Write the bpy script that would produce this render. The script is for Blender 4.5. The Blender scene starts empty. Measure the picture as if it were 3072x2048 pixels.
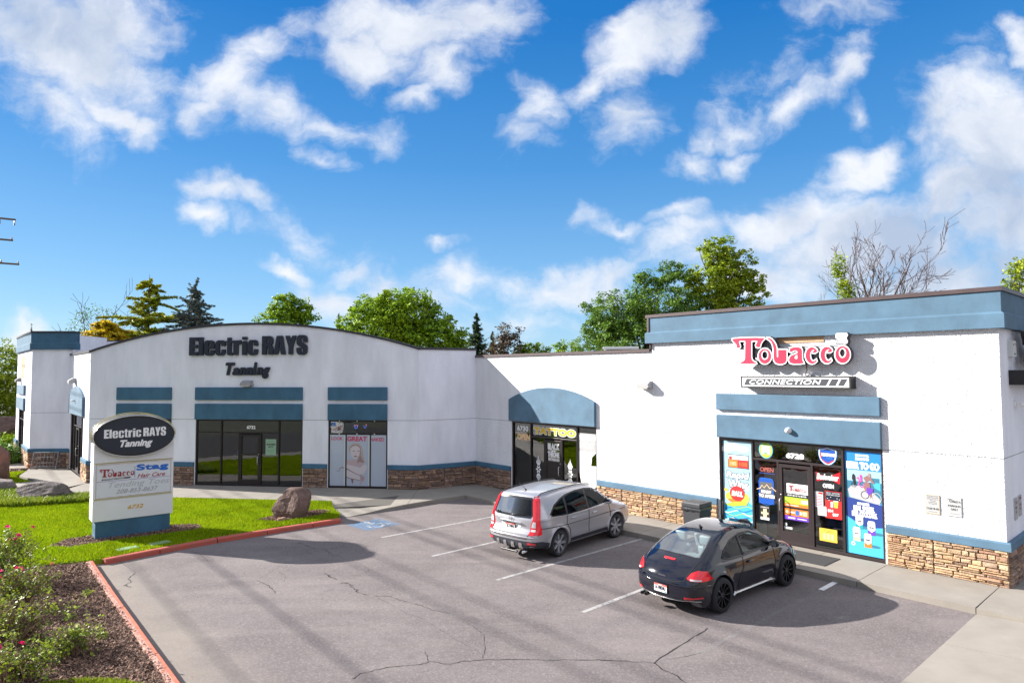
import bpy, bmesh, math, random
import numpy as np
from mathutils import Vector, Matrix, noise, geometry
from mathutils.bvhtree import BVHTree
random.seed(7); np.random.seed(7)
R = math.radians
scene = bpy.context.scene
COL = scene.collection

# ------------------------------------------------------------------ camera
cam_d = bpy.data.cameras.new('camera'); cam = bpy.data.objects.new('camera', cam_d); COL.objects.link(cam)
cam_d.sensor_width = 36; cam_d.lens = 23.13; cam_d.clip_start = .1; cam_d.clip_end = 6000
_p, _r = .0481746, -.0036403
fw = Vector((0, math.cos(_p), math.sin(_p))); up = Vector((0, -math.sin(_p), math.cos(_p))); rt = Vector((1, 0, 0))
r2 = math.cos(_r)*rt + math.sin(_r)*up; u2 = -math.sin(_r)*rt + math.cos(_r)*up
m = Matrix.Identity(4)
for i in range(3):
    m[i][0] = r2[i]; m[i][1] = u2[i]; m[i][2] = -fw[i]
m[2][3] = 4.6
cam.matrix_world = m
scene.camera = cam

# ------------------------------------------------------------------ light
SUN_AZ, SUN_EL = -73.8, 26.0          # azimuth from +Y towards +X
sd = bpy.data.lights.new('sun', 'SUN'); sun = bpy.data.objects.new('sun', sd); COL.objects.link(sun)
sd.energy = 4.9; sd.angle = R(.53); sd.color = (1, .95, .88)
sdir = Vector((math.sin(R(SUN_AZ))*math.cos(R(SUN_EL)), math.cos(R(SUN_AZ))*math.cos(R(SUN_EL)), math.sin(R(SUN_EL))))
sun.rotation_euler = sdir.to_track_quat('Z', 'Y').to_euler(); sun.location = sdir*60
vs = scene.view_settings
vs.view_transform = 'Standard'; vs.look = 'None'; vs.gamma = 1; vs.use_curve_mapping = False
vs.exposure = 1.4
scene.display_settings.display_device = 'sRGB'

world = bpy.data.worlds.new('World'); scene.world = world; world.use_nodes = True
nt = world.node_tree; nt.nodes.clear(); NW, LK = nt.nodes.new, nt.links.new
def wmath(op, a, b=None, c=None, clamp=False):
    n = NW('ShaderNodeMath'); n.operation = op; n.use_clamp = clamp
    for i, x in enumerate((a, b, c)):
        if x is None: continue
        if isinstance(x, (int, float)): n.inputs[i].default_value = x
        else: LK(x, n.inputs[i])
    return n.outputs[0]
sky = NW('ShaderNodeTexSky'); sky.sky_type = 'NISHITA'; sky.sun_disc = False
sky.sun_elevation = R(SUN_EL); sky.sun_rotation = R(SUN_AZ % 360); sky.air_density = 1.0; sky.dust_density = .3; sky.ozone_density = 1.6; sky.altitude = 800
hsv = NW('ShaderNodeHueSaturation'); hsv.inputs['Saturation'].default_value = 1.32; hsv.inputs['Value'].default_value = .9
LK(sky.outputs[0], hsv.inputs['Color'])
tc = NW('ShaderNodeTexCoord'); sep = NW('ShaderNodeSeparateXYZ'); LK(tc.outputs['Generated'], sep.inputs[0])
yy = wmath('MAXIMUM', sep.outputs[1], .08)
gx = wmath('DIVIDE', sep.outputs[0], yy); gz = wmath('DIVIDE', sep.outputs[2], yy)
comb = NW('ShaderNodeCombineXYZ'); LK(gx, comb.inputs[0]); LK(gz, comb.inputs[1])
def wnoise(vec, scale, detail, rough=.55, dist=0.):
    n = NW('ShaderNodeTexNoise'); n.inputs['Scale'].default_value = scale; n.inputs['Detail'].default_value = detail
    n.inputs['Roughness'].default_value = rough; n.inputs['Distortion'].default_value = dist; LK(vec, n.inputs['Vector']); return n
def vmath(op, a, b):
    n = NW('ShaderNodeVectorMath'); n.operation = op
    for i, x in enumerate((a, b)):
        if isinstance(x, tuple): n.inputs[i].default_value = x
        elif isinstance(x, (int, float)): n.inputs['Scale'].default_value = x
        else: LK(x, n.inputs[i])
    return n.outputs[0]
w1 = wnoise(comb.outputs[0], 5, 3); w2 = wnoise(comb.outputs[0], 17, 4)
o1 = vmath('SCALE', vmath('SUBTRACT', w1.outputs['Color'], (.5, .5, .5)), .13)
o2 = vmath('SCALE', vmath('SUBTRACT', w2.outputs['Color'], (.5, .5, .5)), .055)
pw = vmath('ADD', vmath('ADD', comb.outputs[0], o1), o2)
# clouds by direction: (x, z, half length, half width, tilt, strength, greyness)
CLOUDS = [(-0.673, 0.507, 0.218, 0.079, -25, 1.15, 0.45), (-0.755, 0.542, 0.146, 0.099, 0, 1.0, 0.4), (-0.626, 0.542, 0.132, 0.079, 0, 0.95, 0.5), (-0.602, 0.404, 0.106, 0.036, -40, 1.15, 0.1), (-0.561, 0.376, 0.053, 0.04, -30, 1.0, 0.1), (-0.711, 0.425, 0.112, 0.053, -30, 0.7, 0.3), (-0.442, 0.465, 0.076, 0.053, 20, 1.1, 0), (-0.402, 0.506, 0.073, 0.04, 10, 0.9, 0.1), (-0.373, 0.417, 0.099, 0.046, -25, 0.95, 0.1), (-0.468, 0.424, 0.046, 0.046, 0, 0.8, 0.1), (-0.279, 0.375, 0.073, 0.03, -20, 0.8, 0.1), (-0.298, 0.328, 0.04, 0.02, -30, 0.6, 0), (-0.205, 0.354, 0.026, 0.033, -60, 0.5, 0), (-0.328, 0.541, 0.06, 0.03, 20, 0.4, 0.1), (-0.145, 0.54, 0.165, 0.06, -5, 1.35, 0.15), (-0.212, 0.506, 0.079, 0.053, -20, 1.1, 0), (-0.057, 0.561, 0.119, 0.06, 0, 1.2, 0.5), (-0.111, 0.464, 0.053, 0.06, -70, 0.9, 0.1), (-0.151, 0.423, 0.03, 0.026, 0, 0.8, 0), (0.038, 0.408, 0.04, 0.04, 40, 0.75, 0.1), (0.024, 0.367, 0.026, 0.04, 80, 0.5, 0.2), (0.187, 0.518, 0.126, 0.063, 48, 1.4, 0.1), (0.119, 0.449, 0.053, 0.033, 45, 1.2, 0), (0.262, 0.56, 0.079, 0.06, 30, 1.1, 0.3), (0.172, 0.408, 0.06, 0.046, 30, 0.55, 0.6), (0.3, 0.359, 0.033, 0.06, -20, 0.6, 0.1), (0.279, 0.319, 0.053, 0.03, 10, 0.75, 0), (0.353, 0.332, 0.033, 0.02, 20, 0.6, 0), (0.347, 0.38, 0.073, 0.033, 30, 0.75, 0), (0.442, 0.427, 0.073, 0.04, 35, 0.8, 0.1), (0.511, 0.468, 0.053, 0.04, 50, 0.9, 0.1), (0.529, 0.393, 0.02, 0.026, 0, 0.5, 0), (0.493, 0.566, 0.119, 0.033, 0, 0.6, 0.8), (0.41, 0.476, 0.066, 0.033, 40, 0.3, 0.1), (0.547, 0.304, 0.079, 0.04, 30, 1.3, 0), (0.438, 0.23, 0.126, 0.05, 15, 1.4, 0.1), (0.517, 0.196, 0.159, 0.073, 10, 1.4, 0.35), (0.382, 0.143, 0.146, 0.053, 0, 1.1, 0.3), (0.617, 0.196, 0.132, 0.079, 0, 1.3, 0.7), (0.743, 0.351, 0.152, 0.146, 60, 1.4, 0.3), (0.678, 0.406, 0.073, 0.06, 50, 1.1, 0.2), (0.783, 0.509, 0.04, 0.046, 0, 1.1, 0.1), (0.765, 0.222, 0.106, 0.106, 0, 1.3, 0.7), (0.687, 0.276, 0.086, 0.066, 0, 1.3, 0.4), (0.635, 0.142, 0.172, 0.053, 0, 1.1, 0.6), (0.775, 0.141, 0.066, 0.04, 0, 1.0, 0.4), (0.164, 0.217, 0.06, 0.02, -25, 0.8, 0), (0.237, 0.237, 0.06, 0.019, 15, 0.8, 0), (0.13, 0.238, 0.026, 0.03, -60, 0.6, 0), (0.25, 0.197, 0.079, 0.033, 10, 0.8, 0.1), (0.283, 0.17, 0.079, 0.033, 0, 0.7, 0.1), (-0.452, 0.274, 0.056, 0.021, -5, 0.95, 0), (-0.481, 0.237, 0.026, 0.04, 75, 0.95, 0), (-0.391, 0.267, 0.036, 0.019, -30, 0.75, 0), (-0.337, 0.159, 0.066, 0.019, -22, 0.95, 0), (-0.276, 0.118, 0.073, 0.033, -20, 0.8, 0.1), (-0.105, 0.193, 0.026, 0.011, 0, 0.65, 0), (-0.077, 0.144, 0.073, 0.033, 10, 0.85, 0.1), (0.003, 0.131, 0.066, 0.026, -10, 0.65, 0.1), (0.083, 0.13, 0.106, 0.033, 12, 0.95, 0.1), (0.149, 0.144, 0.073, 0.026, 20, 0.85, 0.1), (-0.097, 0.111, 0.066, 0.026, 0, 0.5, 0.1), (-0.183, 0.131, 0.04, 0.017, 0, 0.5, 0), (-0.243, 0.155, 0.04, 0.012, 0, 0.35, 0), (-0.317, 0.199, 0.079, 0.017, -20, 0.22, 0), (-0.739, 0.047, 0.04, 0.033, -40, 0.8, 0.1), (0.003, 0.077, 0.099, 0.04, 0, 0.5, 0.1)]
mask = None; grey = None
for (cx, cz, a, b, t, s, g) in CLOUDS:
    mp = NW('ShaderNodeMapping'); mp.vector_type = 'TEXTURE'
    mp.inputs['Location'].default_value = (cx, cz, 0); mp.inputs['Rotation'].default_value = (0, 0, R(t)); mp.inputs['Scale'].default_value = (a, b, 1)
    LK(pw, mp.inputs['Vector'])
    ln = NW('ShaderNodeVectorMath'); ln.operation = 'LENGTH'; LK(mp.outputs[0], ln.inputs[0])
    v = wmath('MULTIPLY_ADD', ln.outputs['Value'], -s, s)
    mask = v if mask is None else wmath('MAXIMUM', mask, v)
    if g:
        q = wmath('MULTIPLY', wmath('MAXIMUM', v, 0.), g)
        grey = q if grey is None else wmath('ADD', grey, q)
fb = wnoise(comb.outputs[0], 6.5, 9, .62, .25)
d0 = wmath('ADD', mask, wmath('MULTIPLY', wmath('SUBTRACT', fb.outputs[0], .5), 1.75))
fine = wnoise(pw, 20, 6, .6)
d0 = wmath('ADD', d0, wmath('MULTIPLY', wmath('SUBTRACT', fine.outputs[0], .5), .75))
stm = NW('ShaderNodeMapping'); stm.inputs['Rotation'].default_value = (0, 0, R(32)); stm.inputs['Scale'].default_value = (5, 17, 1); LK(pw, stm.inputs[0])
strk = wnoise(stm.outputs[0], 1, 8, .66, .6); d0 = wmath('ADD', d0, wmath('MULTIPLY', wmath('SUBTRACT', strk.outputs[0], .5), 1.15))
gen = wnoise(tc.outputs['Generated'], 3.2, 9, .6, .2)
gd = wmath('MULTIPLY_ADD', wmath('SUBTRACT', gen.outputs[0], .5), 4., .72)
# unseen cloud outside the view, made denser to lift the light in shade
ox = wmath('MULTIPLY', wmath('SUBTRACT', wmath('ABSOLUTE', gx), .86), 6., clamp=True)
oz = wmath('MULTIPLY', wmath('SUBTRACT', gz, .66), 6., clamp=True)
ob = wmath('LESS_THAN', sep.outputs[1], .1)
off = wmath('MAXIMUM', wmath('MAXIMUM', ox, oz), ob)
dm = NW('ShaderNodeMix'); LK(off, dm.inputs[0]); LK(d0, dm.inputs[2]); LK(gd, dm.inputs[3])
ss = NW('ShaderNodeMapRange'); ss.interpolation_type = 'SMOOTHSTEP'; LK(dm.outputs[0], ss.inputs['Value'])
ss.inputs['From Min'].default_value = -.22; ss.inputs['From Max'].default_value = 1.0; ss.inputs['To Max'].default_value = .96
sh = wnoise(pw, 5.5, 6, .6)
shv = wmath('ADD', wmath('MULTIPLY', wmath('SUBTRACT', sh.outputs[0], .47), 2.2), grey, clamp=True)
cc = NW('ShaderNodeMix'); cc.data_type = 'RGBA'; LK(shv, cc.inputs[0])
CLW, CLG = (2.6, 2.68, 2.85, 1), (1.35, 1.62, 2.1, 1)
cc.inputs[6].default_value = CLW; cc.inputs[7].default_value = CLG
rampn = NW('ShaderNodeValToRGB'); LK(sep.outputs[2], rampn.inputs[0]); rc = rampn.color_ramp
for _ in range(3): rc.elements.new(.5)
for e_, (p_, c_) in zip(rc.elements, ((0, (1.0, 1.72, 2.35)), (.12, (.62, 1.34, 2.25)), (.30, (.20, .82, 1.90)), (.48, (.03, .50, 1.55)), (1, (.08, .45, 1.75)))): e_.position = p_; e_.color = (*c_, 1)
skc = NW('ShaderNodeMix'); skc.data_type = 'RGBA'; skc.inputs[0].default_value = .9; LK(hsv.outputs[0], skc.inputs[6]); LK(rampn.outputs[0], skc.inputs[7])
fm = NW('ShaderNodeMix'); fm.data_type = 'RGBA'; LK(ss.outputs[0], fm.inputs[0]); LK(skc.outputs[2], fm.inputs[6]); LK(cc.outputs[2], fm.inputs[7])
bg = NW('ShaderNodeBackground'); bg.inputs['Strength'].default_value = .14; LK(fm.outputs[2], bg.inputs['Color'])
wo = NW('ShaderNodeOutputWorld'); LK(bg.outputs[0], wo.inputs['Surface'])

# ------------------------------------------------------------------ materials
MATS = {}
def pm(name, base, rough=.6, metal=0., var=0., vscale=3., bump=0., bscale=60., coat=0., spec=.5, var2=None, objvar=0., island=0., emit=None, ramp=None, bdetail=3, alpha=None, hue=None, trans=0., bdist=.01, vstretch=None):
    mt = bpy.data.materials.new(name); mt.use_nodes = True; t = mt.node_tree; N = t.nodes.new; L = t.links.new
    b = t.nodes['Principled BSDF']; b.inputs['Roughness'].default_value = rough; b.inputs['Metallic'].default_value = metal
    b.inputs['Coat Weight'].default_value = coat; b.inputs['Coat Roughness'].default_value = .03; b.inputs['Specular IOR Level'].default_value = spec
    c = (*base, 1)
    b.inputs['Base Color'].default_value = c
    tcn = N('ShaderNodeTexCoord'); geo = N('ShaderNodeNewGeometry')
    vec = geo.outputs['Position']
    if vstretch:
        mp_ = N('ShaderNodeMapping'); mp_.inputs['Scale'].default_value = vstretch; L(vec, mp_.inputs[0]); vecv = mp_.outputs[0]
    else: vecv = vec
    col = None
    if ramp:
        oi = N('ShaderNodeObjectInfo'); ad = N('ShaderNodeMath'); ad.operation = 'ADD'; L(oi.outputs['Random'], ad.inputs[0]); L(geo.outputs['Random Per Island'], ad.inputs[1])
        fr = N('ShaderNodeMath'); fr.operation = 'FRACT'; L(ad.outputs[0], fr.inputs[0])
        rp = N('ShaderNodeValToRGB'); rp.color_ramp.interpolation = 'LINEAR'
        while len(rp.color_ramp.elements) < len(ramp): rp.color_ramp.elements.new(.5)
        for i, (ps, cl) in enumerate(ramp):
            rp.color_ramp.elements[i].position = ps; rp.color_ramp.elements[i].color = (*cl, 1)
        L(fr.outputs[0], rp.inputs[0]); col = rp.outputs[0]
    if var:
        nz = N('ShaderNodeTexNoise'); nz.inputs['Scale'].default_value = vscale; nz.inputs['Detail'].default_value = 7; nz.inputs['Roughness'].default_value = .62
        L(vecv, nz.inputs['Vector'])
        mr = N('ShaderNodeMapRange'); mr.inputs['From Min'].default_value = .3; mr.inputs['From Max'].default_value = .7
        L(nz.outputs[0], mr.inputs['Value'])
        mx = N('ShaderNodeMix'); mx.data_type = 'RGBA'
        L(mr.outputs[0], mx.inputs[0])
        if col is not None:
            mu = N('ShaderNodeMix'); mu.data_type = 'RGBA'; mu.blend_type = 'MULTIPLY'; mu.inputs[0].default_value = 1
            mx.inputs[6].default_value = (1-var, 1-var, 1-var, 1); mx.inputs[7].default_value = (1+var, 1+var, 1+var, 1)
            L(col, mu.inputs[6]); L(mx.outputs[2], mu.inputs[7]); col = mu.outputs[2]
        else:
            v2 = var2 or tuple(x*(1-var) for x in base)
            mx.inputs[6].default_value = (*v2, 1); mx.inputs[7].default_value = tuple(min(1, x*(1+var*.35)) for x in base)+(1,)
            col = mx.outputs[2]
    if island:
        rr = N('ShaderNodeMapRange'); rr.inputs['To Min'].default_value = 1-island; rr.inputs['To Max'].default_value = 1+island
        L(geo.outputs['Random Per Island'], rr.inputs['Value'])
        mu = N('ShaderNodeVectorMath'); mu.operation = 'SCALE'; L(rr.outputs[0], mu.inputs['Scale'])
        if col is None: mu.inputs[0].default_value = base
        else: L(col, mu.inputs[0])
        col = mu.outputs[0]
    if hue:
        # second leaf colour by island
        mh = N('ShaderNodeMix'); mh.data_type = 'RGBA'; wn = N('ShaderNodeTexNoise'); wn.inputs['Scale'].default_value = .7; L(geo.outputs['Position'], wn.inputs['Vector'])
        ad = N('ShaderNodeMath'); ad.operation = 'ADD'; L(wn.outputs[0], ad.inputs[0]); L(geo.outputs['Random Per Island'], ad.inputs[1])
        m2 = N('ShaderNodeMapRange'); m2.inputs['From Min'].default_value = .55; m2.inputs['From Max'].default_value = 1.45; L(ad.outputs[0], m2.inputs['Value'])
        L(m2.outputs[0], mh.inputs[0])
        if col is None: mh.inputs[6].default_value = c
        else: L(col, mh.inputs[6])
        mh.inputs[7].default_value = (*hue, 1); col = mh.outputs[2]
    if col is not None: L(col, b.inputs['Base Color'])
    if bump:
        bn = N('ShaderNodeTexNoise'); bn.inputs['Scale'].default_value = bscale; bn.inputs['Detail'].default_value = bdetail
        L(geo.outputs['Position'], bn.inputs['Vector'])
        bp = N('ShaderNodeBump'); bp.inputs['Strength'].default_value = bump; bp.inputs['Distance'].default_value = bdist
        L(bn.outputs[0], bp.inputs['Height']); L(bp.outputs[0], b.inputs['Normal'])
    if trans:
        tr = N('ShaderNodeBsdfTranslucent'); ms = N('ShaderNodeMixShader'); ms.inputs[0].default_value = trans
        if col is not None: L(col, tr.inputs[0])
        else: tr.inputs[0].default_value = c
        o = t.nodes['Material Output']; L(b.outputs[0], ms.inputs[1]); L(tr.outputs[0], ms.inputs[2]); L(ms.outputs[0], o.inputs['Surface'])
    if alpha is not None:
        an = N('ShaderNodeTexNoise'); an.inputs['Scale'].default_value = alpha[0]; an.inputs['Detail'].default_value = 8; an.inputs['Roughness'].default_value = .7
        L(geo.outputs['Position'], an.inputs['Vector'])
        am = N('ShaderNodeMapRange'); am.inputs['From Min'].default_value = alpha[1]; am.inputs['From Max'].default_value = alpha[2]
        L(an.outputs[0], am.inputs['Value']); am.inputs['To Min'].default_value = alpha[3]; am.inputs['To Max'].default_value = alpha[4]
        L(am.outputs[0], b.inputs['Alpha'])
    if emit:
        b.inputs['Emission Color'].default_value = (*emit[0], 1); b.inputs['Emission Strength'].default_value = emit[1]
    MATS[name] = mt
    return mt
def glass(name, tint, base=.10, k=1.1, rough=.0, back=None):
    mt = bpy.data.materials.new(name); mt.use_nodes = True; t = mt.node_tree; t.nodes.clear(); N = t.nodes.new; L = t.links.new
    tr = N('ShaderNodeBsdfTransparent'); tr.inputs[0].default_value = (*tint, 1)
    gl = N('ShaderNodeBsdfGlossy'); gl.inputs['Roughness'].default_value = rough; gl.inputs[0].default_value = (.95, .97, 1, 1)
    fr = N('ShaderNodeFresnel'); fr.inputs[0].default_value = 1.5
    # slight waviness of the panes
    g = N('ShaderNodeNewGeometry'); nz = N('ShaderNodeTexNoise'); nz.inputs['Scale'].default_value = 1.6; L(g.outputs['Position'], nz.inputs['Vector'])
    bp = N('ShaderNodeBump'); bp.inputs['Strength'].default_value = .05; bp.inputs['Distance'].default_value = .05; L(nz.outputs[0], bp.inputs['Height']); L(bp.outputs[0], gl.inputs['Normal'])
    ma = N('ShaderNodeMath'); ma.operation = 'MULTIPLY_ADD'; L(fr.outputs[0], ma.inputs[0]); ma.inputs[1].default_value = k; ma.inputs[2].default_value = base; ma.use_clamp = True
    ms = N('ShaderNodeMixShader'); L(ma.outputs[0], ms.inputs[0]); L(tr.outputs[0], ms.inputs[1]); L(gl.outputs[0], ms.inputs[2])
    o = N('ShaderNodeOutputMaterial'); L(ms.outputs[0], o.inputs[0]); MATS[name] = mt; return mt

pm('stucco', (.77, .775, .82), .9, var=.15, vscale=1.1, bump=.9, bscale=26, bdist=.046, bdetail=5, vstretch=(1, 1, .3))
pm('stucco_smooth', (.79, .80, .88), .9, var=.16, vscale=1.3, vstretch=(1, 1, .28), bump=.45, bscale=30, bdist=.012, bdetail=4)
pm('blue', (.050, .138, .225), .85, var=.28, vscale=1.6, vstretch=(1, 1, .5), bump=.4, bscale=45, bdist=.008)  # blue of the shaded walls, with their shade put into the colour
pm('blue_sunlit', (.085, .165, .245), .8, var=.25, vscale=1.6, bump=.35, bscale=45, bdist=.008)  # same blue for sunlit walls, paled by light put into the colour
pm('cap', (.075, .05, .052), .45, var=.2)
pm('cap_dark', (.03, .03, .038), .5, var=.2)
pm('mortar', (.05, .038, .03), .95)
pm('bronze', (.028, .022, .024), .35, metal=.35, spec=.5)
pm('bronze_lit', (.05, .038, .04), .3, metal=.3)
pm('alu', (.55, .55, .56), .35, metal=.8)
glass('glass', (.42, .46, .46), .09, 1.0)
glass('glass_dark', (.10, .11, .12), .13, 1.0)
glass('car_glass', (.72, .80, .79), .0, .36)
glass('car_glass_dark', (.22, .25, .28), .0, .45)
pm('room', (.02, .02, .022), .9); pm('room_floor', (.035, .032, .03), .5)
pm('roof', (.32, .31, .30), .9, var=.2)
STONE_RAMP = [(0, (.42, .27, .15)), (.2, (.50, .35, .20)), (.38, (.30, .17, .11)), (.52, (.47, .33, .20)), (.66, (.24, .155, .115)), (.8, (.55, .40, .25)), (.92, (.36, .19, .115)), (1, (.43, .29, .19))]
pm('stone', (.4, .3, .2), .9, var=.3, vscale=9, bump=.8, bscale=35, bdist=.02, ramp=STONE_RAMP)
pm('stone_shaded', (.4, .3, .2), .9, var=.3, vscale=9, bump=.8, bscale=35, bdist=.02,
   ramp=[(0, (.24, .15, .11)), (.25, (.38, .24, .16)), (.45, (.13, .085, .07)), (.65, (.34, .22, .17)), (.85, (.19, .135, .115)), (1, (.44, .30, .22))])  # same ledge stone on shaded walls, the shade put into darker colours
pm('concrete', (.26, .235, .205), .85, var=.16, vscale=1.4, bump=.3, bscale=80, bdist=.005)
pm('joint', (.10, .09, .08), .95)
pm('curb_grey', (.34, .32, .30), .85, var=.3, vscale=5, bump=.4, bscale=50)
pm('curb_red', (.42, .065, .04), .75, var=.35, vscale=7, var2=(.34, .10, .07), bump=.4, bscale=50)
pm('curb_orange', (.42, .075, .035), .75, var=.4, vscale=6, var2=(.42, .16, .10), bump=.4, bscale=50)
pm('paint_white', (.42, .41, .405), .8, alpha=(9, .28, .52, .22, .85))
pm('paint_white_bright', (.7, .7, .7), .8, alpha=(9, .3, .45, .4, 1))
pm('paint_hc_blue', (.13, .26, .44), .8, alpha=(6, .36, .62, .12, .75))
pm('paint_hc_white', (.50, .50, .50), .8, alpha=(8, .40, .60, .0, .85))
pm('paint_faint', (.34, .33, .33), .85, alpha=(9, .35, .6, .0, .35))
pm('crack', (.022, .02, .02), .95); pm('crack_soft', (.06, .055, .055), .95, alpha=(3, .4, .6, .2, .9))
pm('sealer', (.07, .066, .07), .9, alpha=(1.2, .42, .6, 0, .7))
pm('mulch_ground', (.10, .058, .042), .95, var=.5, vscale=14, bump=1, bscale=45, bdist=.04)
pm('mulch', (.20, .115, .08), .9, island=.75)
pm('soil', (.12, .070, .042), .95, var=.4, vscale=8, bump=.6, bscale=60)
pm('lawn_ground', (.20, .28, .008), .95, var=.35, vscale=2.5, bump=.6, bscale=40)
pm('grass', (.22, .36, .006), .8, var=.5, vscale=.8, island=.4, hue=(.36, .45, .01), trans=.35, spec=.05)
pm('dry_ground', (.20, .17, .11), .95, var=.35, vscale=.05)
pm('far_green', (.08, .085, .055), .95, var=.4, vscale=.2)
pm('asphalt_road', (.05, .049, .05), .9, var=.2)
pm('hill', (.18, .155, .13), .95, var=.3, vscale=.01)
pm('black', (.012, .012, .014), .5); pm('black_gloss', (.01, .01, .012), .12, coat=.5)
pm('navy', (.012, .018, .035), .35)
pm('white', (.78, .78, .79), .5); pm('white_sign', (.74, .745, .77), .45, var=.04, vscale=2)
pm('white_flat', (.66, .68, .72), .6); pm('off_white', (.55, .57, .58), .6)
pm('grey', (.28, .28, .29), .5); pm('grey_light', (.48, .48, .49), .5); pm('grey_dark', (.09, .09, .1), .6)
pm('red_sign', (.52, .010, .055), .5); pm('dark_red', (.30, .012, .02), .5); pm('red', (.62, .02, .02), .5)
pm('stag_blue', (.01, .13, .52), .5); pm('violet', (.25, .15, .4), .5); pm('faint', (.44, .46, .50), .6); pm('faint2', (.36, .37, .39), .6)
pm('worn_yellow', (.70, .42, .05), .6, alpha=(18, .35, .5, .2, 1)); pm('gold', (.66, .42, .02), .45); pm('gold_tube', (.62, .52, .18), .3)
pm('silver', (.6, .6, .6), .25, metal=.9)
pm('ply', (.52, .33, .20), .8, var=.2, vscale=6)
pm('lens', (.5, .48, .42), .2)
pm('charcoal', (.05, .052, .065), .5)
pm('pink_text', (.50, .06, .13), .6); pm('skin', (.56, .50, .53), .6); pm('skin2', (.46, .35, .38), .6); pm('hair', (.30, .21, .20), .6); pm('hair2', (.42, .35, .34), .6); pm('skin_line', (.24, .12, .12), .6)
pm('banner', (.40, .45, .55), .35, coat=.3)
pm('poster_blue', (.015, .21, .56), .45, coat=.2); pm('poster_navy', (.02, .045, .22), .45); pm('poster_cyan', (.06, .40, .62), .45); pm('poster_teal', (.02, .30, .33), .45)
pm('poster_sky', (.30, .48, .58), .5); pm('poster_sand', (.42, .40, .42), .5); pm('poster_sea', (.03, .16, .25), .5); pm('orange', (.80, .19, .02), .5); pm('yellow', (.85, .56, .06), .5)
pm('lime', (.38, .58, .04), .5); pm('green', (.08, .45, .05), .5); pm('purple', (.14, .04, .45), .5); pm('pink', (.80, .06, .35), .5)
pm('budred', (.68, .01, .02), .4); pm('cream', (.75, .55, .32), .5); pm('shield_blue', (.01, .08, .40), .4)
pm('frost', (.62, .63, .63), .7); pm('frost_grey', (.36, .35, .36), .7); pm('frost_mark', (.40, .41, .42), .7)
pm('neon_red', (.6, .1, .08), .5, emit=((1, .22, .14), .8)); pm('neon_blue', (.1, .15, .7), .5, emit=((.1, .2, 1), .8)); pm('neon_orange', (.8, .4, .2), .5, emit=((1, .45, .18), .7))
pm('boulder', (.17, .105, .088), .85, var=.45, vscale=3.5, bump=.8, bscale=18, bdist=.03)
pm('boulder_red', (.24, .10, .065), .85, var=.5, vscale=3, var2=(.09, .06, .055), bump=.8, bscale=18, bdist=.03)
pm('boulder_grey', (.16, .13, .125), .85, var=.4, vscale=4, bump=.8, bscale=18, bdist=.03)
pm('rock_tan', (.34, .20, .13), .85, var=.3, bump=.6, bscale=30)
pm('bark', (.10, .072, .055), .9, var=.3, vscale=8, bump=.6, bscale=30); pm('bark_grey', (.17, .13, .12), .9, var=.3, vscale=6); pm('bark_pole', (.17, .105, .07), .85, var=.3, vscale=4)
pm('insulator', (.35, .22, .19), .4); pm('wire', (.02, .02, .02), .6)
pm('pot', (.42, .17, .09), .8); pm('rack_metal', (.30, .30, .32), .4, metal=.7)
pm('mat_rubber', (.035, .035, .038), .9); pm('bin', (.042, .044, .05), .55, bump=.2); pm('bag', (.03, .03, .034), .3)
pm('rose_leaf', (.10, .20, .02), .55, island=.5, hue=(.36, .42, .03), trans=.25); pm('rose_cane', (.22, .14, .09), .8, island=.3)
pm('rose_pink', (.75, .02, .20), .5, trans=.2, island=.2)
pm('plastic_green', (.24, .38, .26), .7)
# cars
pm('silver_paint', (.47, .47, .51), .30, metal=.6, coat=.9, spec=.5)
pm('black_paint', (.003, .0035, .011), .08, metal=.0, coat=.7, spec=.4)
pm('tyre', (.018, .018, .02), .85, bump=.3, bscale=90); pm('alloy', (.55, .56, .60), .3, metal=.75); pm('alloy_black', (.012, .012, .014), .2, coat=.6)
pm('cladding', (.028, .030, .042), .6); pm('tail_red', (.55, .006, .015), .12, coat=1., emit=((.8, .005, .02), .10)); pm('tail_clear', (.6, .58, .60), .12, coat=.8); pm('reflector_red', (.6, .03, .04), .2, coat=.5)
pm('chrome', (.75, .75, .78), .12, metal=1.); pm('trim_black', (.012, .012, .014), .35); pm('seam', (.006, .006, .006), .8)
pm('seat_leather', (.20, .25, .25), .5); pm('seat_dark', (.03, .03, .035), .6); pm('interior', (.025, .026, .03), .7); pm('plate_white', (.72, .70, .70), .4); pm('plate_red', (.62, .12, .10), .4)
pm('tunnel', (.008, .008, .009), .9)

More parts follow.
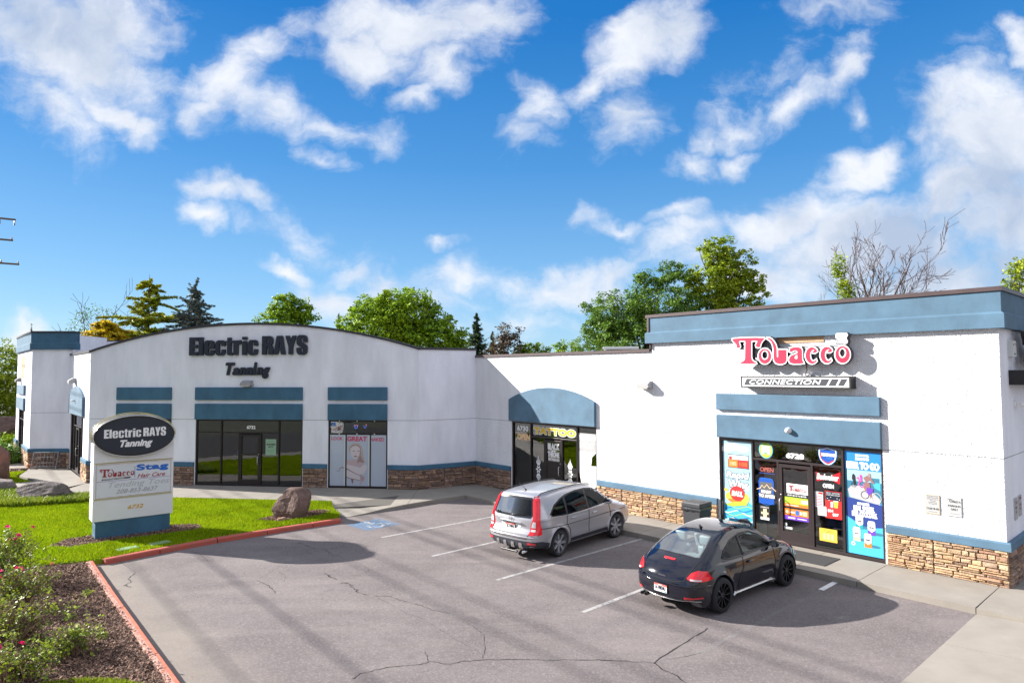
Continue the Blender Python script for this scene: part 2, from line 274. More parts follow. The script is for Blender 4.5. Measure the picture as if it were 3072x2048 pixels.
# asphalt of the lot: pale aggregate, broad worn patches, sandy edge dust
def asphalt():
    mt = bpy.data.materials.new('asphalt'); mt.use_nodes = True; t = mt.node_tree; N = t.nodes.new; L = t.links.new; b = t.nodes['Principled BSDF']
    g = N('ShaderNodeNewGeometry'); P = g.outputs['Position']
    def nz(s, d=6, r=.6, st=None):
        v = P
        if st:
            mp = N('ShaderNodeMapping'); mp.inputs['Rotation'].default_value = (0, 0, R(40)); mp.inputs['Scale'].default_value = st; L(P, mp.inputs[0]); v = mp.outputs[0]
        n = N('ShaderNodeTexNoise'); n.inputs['Scale'].default_value = s; n.inputs['Detail'].default_value = d; n.inputs['Roughness'].default_value = r; L(v, n.inputs['Vector']); return n.outputs[0]
    def mr(x, a, c, lo=0, hi=1):
        n = N('ShaderNodeMapRange'); n.inputs['From Min'].default_value = a; n.inputs['From Max'].default_value = c; n.inputs['To Min'].default_value = lo; n.inputs['To Max'].default_value = hi; L(x, n.inputs['Value']); return n.outputs[0]
    def mix(f, a, c):
        n = N('ShaderNodeMix'); n.data_type = 'RGBA'; L(f, n.inputs[0])
        for i, x in ((6, a), (7, c)):
            if isinstance(x, tuple): n.inputs[i].default_value = (*x, 1)
            else: L(x, n.inputs[i])
        return n.outputs[2]
    c = mix(mr(nz(.45, 8, .6), .35, .65), (.136, .116, .116), (.188, .162, .160))
    c = mix(mr(nz(1.6, 6, .65), .48, .75, 0, .5), c, (.115, .100, .105))
    c = mix(mr(nz(.7, 5, .6, (.35, 1.6, 1)), .52, .72, 0, .55), c, (.25, .222, .208))
    c = mix(mr(nz(28, 3, .7), .50, .68, 0, .6), c, (.29, .265, .26))
    c = mix(mr(nz(19, 4, .75), .54, .70, 0, .6), c, (.07, .062, .068)); c = mix(mr(nz(.9, 6, .7), .60, .74, 0, .55), c, (.085, .075, .08))
    # pale dust gathered along the long red kerb
    sx = N('ShaderNodeVectorMath'); sx.operation = 'DOT_PRODUCT'; L(P, sx.inputs[0]); sx.inputs[1].default_value = (.757, .653, 0)
    e = N('ShaderNodeMath'); e.operation = 'ADD'; L(sx.outputs['Value'], e.inputs[0]); L(mr(nz(1.1, 4), 0, 1, -.9, .9), e.inputs[1])
    c = mix(mr(e.outputs[0], 3.1, 4.2, .55, 0), c, (.27, .235, .195))
    L(c, b.inputs['Base Color']); b.inputs['Roughness'].default_value = .88; b.inputs['Specular IOR Level'].default_value = .25
    bp = N('ShaderNodeBump'); bp.inputs['Strength'].default_value = .45; bp.inputs['Distance'].default_value = .01; L(nz(70, 4), bp.inputs['Height']); L(bp.outputs[0], b.inputs['Normal'])
    MATS['asphalt'] = mt
asphalt()

# ------------------------------------------------------------------ builders
WM = {}
def frame(ox, oy, dx, dy, z=0):
    l = math.hypot(dx, dy); dx /= l; dy /= l
    return Matrix(((dx, -dy, 0, ox), (dy, dx, 0, oy), (0, 0, 1, z), (0, 0, 0, 1)))
def at(x, y, z=0, a=0): return Matrix.Translation((x, y, z)) @ Matrix.Rotation(R(a), 4, 'Z')
def put(o, M, parent=None):
    COL.objects.link(o); WM[o] = M.copy()
    if parent is not None:
        o.parent = parent; o.matrix_parent_inverse = Matrix.Identity(4); o.matrix_basis = WM[parent].inverted() @ M
    else: o.matrix_basis = M
def tag(o, label=None, cat=None, group=None, kind=None):
    for k, v in (('label', label), ('category', cat), ('group', group), ('kind', kind)):
        if v: o[k] = v
    return o
def thing(name, label, cat, M=None, group=None):
    o = bpy.data.objects.new(name, None); o.empty_display_size = .2; put(o, M or Matrix.Identity(4)); return tag(o, label, cat, group)
def copy_tree(o, M, parent=None):
    c = o.copy(); COL.objects.link(c); WM[c] = M
    if parent is not None: c.parent = parent; c.matrix_basis = o.matrix_basis.copy()
    else: c.matrix_basis = M
    for ch in list(o.children): copy_tree(ch, Matrix.Identity(4), c)
    return c
class MB:
    def __init__(s, mat='white'): s.v = []; s.f = []; s.m = []; s.mats = []; s.mat(mat)
    def mat(s, n):
        if n not in s.mats: s.mats.append(n)
        s.c = s.mats.index(n); return s
    def add(s, vs, fs):
        k = len(s.v); s.v += [tuple(v) for v in vs]; s.f += [tuple(i+k for i in f) for f in fs]; s.m += [s.c]*len(fs); return s
    def box(s, x0, x1, y0, y1, z0, z1):
        return s.add([(x0, y0, z0), (x1, y0, z0), (x1, y1, z0), (x0, y1, z0), (x0, y0, z1), (x1, y0, z1), (x1, y1, z1), (x0, y1, z1)],
                     [(0, 3, 2, 1), (4, 5, 6, 7), (0, 1, 5, 4), (1, 2, 6, 5), (2, 3, 7, 6), (3, 0, 4, 7)])
    def prism(s, pts, y0, y1):      # outline in x,z ; from y0 (front) to y1
        n = len(pts)
        return s.add([(x, y0, z) for x, z in pts]+[(x, y1, z) for x, z in pts],
                     [tuple(range(n)), tuple(range(2*n-1, n-1, -1))]+[(i, i+n, (i+1) % n+n, (i+1) % n) for i in range(n)])
    def slab(s, pts, z0, z1):       # outline in x,y ; z1 number or list
        n = len(pts); zt = z1 if isinstance(z1, (list, tuple)) else [z1]*n
        return s.add([(x, y, z0) for x, y in pts]+[(p[0], p[1], z) for p, z in zip(pts, zt)],
                     [tuple(range(n-1, -1, -1)), tuple(range(n, 2*n))]+[(i, (i+1) % n, (i+1) % n+n, i+n) for i in range(n)])
    def flat(s, pts, y): return s.add([(x, y, z) for x, z in pts], [tuple(range(len(pts)))])
    def rect(s, x0, x1, z0, z1, y): return s.flat([(x0, z0), (x1, z0), (x1, z1), (x0, z1)], y)
    def ell(s, cx, cz, rx, rz, y, n=24, rot=0):
        c, q = math.cos(R(rot)), math.sin(R(rot))
        return s.flat([(cx+rx*math.cos(2*math.pi*i/n)*c-rz*math.sin(2*math.pi*i/n)*q, cz+rx*math.cos(2*math.pi*i/n)*q+rz*math.sin(2*math.pi*i/n)*c) for i in range(n)], y)
    def cyl(s, a, b, r, r2=None, n=12):
        a = Vector(a); b = Vector(b); r2 = r if r2 is None else r2; d = (b-a).normalized(); e = d.orthogonal().normalized(); g = d.cross(e)
        vs = []
        for c, q in ((a, r), (b, r2)): vs += [c+(e*math.cos(2*math.pi*i/n)+g*math.sin(2*math.pi*i/n))*q for i in range(n)]
        return s.add(vs, [tuple(range(n-1, -1, -1)), tuple(range(n, 2*n))]+[(i, (i+1) % n, (i+1) % n+n, i+n) for i in range(n)])
    def tube(s, pts, r, n=6):
        pts = [Vector(p) for p in pts]; rr = r if isinstance(r, (list, tuple)) else [r]*len(pts); vs = []; e = None
        for i, p in enumerate(pts):
            d = (pts[min(i+1, len(pts)-1)]-pts[max(i-1, 0)]).normalized()
            e = d.orthogonal().normalized() if e is None else (e-d*e.dot(d)).normalized()
            g = d.cross(e); vs += [p+(e*math.cos(2*math.pi*k/n)+g*math.sin(2*math.pi*k/n))*rr[i] for k in range(n)]
        fs = [(i*n+k, i*n+(k+1) % n, (i+1)*n+(k+1) % n, (i+1)*n+k) for i in range(len(pts)-1) for k in range(n)]
        return s.add(vs, fs+[tuple(range(n-1, -1, -1)), tuple(range((len(pts)-1)*n, len(pts)*n))])
    def lathe(s, prof, axis='Y', n=32, c=(0, 0, 0)):   # prof: (r, t) pairs
        vs = []
        for r, t in prof:
            for k in range(n):
                a = 2*math.pi*k/n; x, y = r*math.cos(a), r*math.sin(a)
                vs.append((c[0]+x, c[1]+t, c[2]+y) if axis == 'Y' else (c[0]+x, c[1]+y, c[2]+t))
        return s.add(vs, [(i*n+k, i*n+(k+1) % n, (i+1)*n+(k+1) % n, (i+1)*n+k) for i in range(len(prof)-1) for k in range(n)])
    def text(s, body, x0, x1, z0, z1, y=0, ext=0., off=0., shear=0., space=1., res=3):
        vs, fs = text_mesh(body, x1-x0, z1-z0, off, ext, shear, space, res)
        return s.add([(x0+a, y-c, z0+b) for a, b, c in vs], fs)
    def data(s, name, smooth=False, recalc=True, bev=0.):
        me = bpy.data.meshes.new(name); me.from_pydata(s.v, [], s.f)
        for k in s.mats: me.materials.append(MATS[k])
        if len(s.mats) > 1: me.polygons.foreach_set('material_index', s.m)
        if recalc or bev:
            b = bmesh.new(); b.from_mesh(me)
            if recalc: bmesh.ops.recalc_face_normals(b, faces=b.faces)
            if bev:
                es = [e for e in b.edges if len(e.link_faces) == 2 and e.calc_face_angle(0) > .6]
                bmesh.ops.bevel(b, geom=es, offset=bev, segments=2, affect='EDGES', profile=.5)
            b.to_mesh(me); b.free()
        if smooth: me.polygons.foreach_set('use_smooth', [True]*len(me.polygons))
        me.update(); return me
    def build(s, name, parent=None, M=None, smooth=False, recalc=True, bev=0., label=None, kind=None):
        o = bpy.data.objects.new(name, s.data(name, smooth, recalc, bev))
        if M is None: M = WM[parent] if parent is not None else Matrix.Identity(4)
        put(o, M, parent); return tag(o, label, None, None, kind)
_TC = {}
def text_mesh(body, w, h, off, ext, shear, space, res):
    key = (body, shear, space)
    if key not in _TC:
        cu = bpy.data.curves.new('text', 'FONT'); cu.body = body; cu.shear = shear; cu.space_character = space
        ob = bpy.data.objects.new('text', cu); COL.objects.link(ob)
        dg = bpy.context.evaluated_depsgraph_get(); cv = ob.evaluated_get(dg).to_curve(dg)
        out = []
        for sp in cv.splines:
            if sp.type == 'BEZIER':
                bp = sp.bezier_points; c = []
                for i in range(len(bp)):
                    p, q = bp[i], bp[(i+1) % len(bp)]; straight = (p.handle_right-p.co).length < 1e-5 and (q.handle_left-q.co).length < 1e-5
                    for k in range(1 if straight else 4):
                        t = k/4; u = 1-t; v = p.co*u**3+p.handle_right*3*u*u*t+q.handle_left*3*u*t*t+q.co*t**3; c.append((v.x, v.y))
            else: c = [(p.co[0], p.co[1]) for p in sp.points]
            if len(c) > 2: out.append(c)
        bpy.data.objects.remove(ob); bpy.data.curves.remove(cu)
        _TC[key] = out
    cs = _TC[key]
    xs = [p[0] for c in cs for p in c]; zs = [p[1] for c in cs for p in c]; xa, za = min(xs), min(zs)
    sx = (w-2*off)/(max(xs)-xa); sz = (h-2*off)/(max(zs)-za)
    return shape([[((x-xa)*sx+off, (z-za)*sz+off) for x, z in c] for c in cs], off, ext)
def _area(c): return sum(c[i-1][0]*c[i][1]-c[i][0]*c[i-1][1] for i in range(len(c)))/2
def _in(c, x, y):
    r = False
    for i in range(len(c)):
        (x1, y1), (x2, y2) = c[i], c[i-1]
        if (y1 > y) != (y2 > y) and x < (x2-x1)*(y-y1)/(y2-y1)+x1: r = not r
    return r
def shape(contours, off=0., ext=0.):
    cs = []
    for c in contours:
        d = [c[0]]
        for p in c[1:]:
            if (p[0]-d[-1][0])**2+(p[1]-d[-1][1])**2 > 1e-9: d.append(p)
        if (d[0][0]-d[-1][0])**2+(d[0][1]-d[-1][1])**2 < 1e-9: d.pop()
        if len(d) > 2: cs.append(d)
    depth = [sum(_in(o, *c[0]) for o in cs if o is not c) for c in cs]
    norm = []
    for c, dp in zip(cs, depth):
        if (_area(c) > 0) != (dp % 2 == 0): c = c[::-1]
        if off:
            q = []
            n = len(c)
            for i in range(n):
                ax, ay = c[i][0]-c[i-1][0], c[i][1]-c[i-1][1]; bx, by = c[(i+1) % n][0]-c[i][0], c[(i+1) % n][1]-c[i][1]
                la, lb = math.hypot(ax, ay), math.hypot(bx, by); n1 = (ay/la, -ax/la); n2 = (by/lb, -bx/lb)
                mx, my = n1[0]+n2[0], n1[1]+n2[1]; dd = mx*n1[0]+my*n1[1]
                k = off/max(dd, .75); q.append((c[i][0]+mx*k, c[i][1]+my*k))
            c = q
        norm.append(c)
    outs = [i for i, dp in enumerate(depth) if dp % 2 == 0]; vs = []; fs = []
    for i in outs:
        grp = [norm[i]]+[norm[j] for j, dp in enumerate(depth) if dp == depth[i]+1 and _in(cs[i], *cs[j][0])]
        V = [Vector(p) for c in grp for p in c]; E = []; k = 0
        for c in grp: E += [(k+j, k+(j+1) % len(c)) for j in range(len(c))]; k += len(c)
        r = geometry.delaunay_2d_cdt(V, E, [], 0, 1e-6); pv = [(p.x, p.y) for p in r[0]]; T = r[2]
        if not T: continue
        C_ = np.array([[(pv[t[0]][0]+pv[t[1]][0]+pv[t[2]][0])/3, (pv[t[0]][1]+pv[t[1]][1]+pv[t[2]][1])/3] for t in T]); W_ = np.zeros(len(T))
        for c in grp:
            for j in range(len(c)):
                (x1, y1), (x2, y2) = c[j-1], c[j]
                if y1 == y2: continue
                xi = x1+(C_[:, 1]-y1)*(x2-x1)/(y2-y1); hit = ((y1 <= C_[:, 1]) != (y2 <= C_[:, 1])) & (C_[:, 0] < xi)
                W_ += np.where(hit, 1 if y2 > y1 else -1, 0)
        keep = [t for t, q in zip(T, W_) if q > .5]; b = len(vs)
        vs += [(x, y, ext) for x, y in pv]; fs += [tuple(b+j for j in t) for t in keep]
        if ext:
            for c in grp:
                b = len(vs); n = len(c); vs += [(x, y, 0) for x, y in c]+[(x, y, ext) for x, y in c]
                fs += [(b+j, b+(j+1) % n, b+n+(j+1) % n, b+n+j) for j in range(n)]
    return vs, fs
LOGO = {'T': [[(0.0, 0.716), (0.055, 0.73), (0.336, 0.738), (0.693, 0.731), (0.948, 0.712), (0.954, 0.693), (0.896, 0.641), (0.854, 0.584), (0.828, 0.527), (0.821, 0.478), (0.769, 0.461), (0.718, 0.476), (0.705, 0.531), (0.741, 0.598), (0.757, 0.631), (0.712, 0.648), (0.583, 0.657), (0.566, 0.634), (0.556, 0.202), (0.571, 0.124), (0.626, 0.074), (0.688, 0.047), (0.697, 0.028), (0.656, 0.019), (0.256, 0.024), (0.231, 0.04), (0.246, 0.06), (0.321, 0.088), (0.365, 0.127), (0.376, 0.166), (0.397, 0.621), (0.387, 0.661), (0.27, 0.665), (0.205, 0.658), (0.194, 0.628), (0.214, 0.558), (0.234, 0.507), (0.212, 0.468), (0.147, 0.466), (0.13, 0.481), (0.138, 0.521), (0.106, 0.582), (0.053, 0.634), (0.006, 0.686)]], 'o': [[(1.13, 0.213), (1.125, 0.266), (1.109, 0.315), (1.082, 0.357), (1.046, 0.39), (1.004, 0.412), (0.958, 0.42), (0.912, 0.414), (0.868, 0.395), (0.83, 0.364), (0.8, 0.323), (0.781, 0.274), (0.774, 0.221), (0.779, 0.168), (0.796, 0.119), (0.823, 0.076), (0.86, 0.043), (0.902, 0.022), (0.948, 0.015), (0.995, 0.021), (1.038, 0.041), (1.075, 0.072), (1.104, 0.113), (1.123, 0.161)], [(1.059, 0.246), (1.053, 0.291), (1.036, 0.33), (1.009, 0.36), (0.975, 0.377), (0.939, 0.378), (0.904, 0.363), (0.875, 0.335), (0.856, 0.295), (0.848, 0.251), (0.854, 0.205), (0.871, 0.165), (0.899, 0.135), (0.933, 0.119), (0.969, 0.119), (1.004, 0.134), (1.032, 0.162), (1.051, 0.201)]], 'b': [[(1.035, 0.689), (1.098, 0.652), (1.153, 0.592), (1.185, 0.515), (1.208, 0.418), (1.203, 0.189), (1.214, 0.093), (1.262, 0.03), (1.34, 0.002), (1.438, 0.004), (1.516, 0.035), (1.55, 0.106), (1.557, 0.374), (1.333, 0.38), (1.329, 0.182), (1.286, 0.183), (1.287, 0.416), (1.264, 0.512), (1.216, 0.6), (1.158, 0.669), (1.09, 0.71), (1.035, 0.712)]], 'a': [[(1.642, 0.33), (1.659, 0.401), (1.736, 0.43), (1.849, 0.434), (1.933, 0.415), (1.968, 0.358), (1.968, 0.099), (1.998, 0.043), (2.006, 0.015), (1.913, 0.004), (1.725, 0.006), (1.65, 0.03), (1.621, 0.096), (1.644, 0.17), (1.692, 0.216), (1.759, 0.241), (1.845, 0.269), (1.857, 0.315), (1.828, 0.347), (1.772, 0.354), (1.714, 0.328), (1.685, 0.306)], [(1.848, 0.246), (1.851, 0.129), (1.794, 0.124), (1.763, 0.159), (1.783, 0.209)]], 'c': [[(2.356, 0.336), (2.332, 0.369), (2.303, 0.396), (2.27, 0.413), (2.236, 0.42), (2.2, 0.417), (2.166, 0.403), (2.135, 0.38), (2.108, 0.349), (2.087, 0.31), (2.073, 0.267), (2.067, 0.221), (2.068, 0.174), (2.078, 0.129), (2.095, 0.088), (2.118, 0.053), (2.146, 0.026), (2.179, 0.008), (2.214, 0.0), (2.249, 0.002), (2.283, 0.015), (2.315, 0.037), (2.342, 0.067), (2.333, 0.098), (2.327, 0.093), (2.308, 0.073), (2.288, 0.06), (2.266, 0.056), (2.244, 0.059), (2.223, 0.07), (2.205, 0.089), (2.19, 0.115), (2.18, 0.145), (2.174, 0.179), (2.173, 0.214), (2.177, 0.248), (2.187, 0.281), (2.2, 0.309), (2.218, 0.331), (2.238, 0.346), (2.259, 0.354), (2.281, 0.353), (2.303, 0.345), (2.275, 0.322), (2.239, 0.301), (2.256, 0.278), (2.31, 0.277), (2.36, 0.307)]], 'c2': [[(2.727, 0.338), (2.704, 0.371), (2.676, 0.397), (2.644, 0.413), (2.611, 0.42), (2.576, 0.417), (2.543, 0.404), (2.513, 0.382), (2.487, 0.351), (2.467, 0.313), (2.453, 0.27), (2.447, 0.225), (2.448, 0.179), (2.458, 0.134), (2.474, 0.094), (2.496, 0.06), (2.524, 0.033), (2.555, 0.015), (2.589, 0.008), (2.623, 0.01), (2.656, 0.022), (2.687, 0.044), (2.713, 0.074), (2.704, 0.104), (2.699, 0.099), (2.681, 0.079), (2.661, 0.067), (2.639, 0.062), (2.618, 0.066), (2.598, 0.077), (2.581, 0.095), (2.566, 0.12), (2.556, 0.15), (2.55, 0.183), (2.55, 0.218), (2.554, 0.252), (2.563, 0.284), (2.576, 0.311), (2.593, 0.333), (2.613, 0.348), (2.634, 0.356), (2.655, 0.355), (2.675, 0.347), (2.649, 0.324), (2.613, 0.303), (2.63, 0.281), (2.683, 0.28), (2.73, 0.309)]], 'o2': [[(3.154, 0.21), (3.149, 0.264), (3.134, 0.314), (3.109, 0.358), (3.075, 0.392), (3.035, 0.414), (2.991, 0.422), (2.947, 0.417), (2.905, 0.397), (2.869, 0.365), (2.84, 0.322), (2.822, 0.272), (2.815, 0.218), (2.819, 0.163), (2.835, 0.112), (2.861, 0.068), (2.895, 0.035), (2.936, 0.013), (2.98, 0.005), (3.024, 0.012), (3.065, 0.032), (3.101, 0.064), (3.128, 0.107), (3.147, 0.156)], [(3.076, 0.252), (3.072, 0.296), (3.057, 0.334), (3.033, 0.363), (3.003, 0.379), (2.97, 0.38), (2.939, 0.366), (2.914, 0.338), (2.896, 0.3), (2.889, 0.257), (2.894, 0.213), (2.909, 0.174), (2.933, 0.145), (2.964, 0.13), (2.996, 0.129), (3.027, 0.143), (3.052, 0.171), (3.069, 0.209)]], 'smoke': [[(2.846, 0.752), (2.974, 0.758), (3.101, 0.748), (3.13, 0.694), (3.089, 0.625), (3.121, 0.536), (3.099, 0.48), (2.848, 0.489), (2.879, 0.563), (2.829, 0.636), (2.822, 0.699)]]}
def logo(mb, x0, z0, sx, sz, y, mats=('charcoal', 'white', 'red_sign'), ext=.16, ow=.032, smoke=True):
    for k, cs in LOGO.items():
        if k == 'smoke' and not smoke: continue
        cs2 = [[(a*sx, b*sz) for a, b in c] for c in cs]
        def put_(mat, off, e, yy):
            vs, fs = shape(cs2, off, e); mb.mat(mat); mb.add([(x0+a, yy-c, z0+b) for a, b, c in vs], fs)
        if ext: put_(mats[0], ow*1.3 if k != 'smoke' else .012, ext, y)
        if k == 'smoke':
            put_(mats[1], 0, 0, y-ext-.006)
            mb.mat(mats[0])
            for q in range(4):
                xs = cs2[0][0][0]+(.02+q*.032)*sx; zt = cs2[0][1][1]
                mb.add(*ribbon([(x0+xs+.012*math.sin(i*1.1)*sx, z0+zt-(.03+i*.022)*sz) for i in range(13)], .008*sx, y-ext-.01))
        else:
            if mats[1]: put_(mats[1], ow, 0, y-ext-.006)
            put_(mats[2], 0, 0, y-ext-.012)
def ribbon(pts, w, y):
    vs = []; n = len(pts)
    for i, p in enumerate(pts):
        a = Vector(pts[max(i-1, 0)]); b = Vector(pts[min(i+1, n-1)]); d = (b-a).normalized(); ww = w if not isinstance(w, (list, tuple)) else w[i]
        vs += [(p[0]-d.y*ww/2, y, p[1]+d.x*ww/2), (p[0]+d.y*ww/2, y, p[1]-d.x*ww/2)]
    return vs, [(2*i, 2*i+1, 2*i+3, 2*i+2) for i in range(n-1)]
def strip(pts, w, z):
    vs, fs = ribbon(pts, w, 0); return [(a, c, z) for a, _, c in vs], fs

# ================================================================== ground and lot
MR_ = frame(10.57, 14.26, .668, -.744); ML_ = frame(-13.18, 27.67, .9916, -.1296); MK_ = frame(-18.14, 28.32, .65, -.76)
MT_ = frame(-24.0, 32.9, 1, .035); MW_ = frame(-24.0, 32.9, .66, -.75); MD_ = frame(-3.76, 26.43, 2.24, 1.3); MS_ = frame(10.57, 14.26, .744, .668)
def P(M, u, y=0, z=0): return M @ Vector((u, y, z))
def P2(M, u, y=0): q = M @ Vector((u, y, 0)); return (q.x, q.y)
def structure(mb, name, label=None, M=None, **k): return tag(mb.build(name, None, M, **k), label, None, None, 'structure')
ID = Matrix.Identity(4)
structure(MB('far_green').slab([(-2500, -2500), (2500, -2500), (2500, 2500), (-2500, 2500)], -.5, -.2), 'ground', 'grassy ground reaching to the horizon')
structure(MB('asphalt').slab([(-14, -9), (40, -9), (40, 13), (12, 14.0), P2(MS_, 15, .3), P2(MS_, 0, .3), P2(MR_, -18, .3), (-5, 26), (-14, 26)], -.19, -.13), 'parking_lot', 'grey worn asphalt parking lot')
# street along the left, just outside the frame: kerbside walk, then the road
def sl(y, o): return (-.855*y+o, y)
structure(MB('concrete').slab([sl(-60, .4), sl(75, .4), sl(75, -1.9), sl(-60, -1.9)], -.19, -.005), 'street_sidewalk', 'concrete walk beside the street')
structure(MB('asphalt_road').slab([sl(-300, -2.2), sl(300, -2.2), sl(300, -22), sl(-300, -22)], -.19, -.15), 'road', 'asphalt street beyond the walk')
# hills: brown foothills around
def hills(name, r0, r1, a0, a1, h, seed, label):
    n, k = 140, 8; vs = []; fs = []
    for i in range(n+1):
        a = R(a0+(a1-a0)*i/n)
        for j in range(k+1):
            t = j/k; r = r0+(r1-r0)*t
            q = noise.fractal(Vector((math.sin(a)*4+seed, math.cos(a)*4, t*.8)), 1, 2, 5)
            ed = min(1, i/10, (n-i)/10)
            vs.append((r*math.sin(a), r*math.cos(a), -1+max(0, math.sin(math.pi*min(t*1.0, .5)))*h*(.75+.5*q)*ed))
    for i in range(n):
        for j in range(k): q = i*(k+1)+j; fs.append((q, q+1, q+k+2, q+k+1))
    mb = MB('hill'); mb.add(vs, fs); structure(mb, name, label, smooth=True, recalc=False)
hills('hills', 380, 900, 95, 265, 120, 3.1, 'bare brown foothills across the road')
hills('hill', 900, 1300, -2, 14, 34, 1.7, 'bare brown hill low behind the trees')

def inset(pts, d):
    n = len(pts); out = []
    A = sum(pts[i][0]*pts[(i+1) % n][1]-pts[(i+1) % n][0]*pts[i][1] for i in range(n)); sg = 1 if A > 0 else -1
    for i in range(n):
        p, a, b = Vector(pts[i][:2]), Vector(pts[i-1][:2]), Vector(pts[(i+1) % n][:2])
        e, f = (p-a).normalized(), (b-p).normalized(); n1 = Vector((-e.y, e.x))*sg; n2 = Vector((-f.y, f.x))*sg
        m_ = (n1+n2); m_ = m_/max(.25, m_.dot(n1)) if m_.length > 1e-6 else n1
        q = p+m_*d; out.append((q.x, q.y))
    return out
walk = structure(MB('joint').slab([P2(ML_, -5, .1), P2(ML_, 9.5, .1), P2(MD_, 2.59, .1), P2(MR_, -16, .1), P2(MR_, -16.4, -1.85), (-3.1, 24.2), (-3.72, 23.62), (-6.2, 23.1), P2(ML_, 6.8, -2.6), P2(ML_, -4.9, -2.6)], -.19, -.03), 'sidewalk', 'pale concrete sidewalk along the shopfronts')
structure_walks = []
def slab(pts, zs=None, par=None):
    q = inset(pts, .007); z = zs or [0]*len(pts)
    MB('concrete').slab(q, -.17, list(z)).build('slab', walk)
ue = [-5.0, -3.5, -1.95, -.35, 1.25, 2.85, 4.45, 6.05, 7.0]
for a, b in zip(ue, ue[1:]): slab([P2(ML_, a, -2.65), P2(ML_, b, -2.65), P2(ML_, b, -.0), P2(ML_, a, -.0)])
slab([P2(ML_, 7.0, 0), P2(ML_, 9.5, 0), (-3.72, 23.5), (-4.4, 22.93), (-4.95, 22.42), (-5.49, 21.96), (-5.85, 22.25), (-6.15, 22.75), P2(ML_, 7.0, -2.65)], [0, 0, 0, -.035, -.09, -.124, -.11, -.02, 0])
slab([P2(ML_, 9.5, 0), P2(MD_, 2.59, 0), P2(MR_, -16.2, 0), P2(MR_, -16.35, -1.93), (-2.6, 24.53), (-3.72, 23.5)])
ur = [-16.2, -14.7, -13.1, -11.5, -9.9, -8.3, -6.8, -5.25, -3.8, -2.35, -.15]
for i, (a, b) in enumerate(zip(ur, ur[1:])): slab([P2(MR_, a-(.15 if i == 0 else 0), -1.93), P2(MR_, b, -1.93), P2(MR_, b, 0), P2(MR_, a, 0)])
for (a, b) in ((-.15, 1.75), (1.75, 3.6), (3.6, 5.5), (5.5, 8)):
    for (c, d) in ((-1.93, 0), (-4.0, -1.93), (-6.1, -4.0), (-8.2, -6.1), (-10.4, -8.2)):
        lo = [-.122 if (u == -.15 and y < -1.95) else (-.012 if u == -.15 and y < -1 else 0) for u, y in ((a, c), (b, c), (b, d), (a, d))]
        if d <= -1.9 and c < -3: lo = [(-.122 if u == -.15 else -.03*0) for u, y in ((a, c), (b, c), (b, d), (a, d))]
        slab([P2(MR_, a, c), P2(MR_, b, c), P2(MR_, b, d), P2(MR_, a, d)], lo)
for (a, b) in ((.03, 2), (2, 4), (4, 6), (6, 8)):
    for (c, d) in ((0, 2.2), (2.2, 4.4), (4.4, 6.6), (6.6, 9), (9, 12)):
        slab([P2(MR_, a, c), P2(MR_, b, c), P2(MR_, b, d), P2(MR_, a, d)])
# left wing walk
slab([P2(MK_, -.0, 0), (-17.9, 25.75), (-16.9, 25.5), P2(ML_, -5.0, -2.65), P2(ML_, -5.0, 0)])
slab([P2(MK_, 0, 0), P2(MK_, -2.0, 0), (-21.6, 27.9), (-20.6, 26.9), (-17.9, 25.75)])
slab([P2(MK_, -2.0, 0), P2(MK_, -4.0, 0), (-22.6, 30.4), (-20.7, 28.9), (-21.6, 27.9)])
slab([P2(MK_, -4.0, 0), P2(MK_, -6.1, 0), P2(MT_, 0, 0), (-23.6, 32.3), (-22.6, 30.4)])
slab([P2(MW_, 0, 0), P2(MW_, -6.5, 0), P2(MW_, -6.5, -1.3), P2(MW_, -.6, -1.0)])
slab([(-21.6, 27.9), (-20.6, 26.9), (-23.0, 27.2), (-23.6, 28.5)])

# kerbs
pm('curb_worn', (.36, .25, .21), .85, var=.5, vscale=5, var2=(.36, .12, .08), bump=.4, bscale=50)
def kerb(name, label, path, mats, w=.16, h=.13, seg=1.5):
    root = tag(MB('joint').slab([(p[0]+.02, p[1]+.02) for p in (path[0], path[0], path[1])], -.19, -.18).build(name), label, None, None, 'structure')
    pts = [Vector((*p, 0)) for p in path]; acc = []
    for a, b in zip(pts, pts[1:]):
        n = max(1, round((b-a).length/.5)); acc += [a.lerp(b, i/n) for i in range(n)]
    acc.append(pts[-1]); k = max(1, round(seg/.5)); i = 0
    while i < len(acc)-1:
        s = acc[i:i+k+1]; i += k
        mb = MB(mats[0]); vs = []; jx = random.uniform(-.008, .008)
        for j, p in enumerate(s):
            ii = acc.index(p); d = (acc[min(ii+1, len(acc)-1)]-acc[max(ii-1, 0)]).normalized(); nrm = Vector((d.y, -d.x, 0))
            q = p+d*(.012 if j == 0 else -.012 if j == len(s)-1 else 0)+nrm*jx
            for o_, z in ((w+.03, -.18), (w+.015, -.03), (w-.02, 0.0), (.075, .003), (.02, .004), (0, -.02), (0, -.18)): vs.append((*(q+nrm*o_).xy, z+jx*.5))
        fs = [(j*7+q, j*7+(q+1) % 7, (j+1)*7+(q+1) % 7, (j+1)*7+q) for j in range(len(s)-1) for q in range(7)]
        mb.add(vs, [f for f in fs if True]+[tuple(range(7)), tuple(range((len(s)-1)*7+6, (len(s)-1)*7-1, -1))])
        # the kerb's lower face is worn back to grey concrete
        if mats[1]:
            mb.mat(mats[1]); mb.m = [1 if (i_ % 7) in (0, 1, 2) and i_ < len(fs) else c for i_, c in enumerate(mb.m)]
        mb.build('kerb_stone', root)
kerb('kerb', 'red painted kerb between lawn and lot', [(-10.30, 16.76), (-9.45, 17.75), (-8.42, 18.86), (-7.0, 20.12), (-5.55, 21.3)], ('curb_red', None))
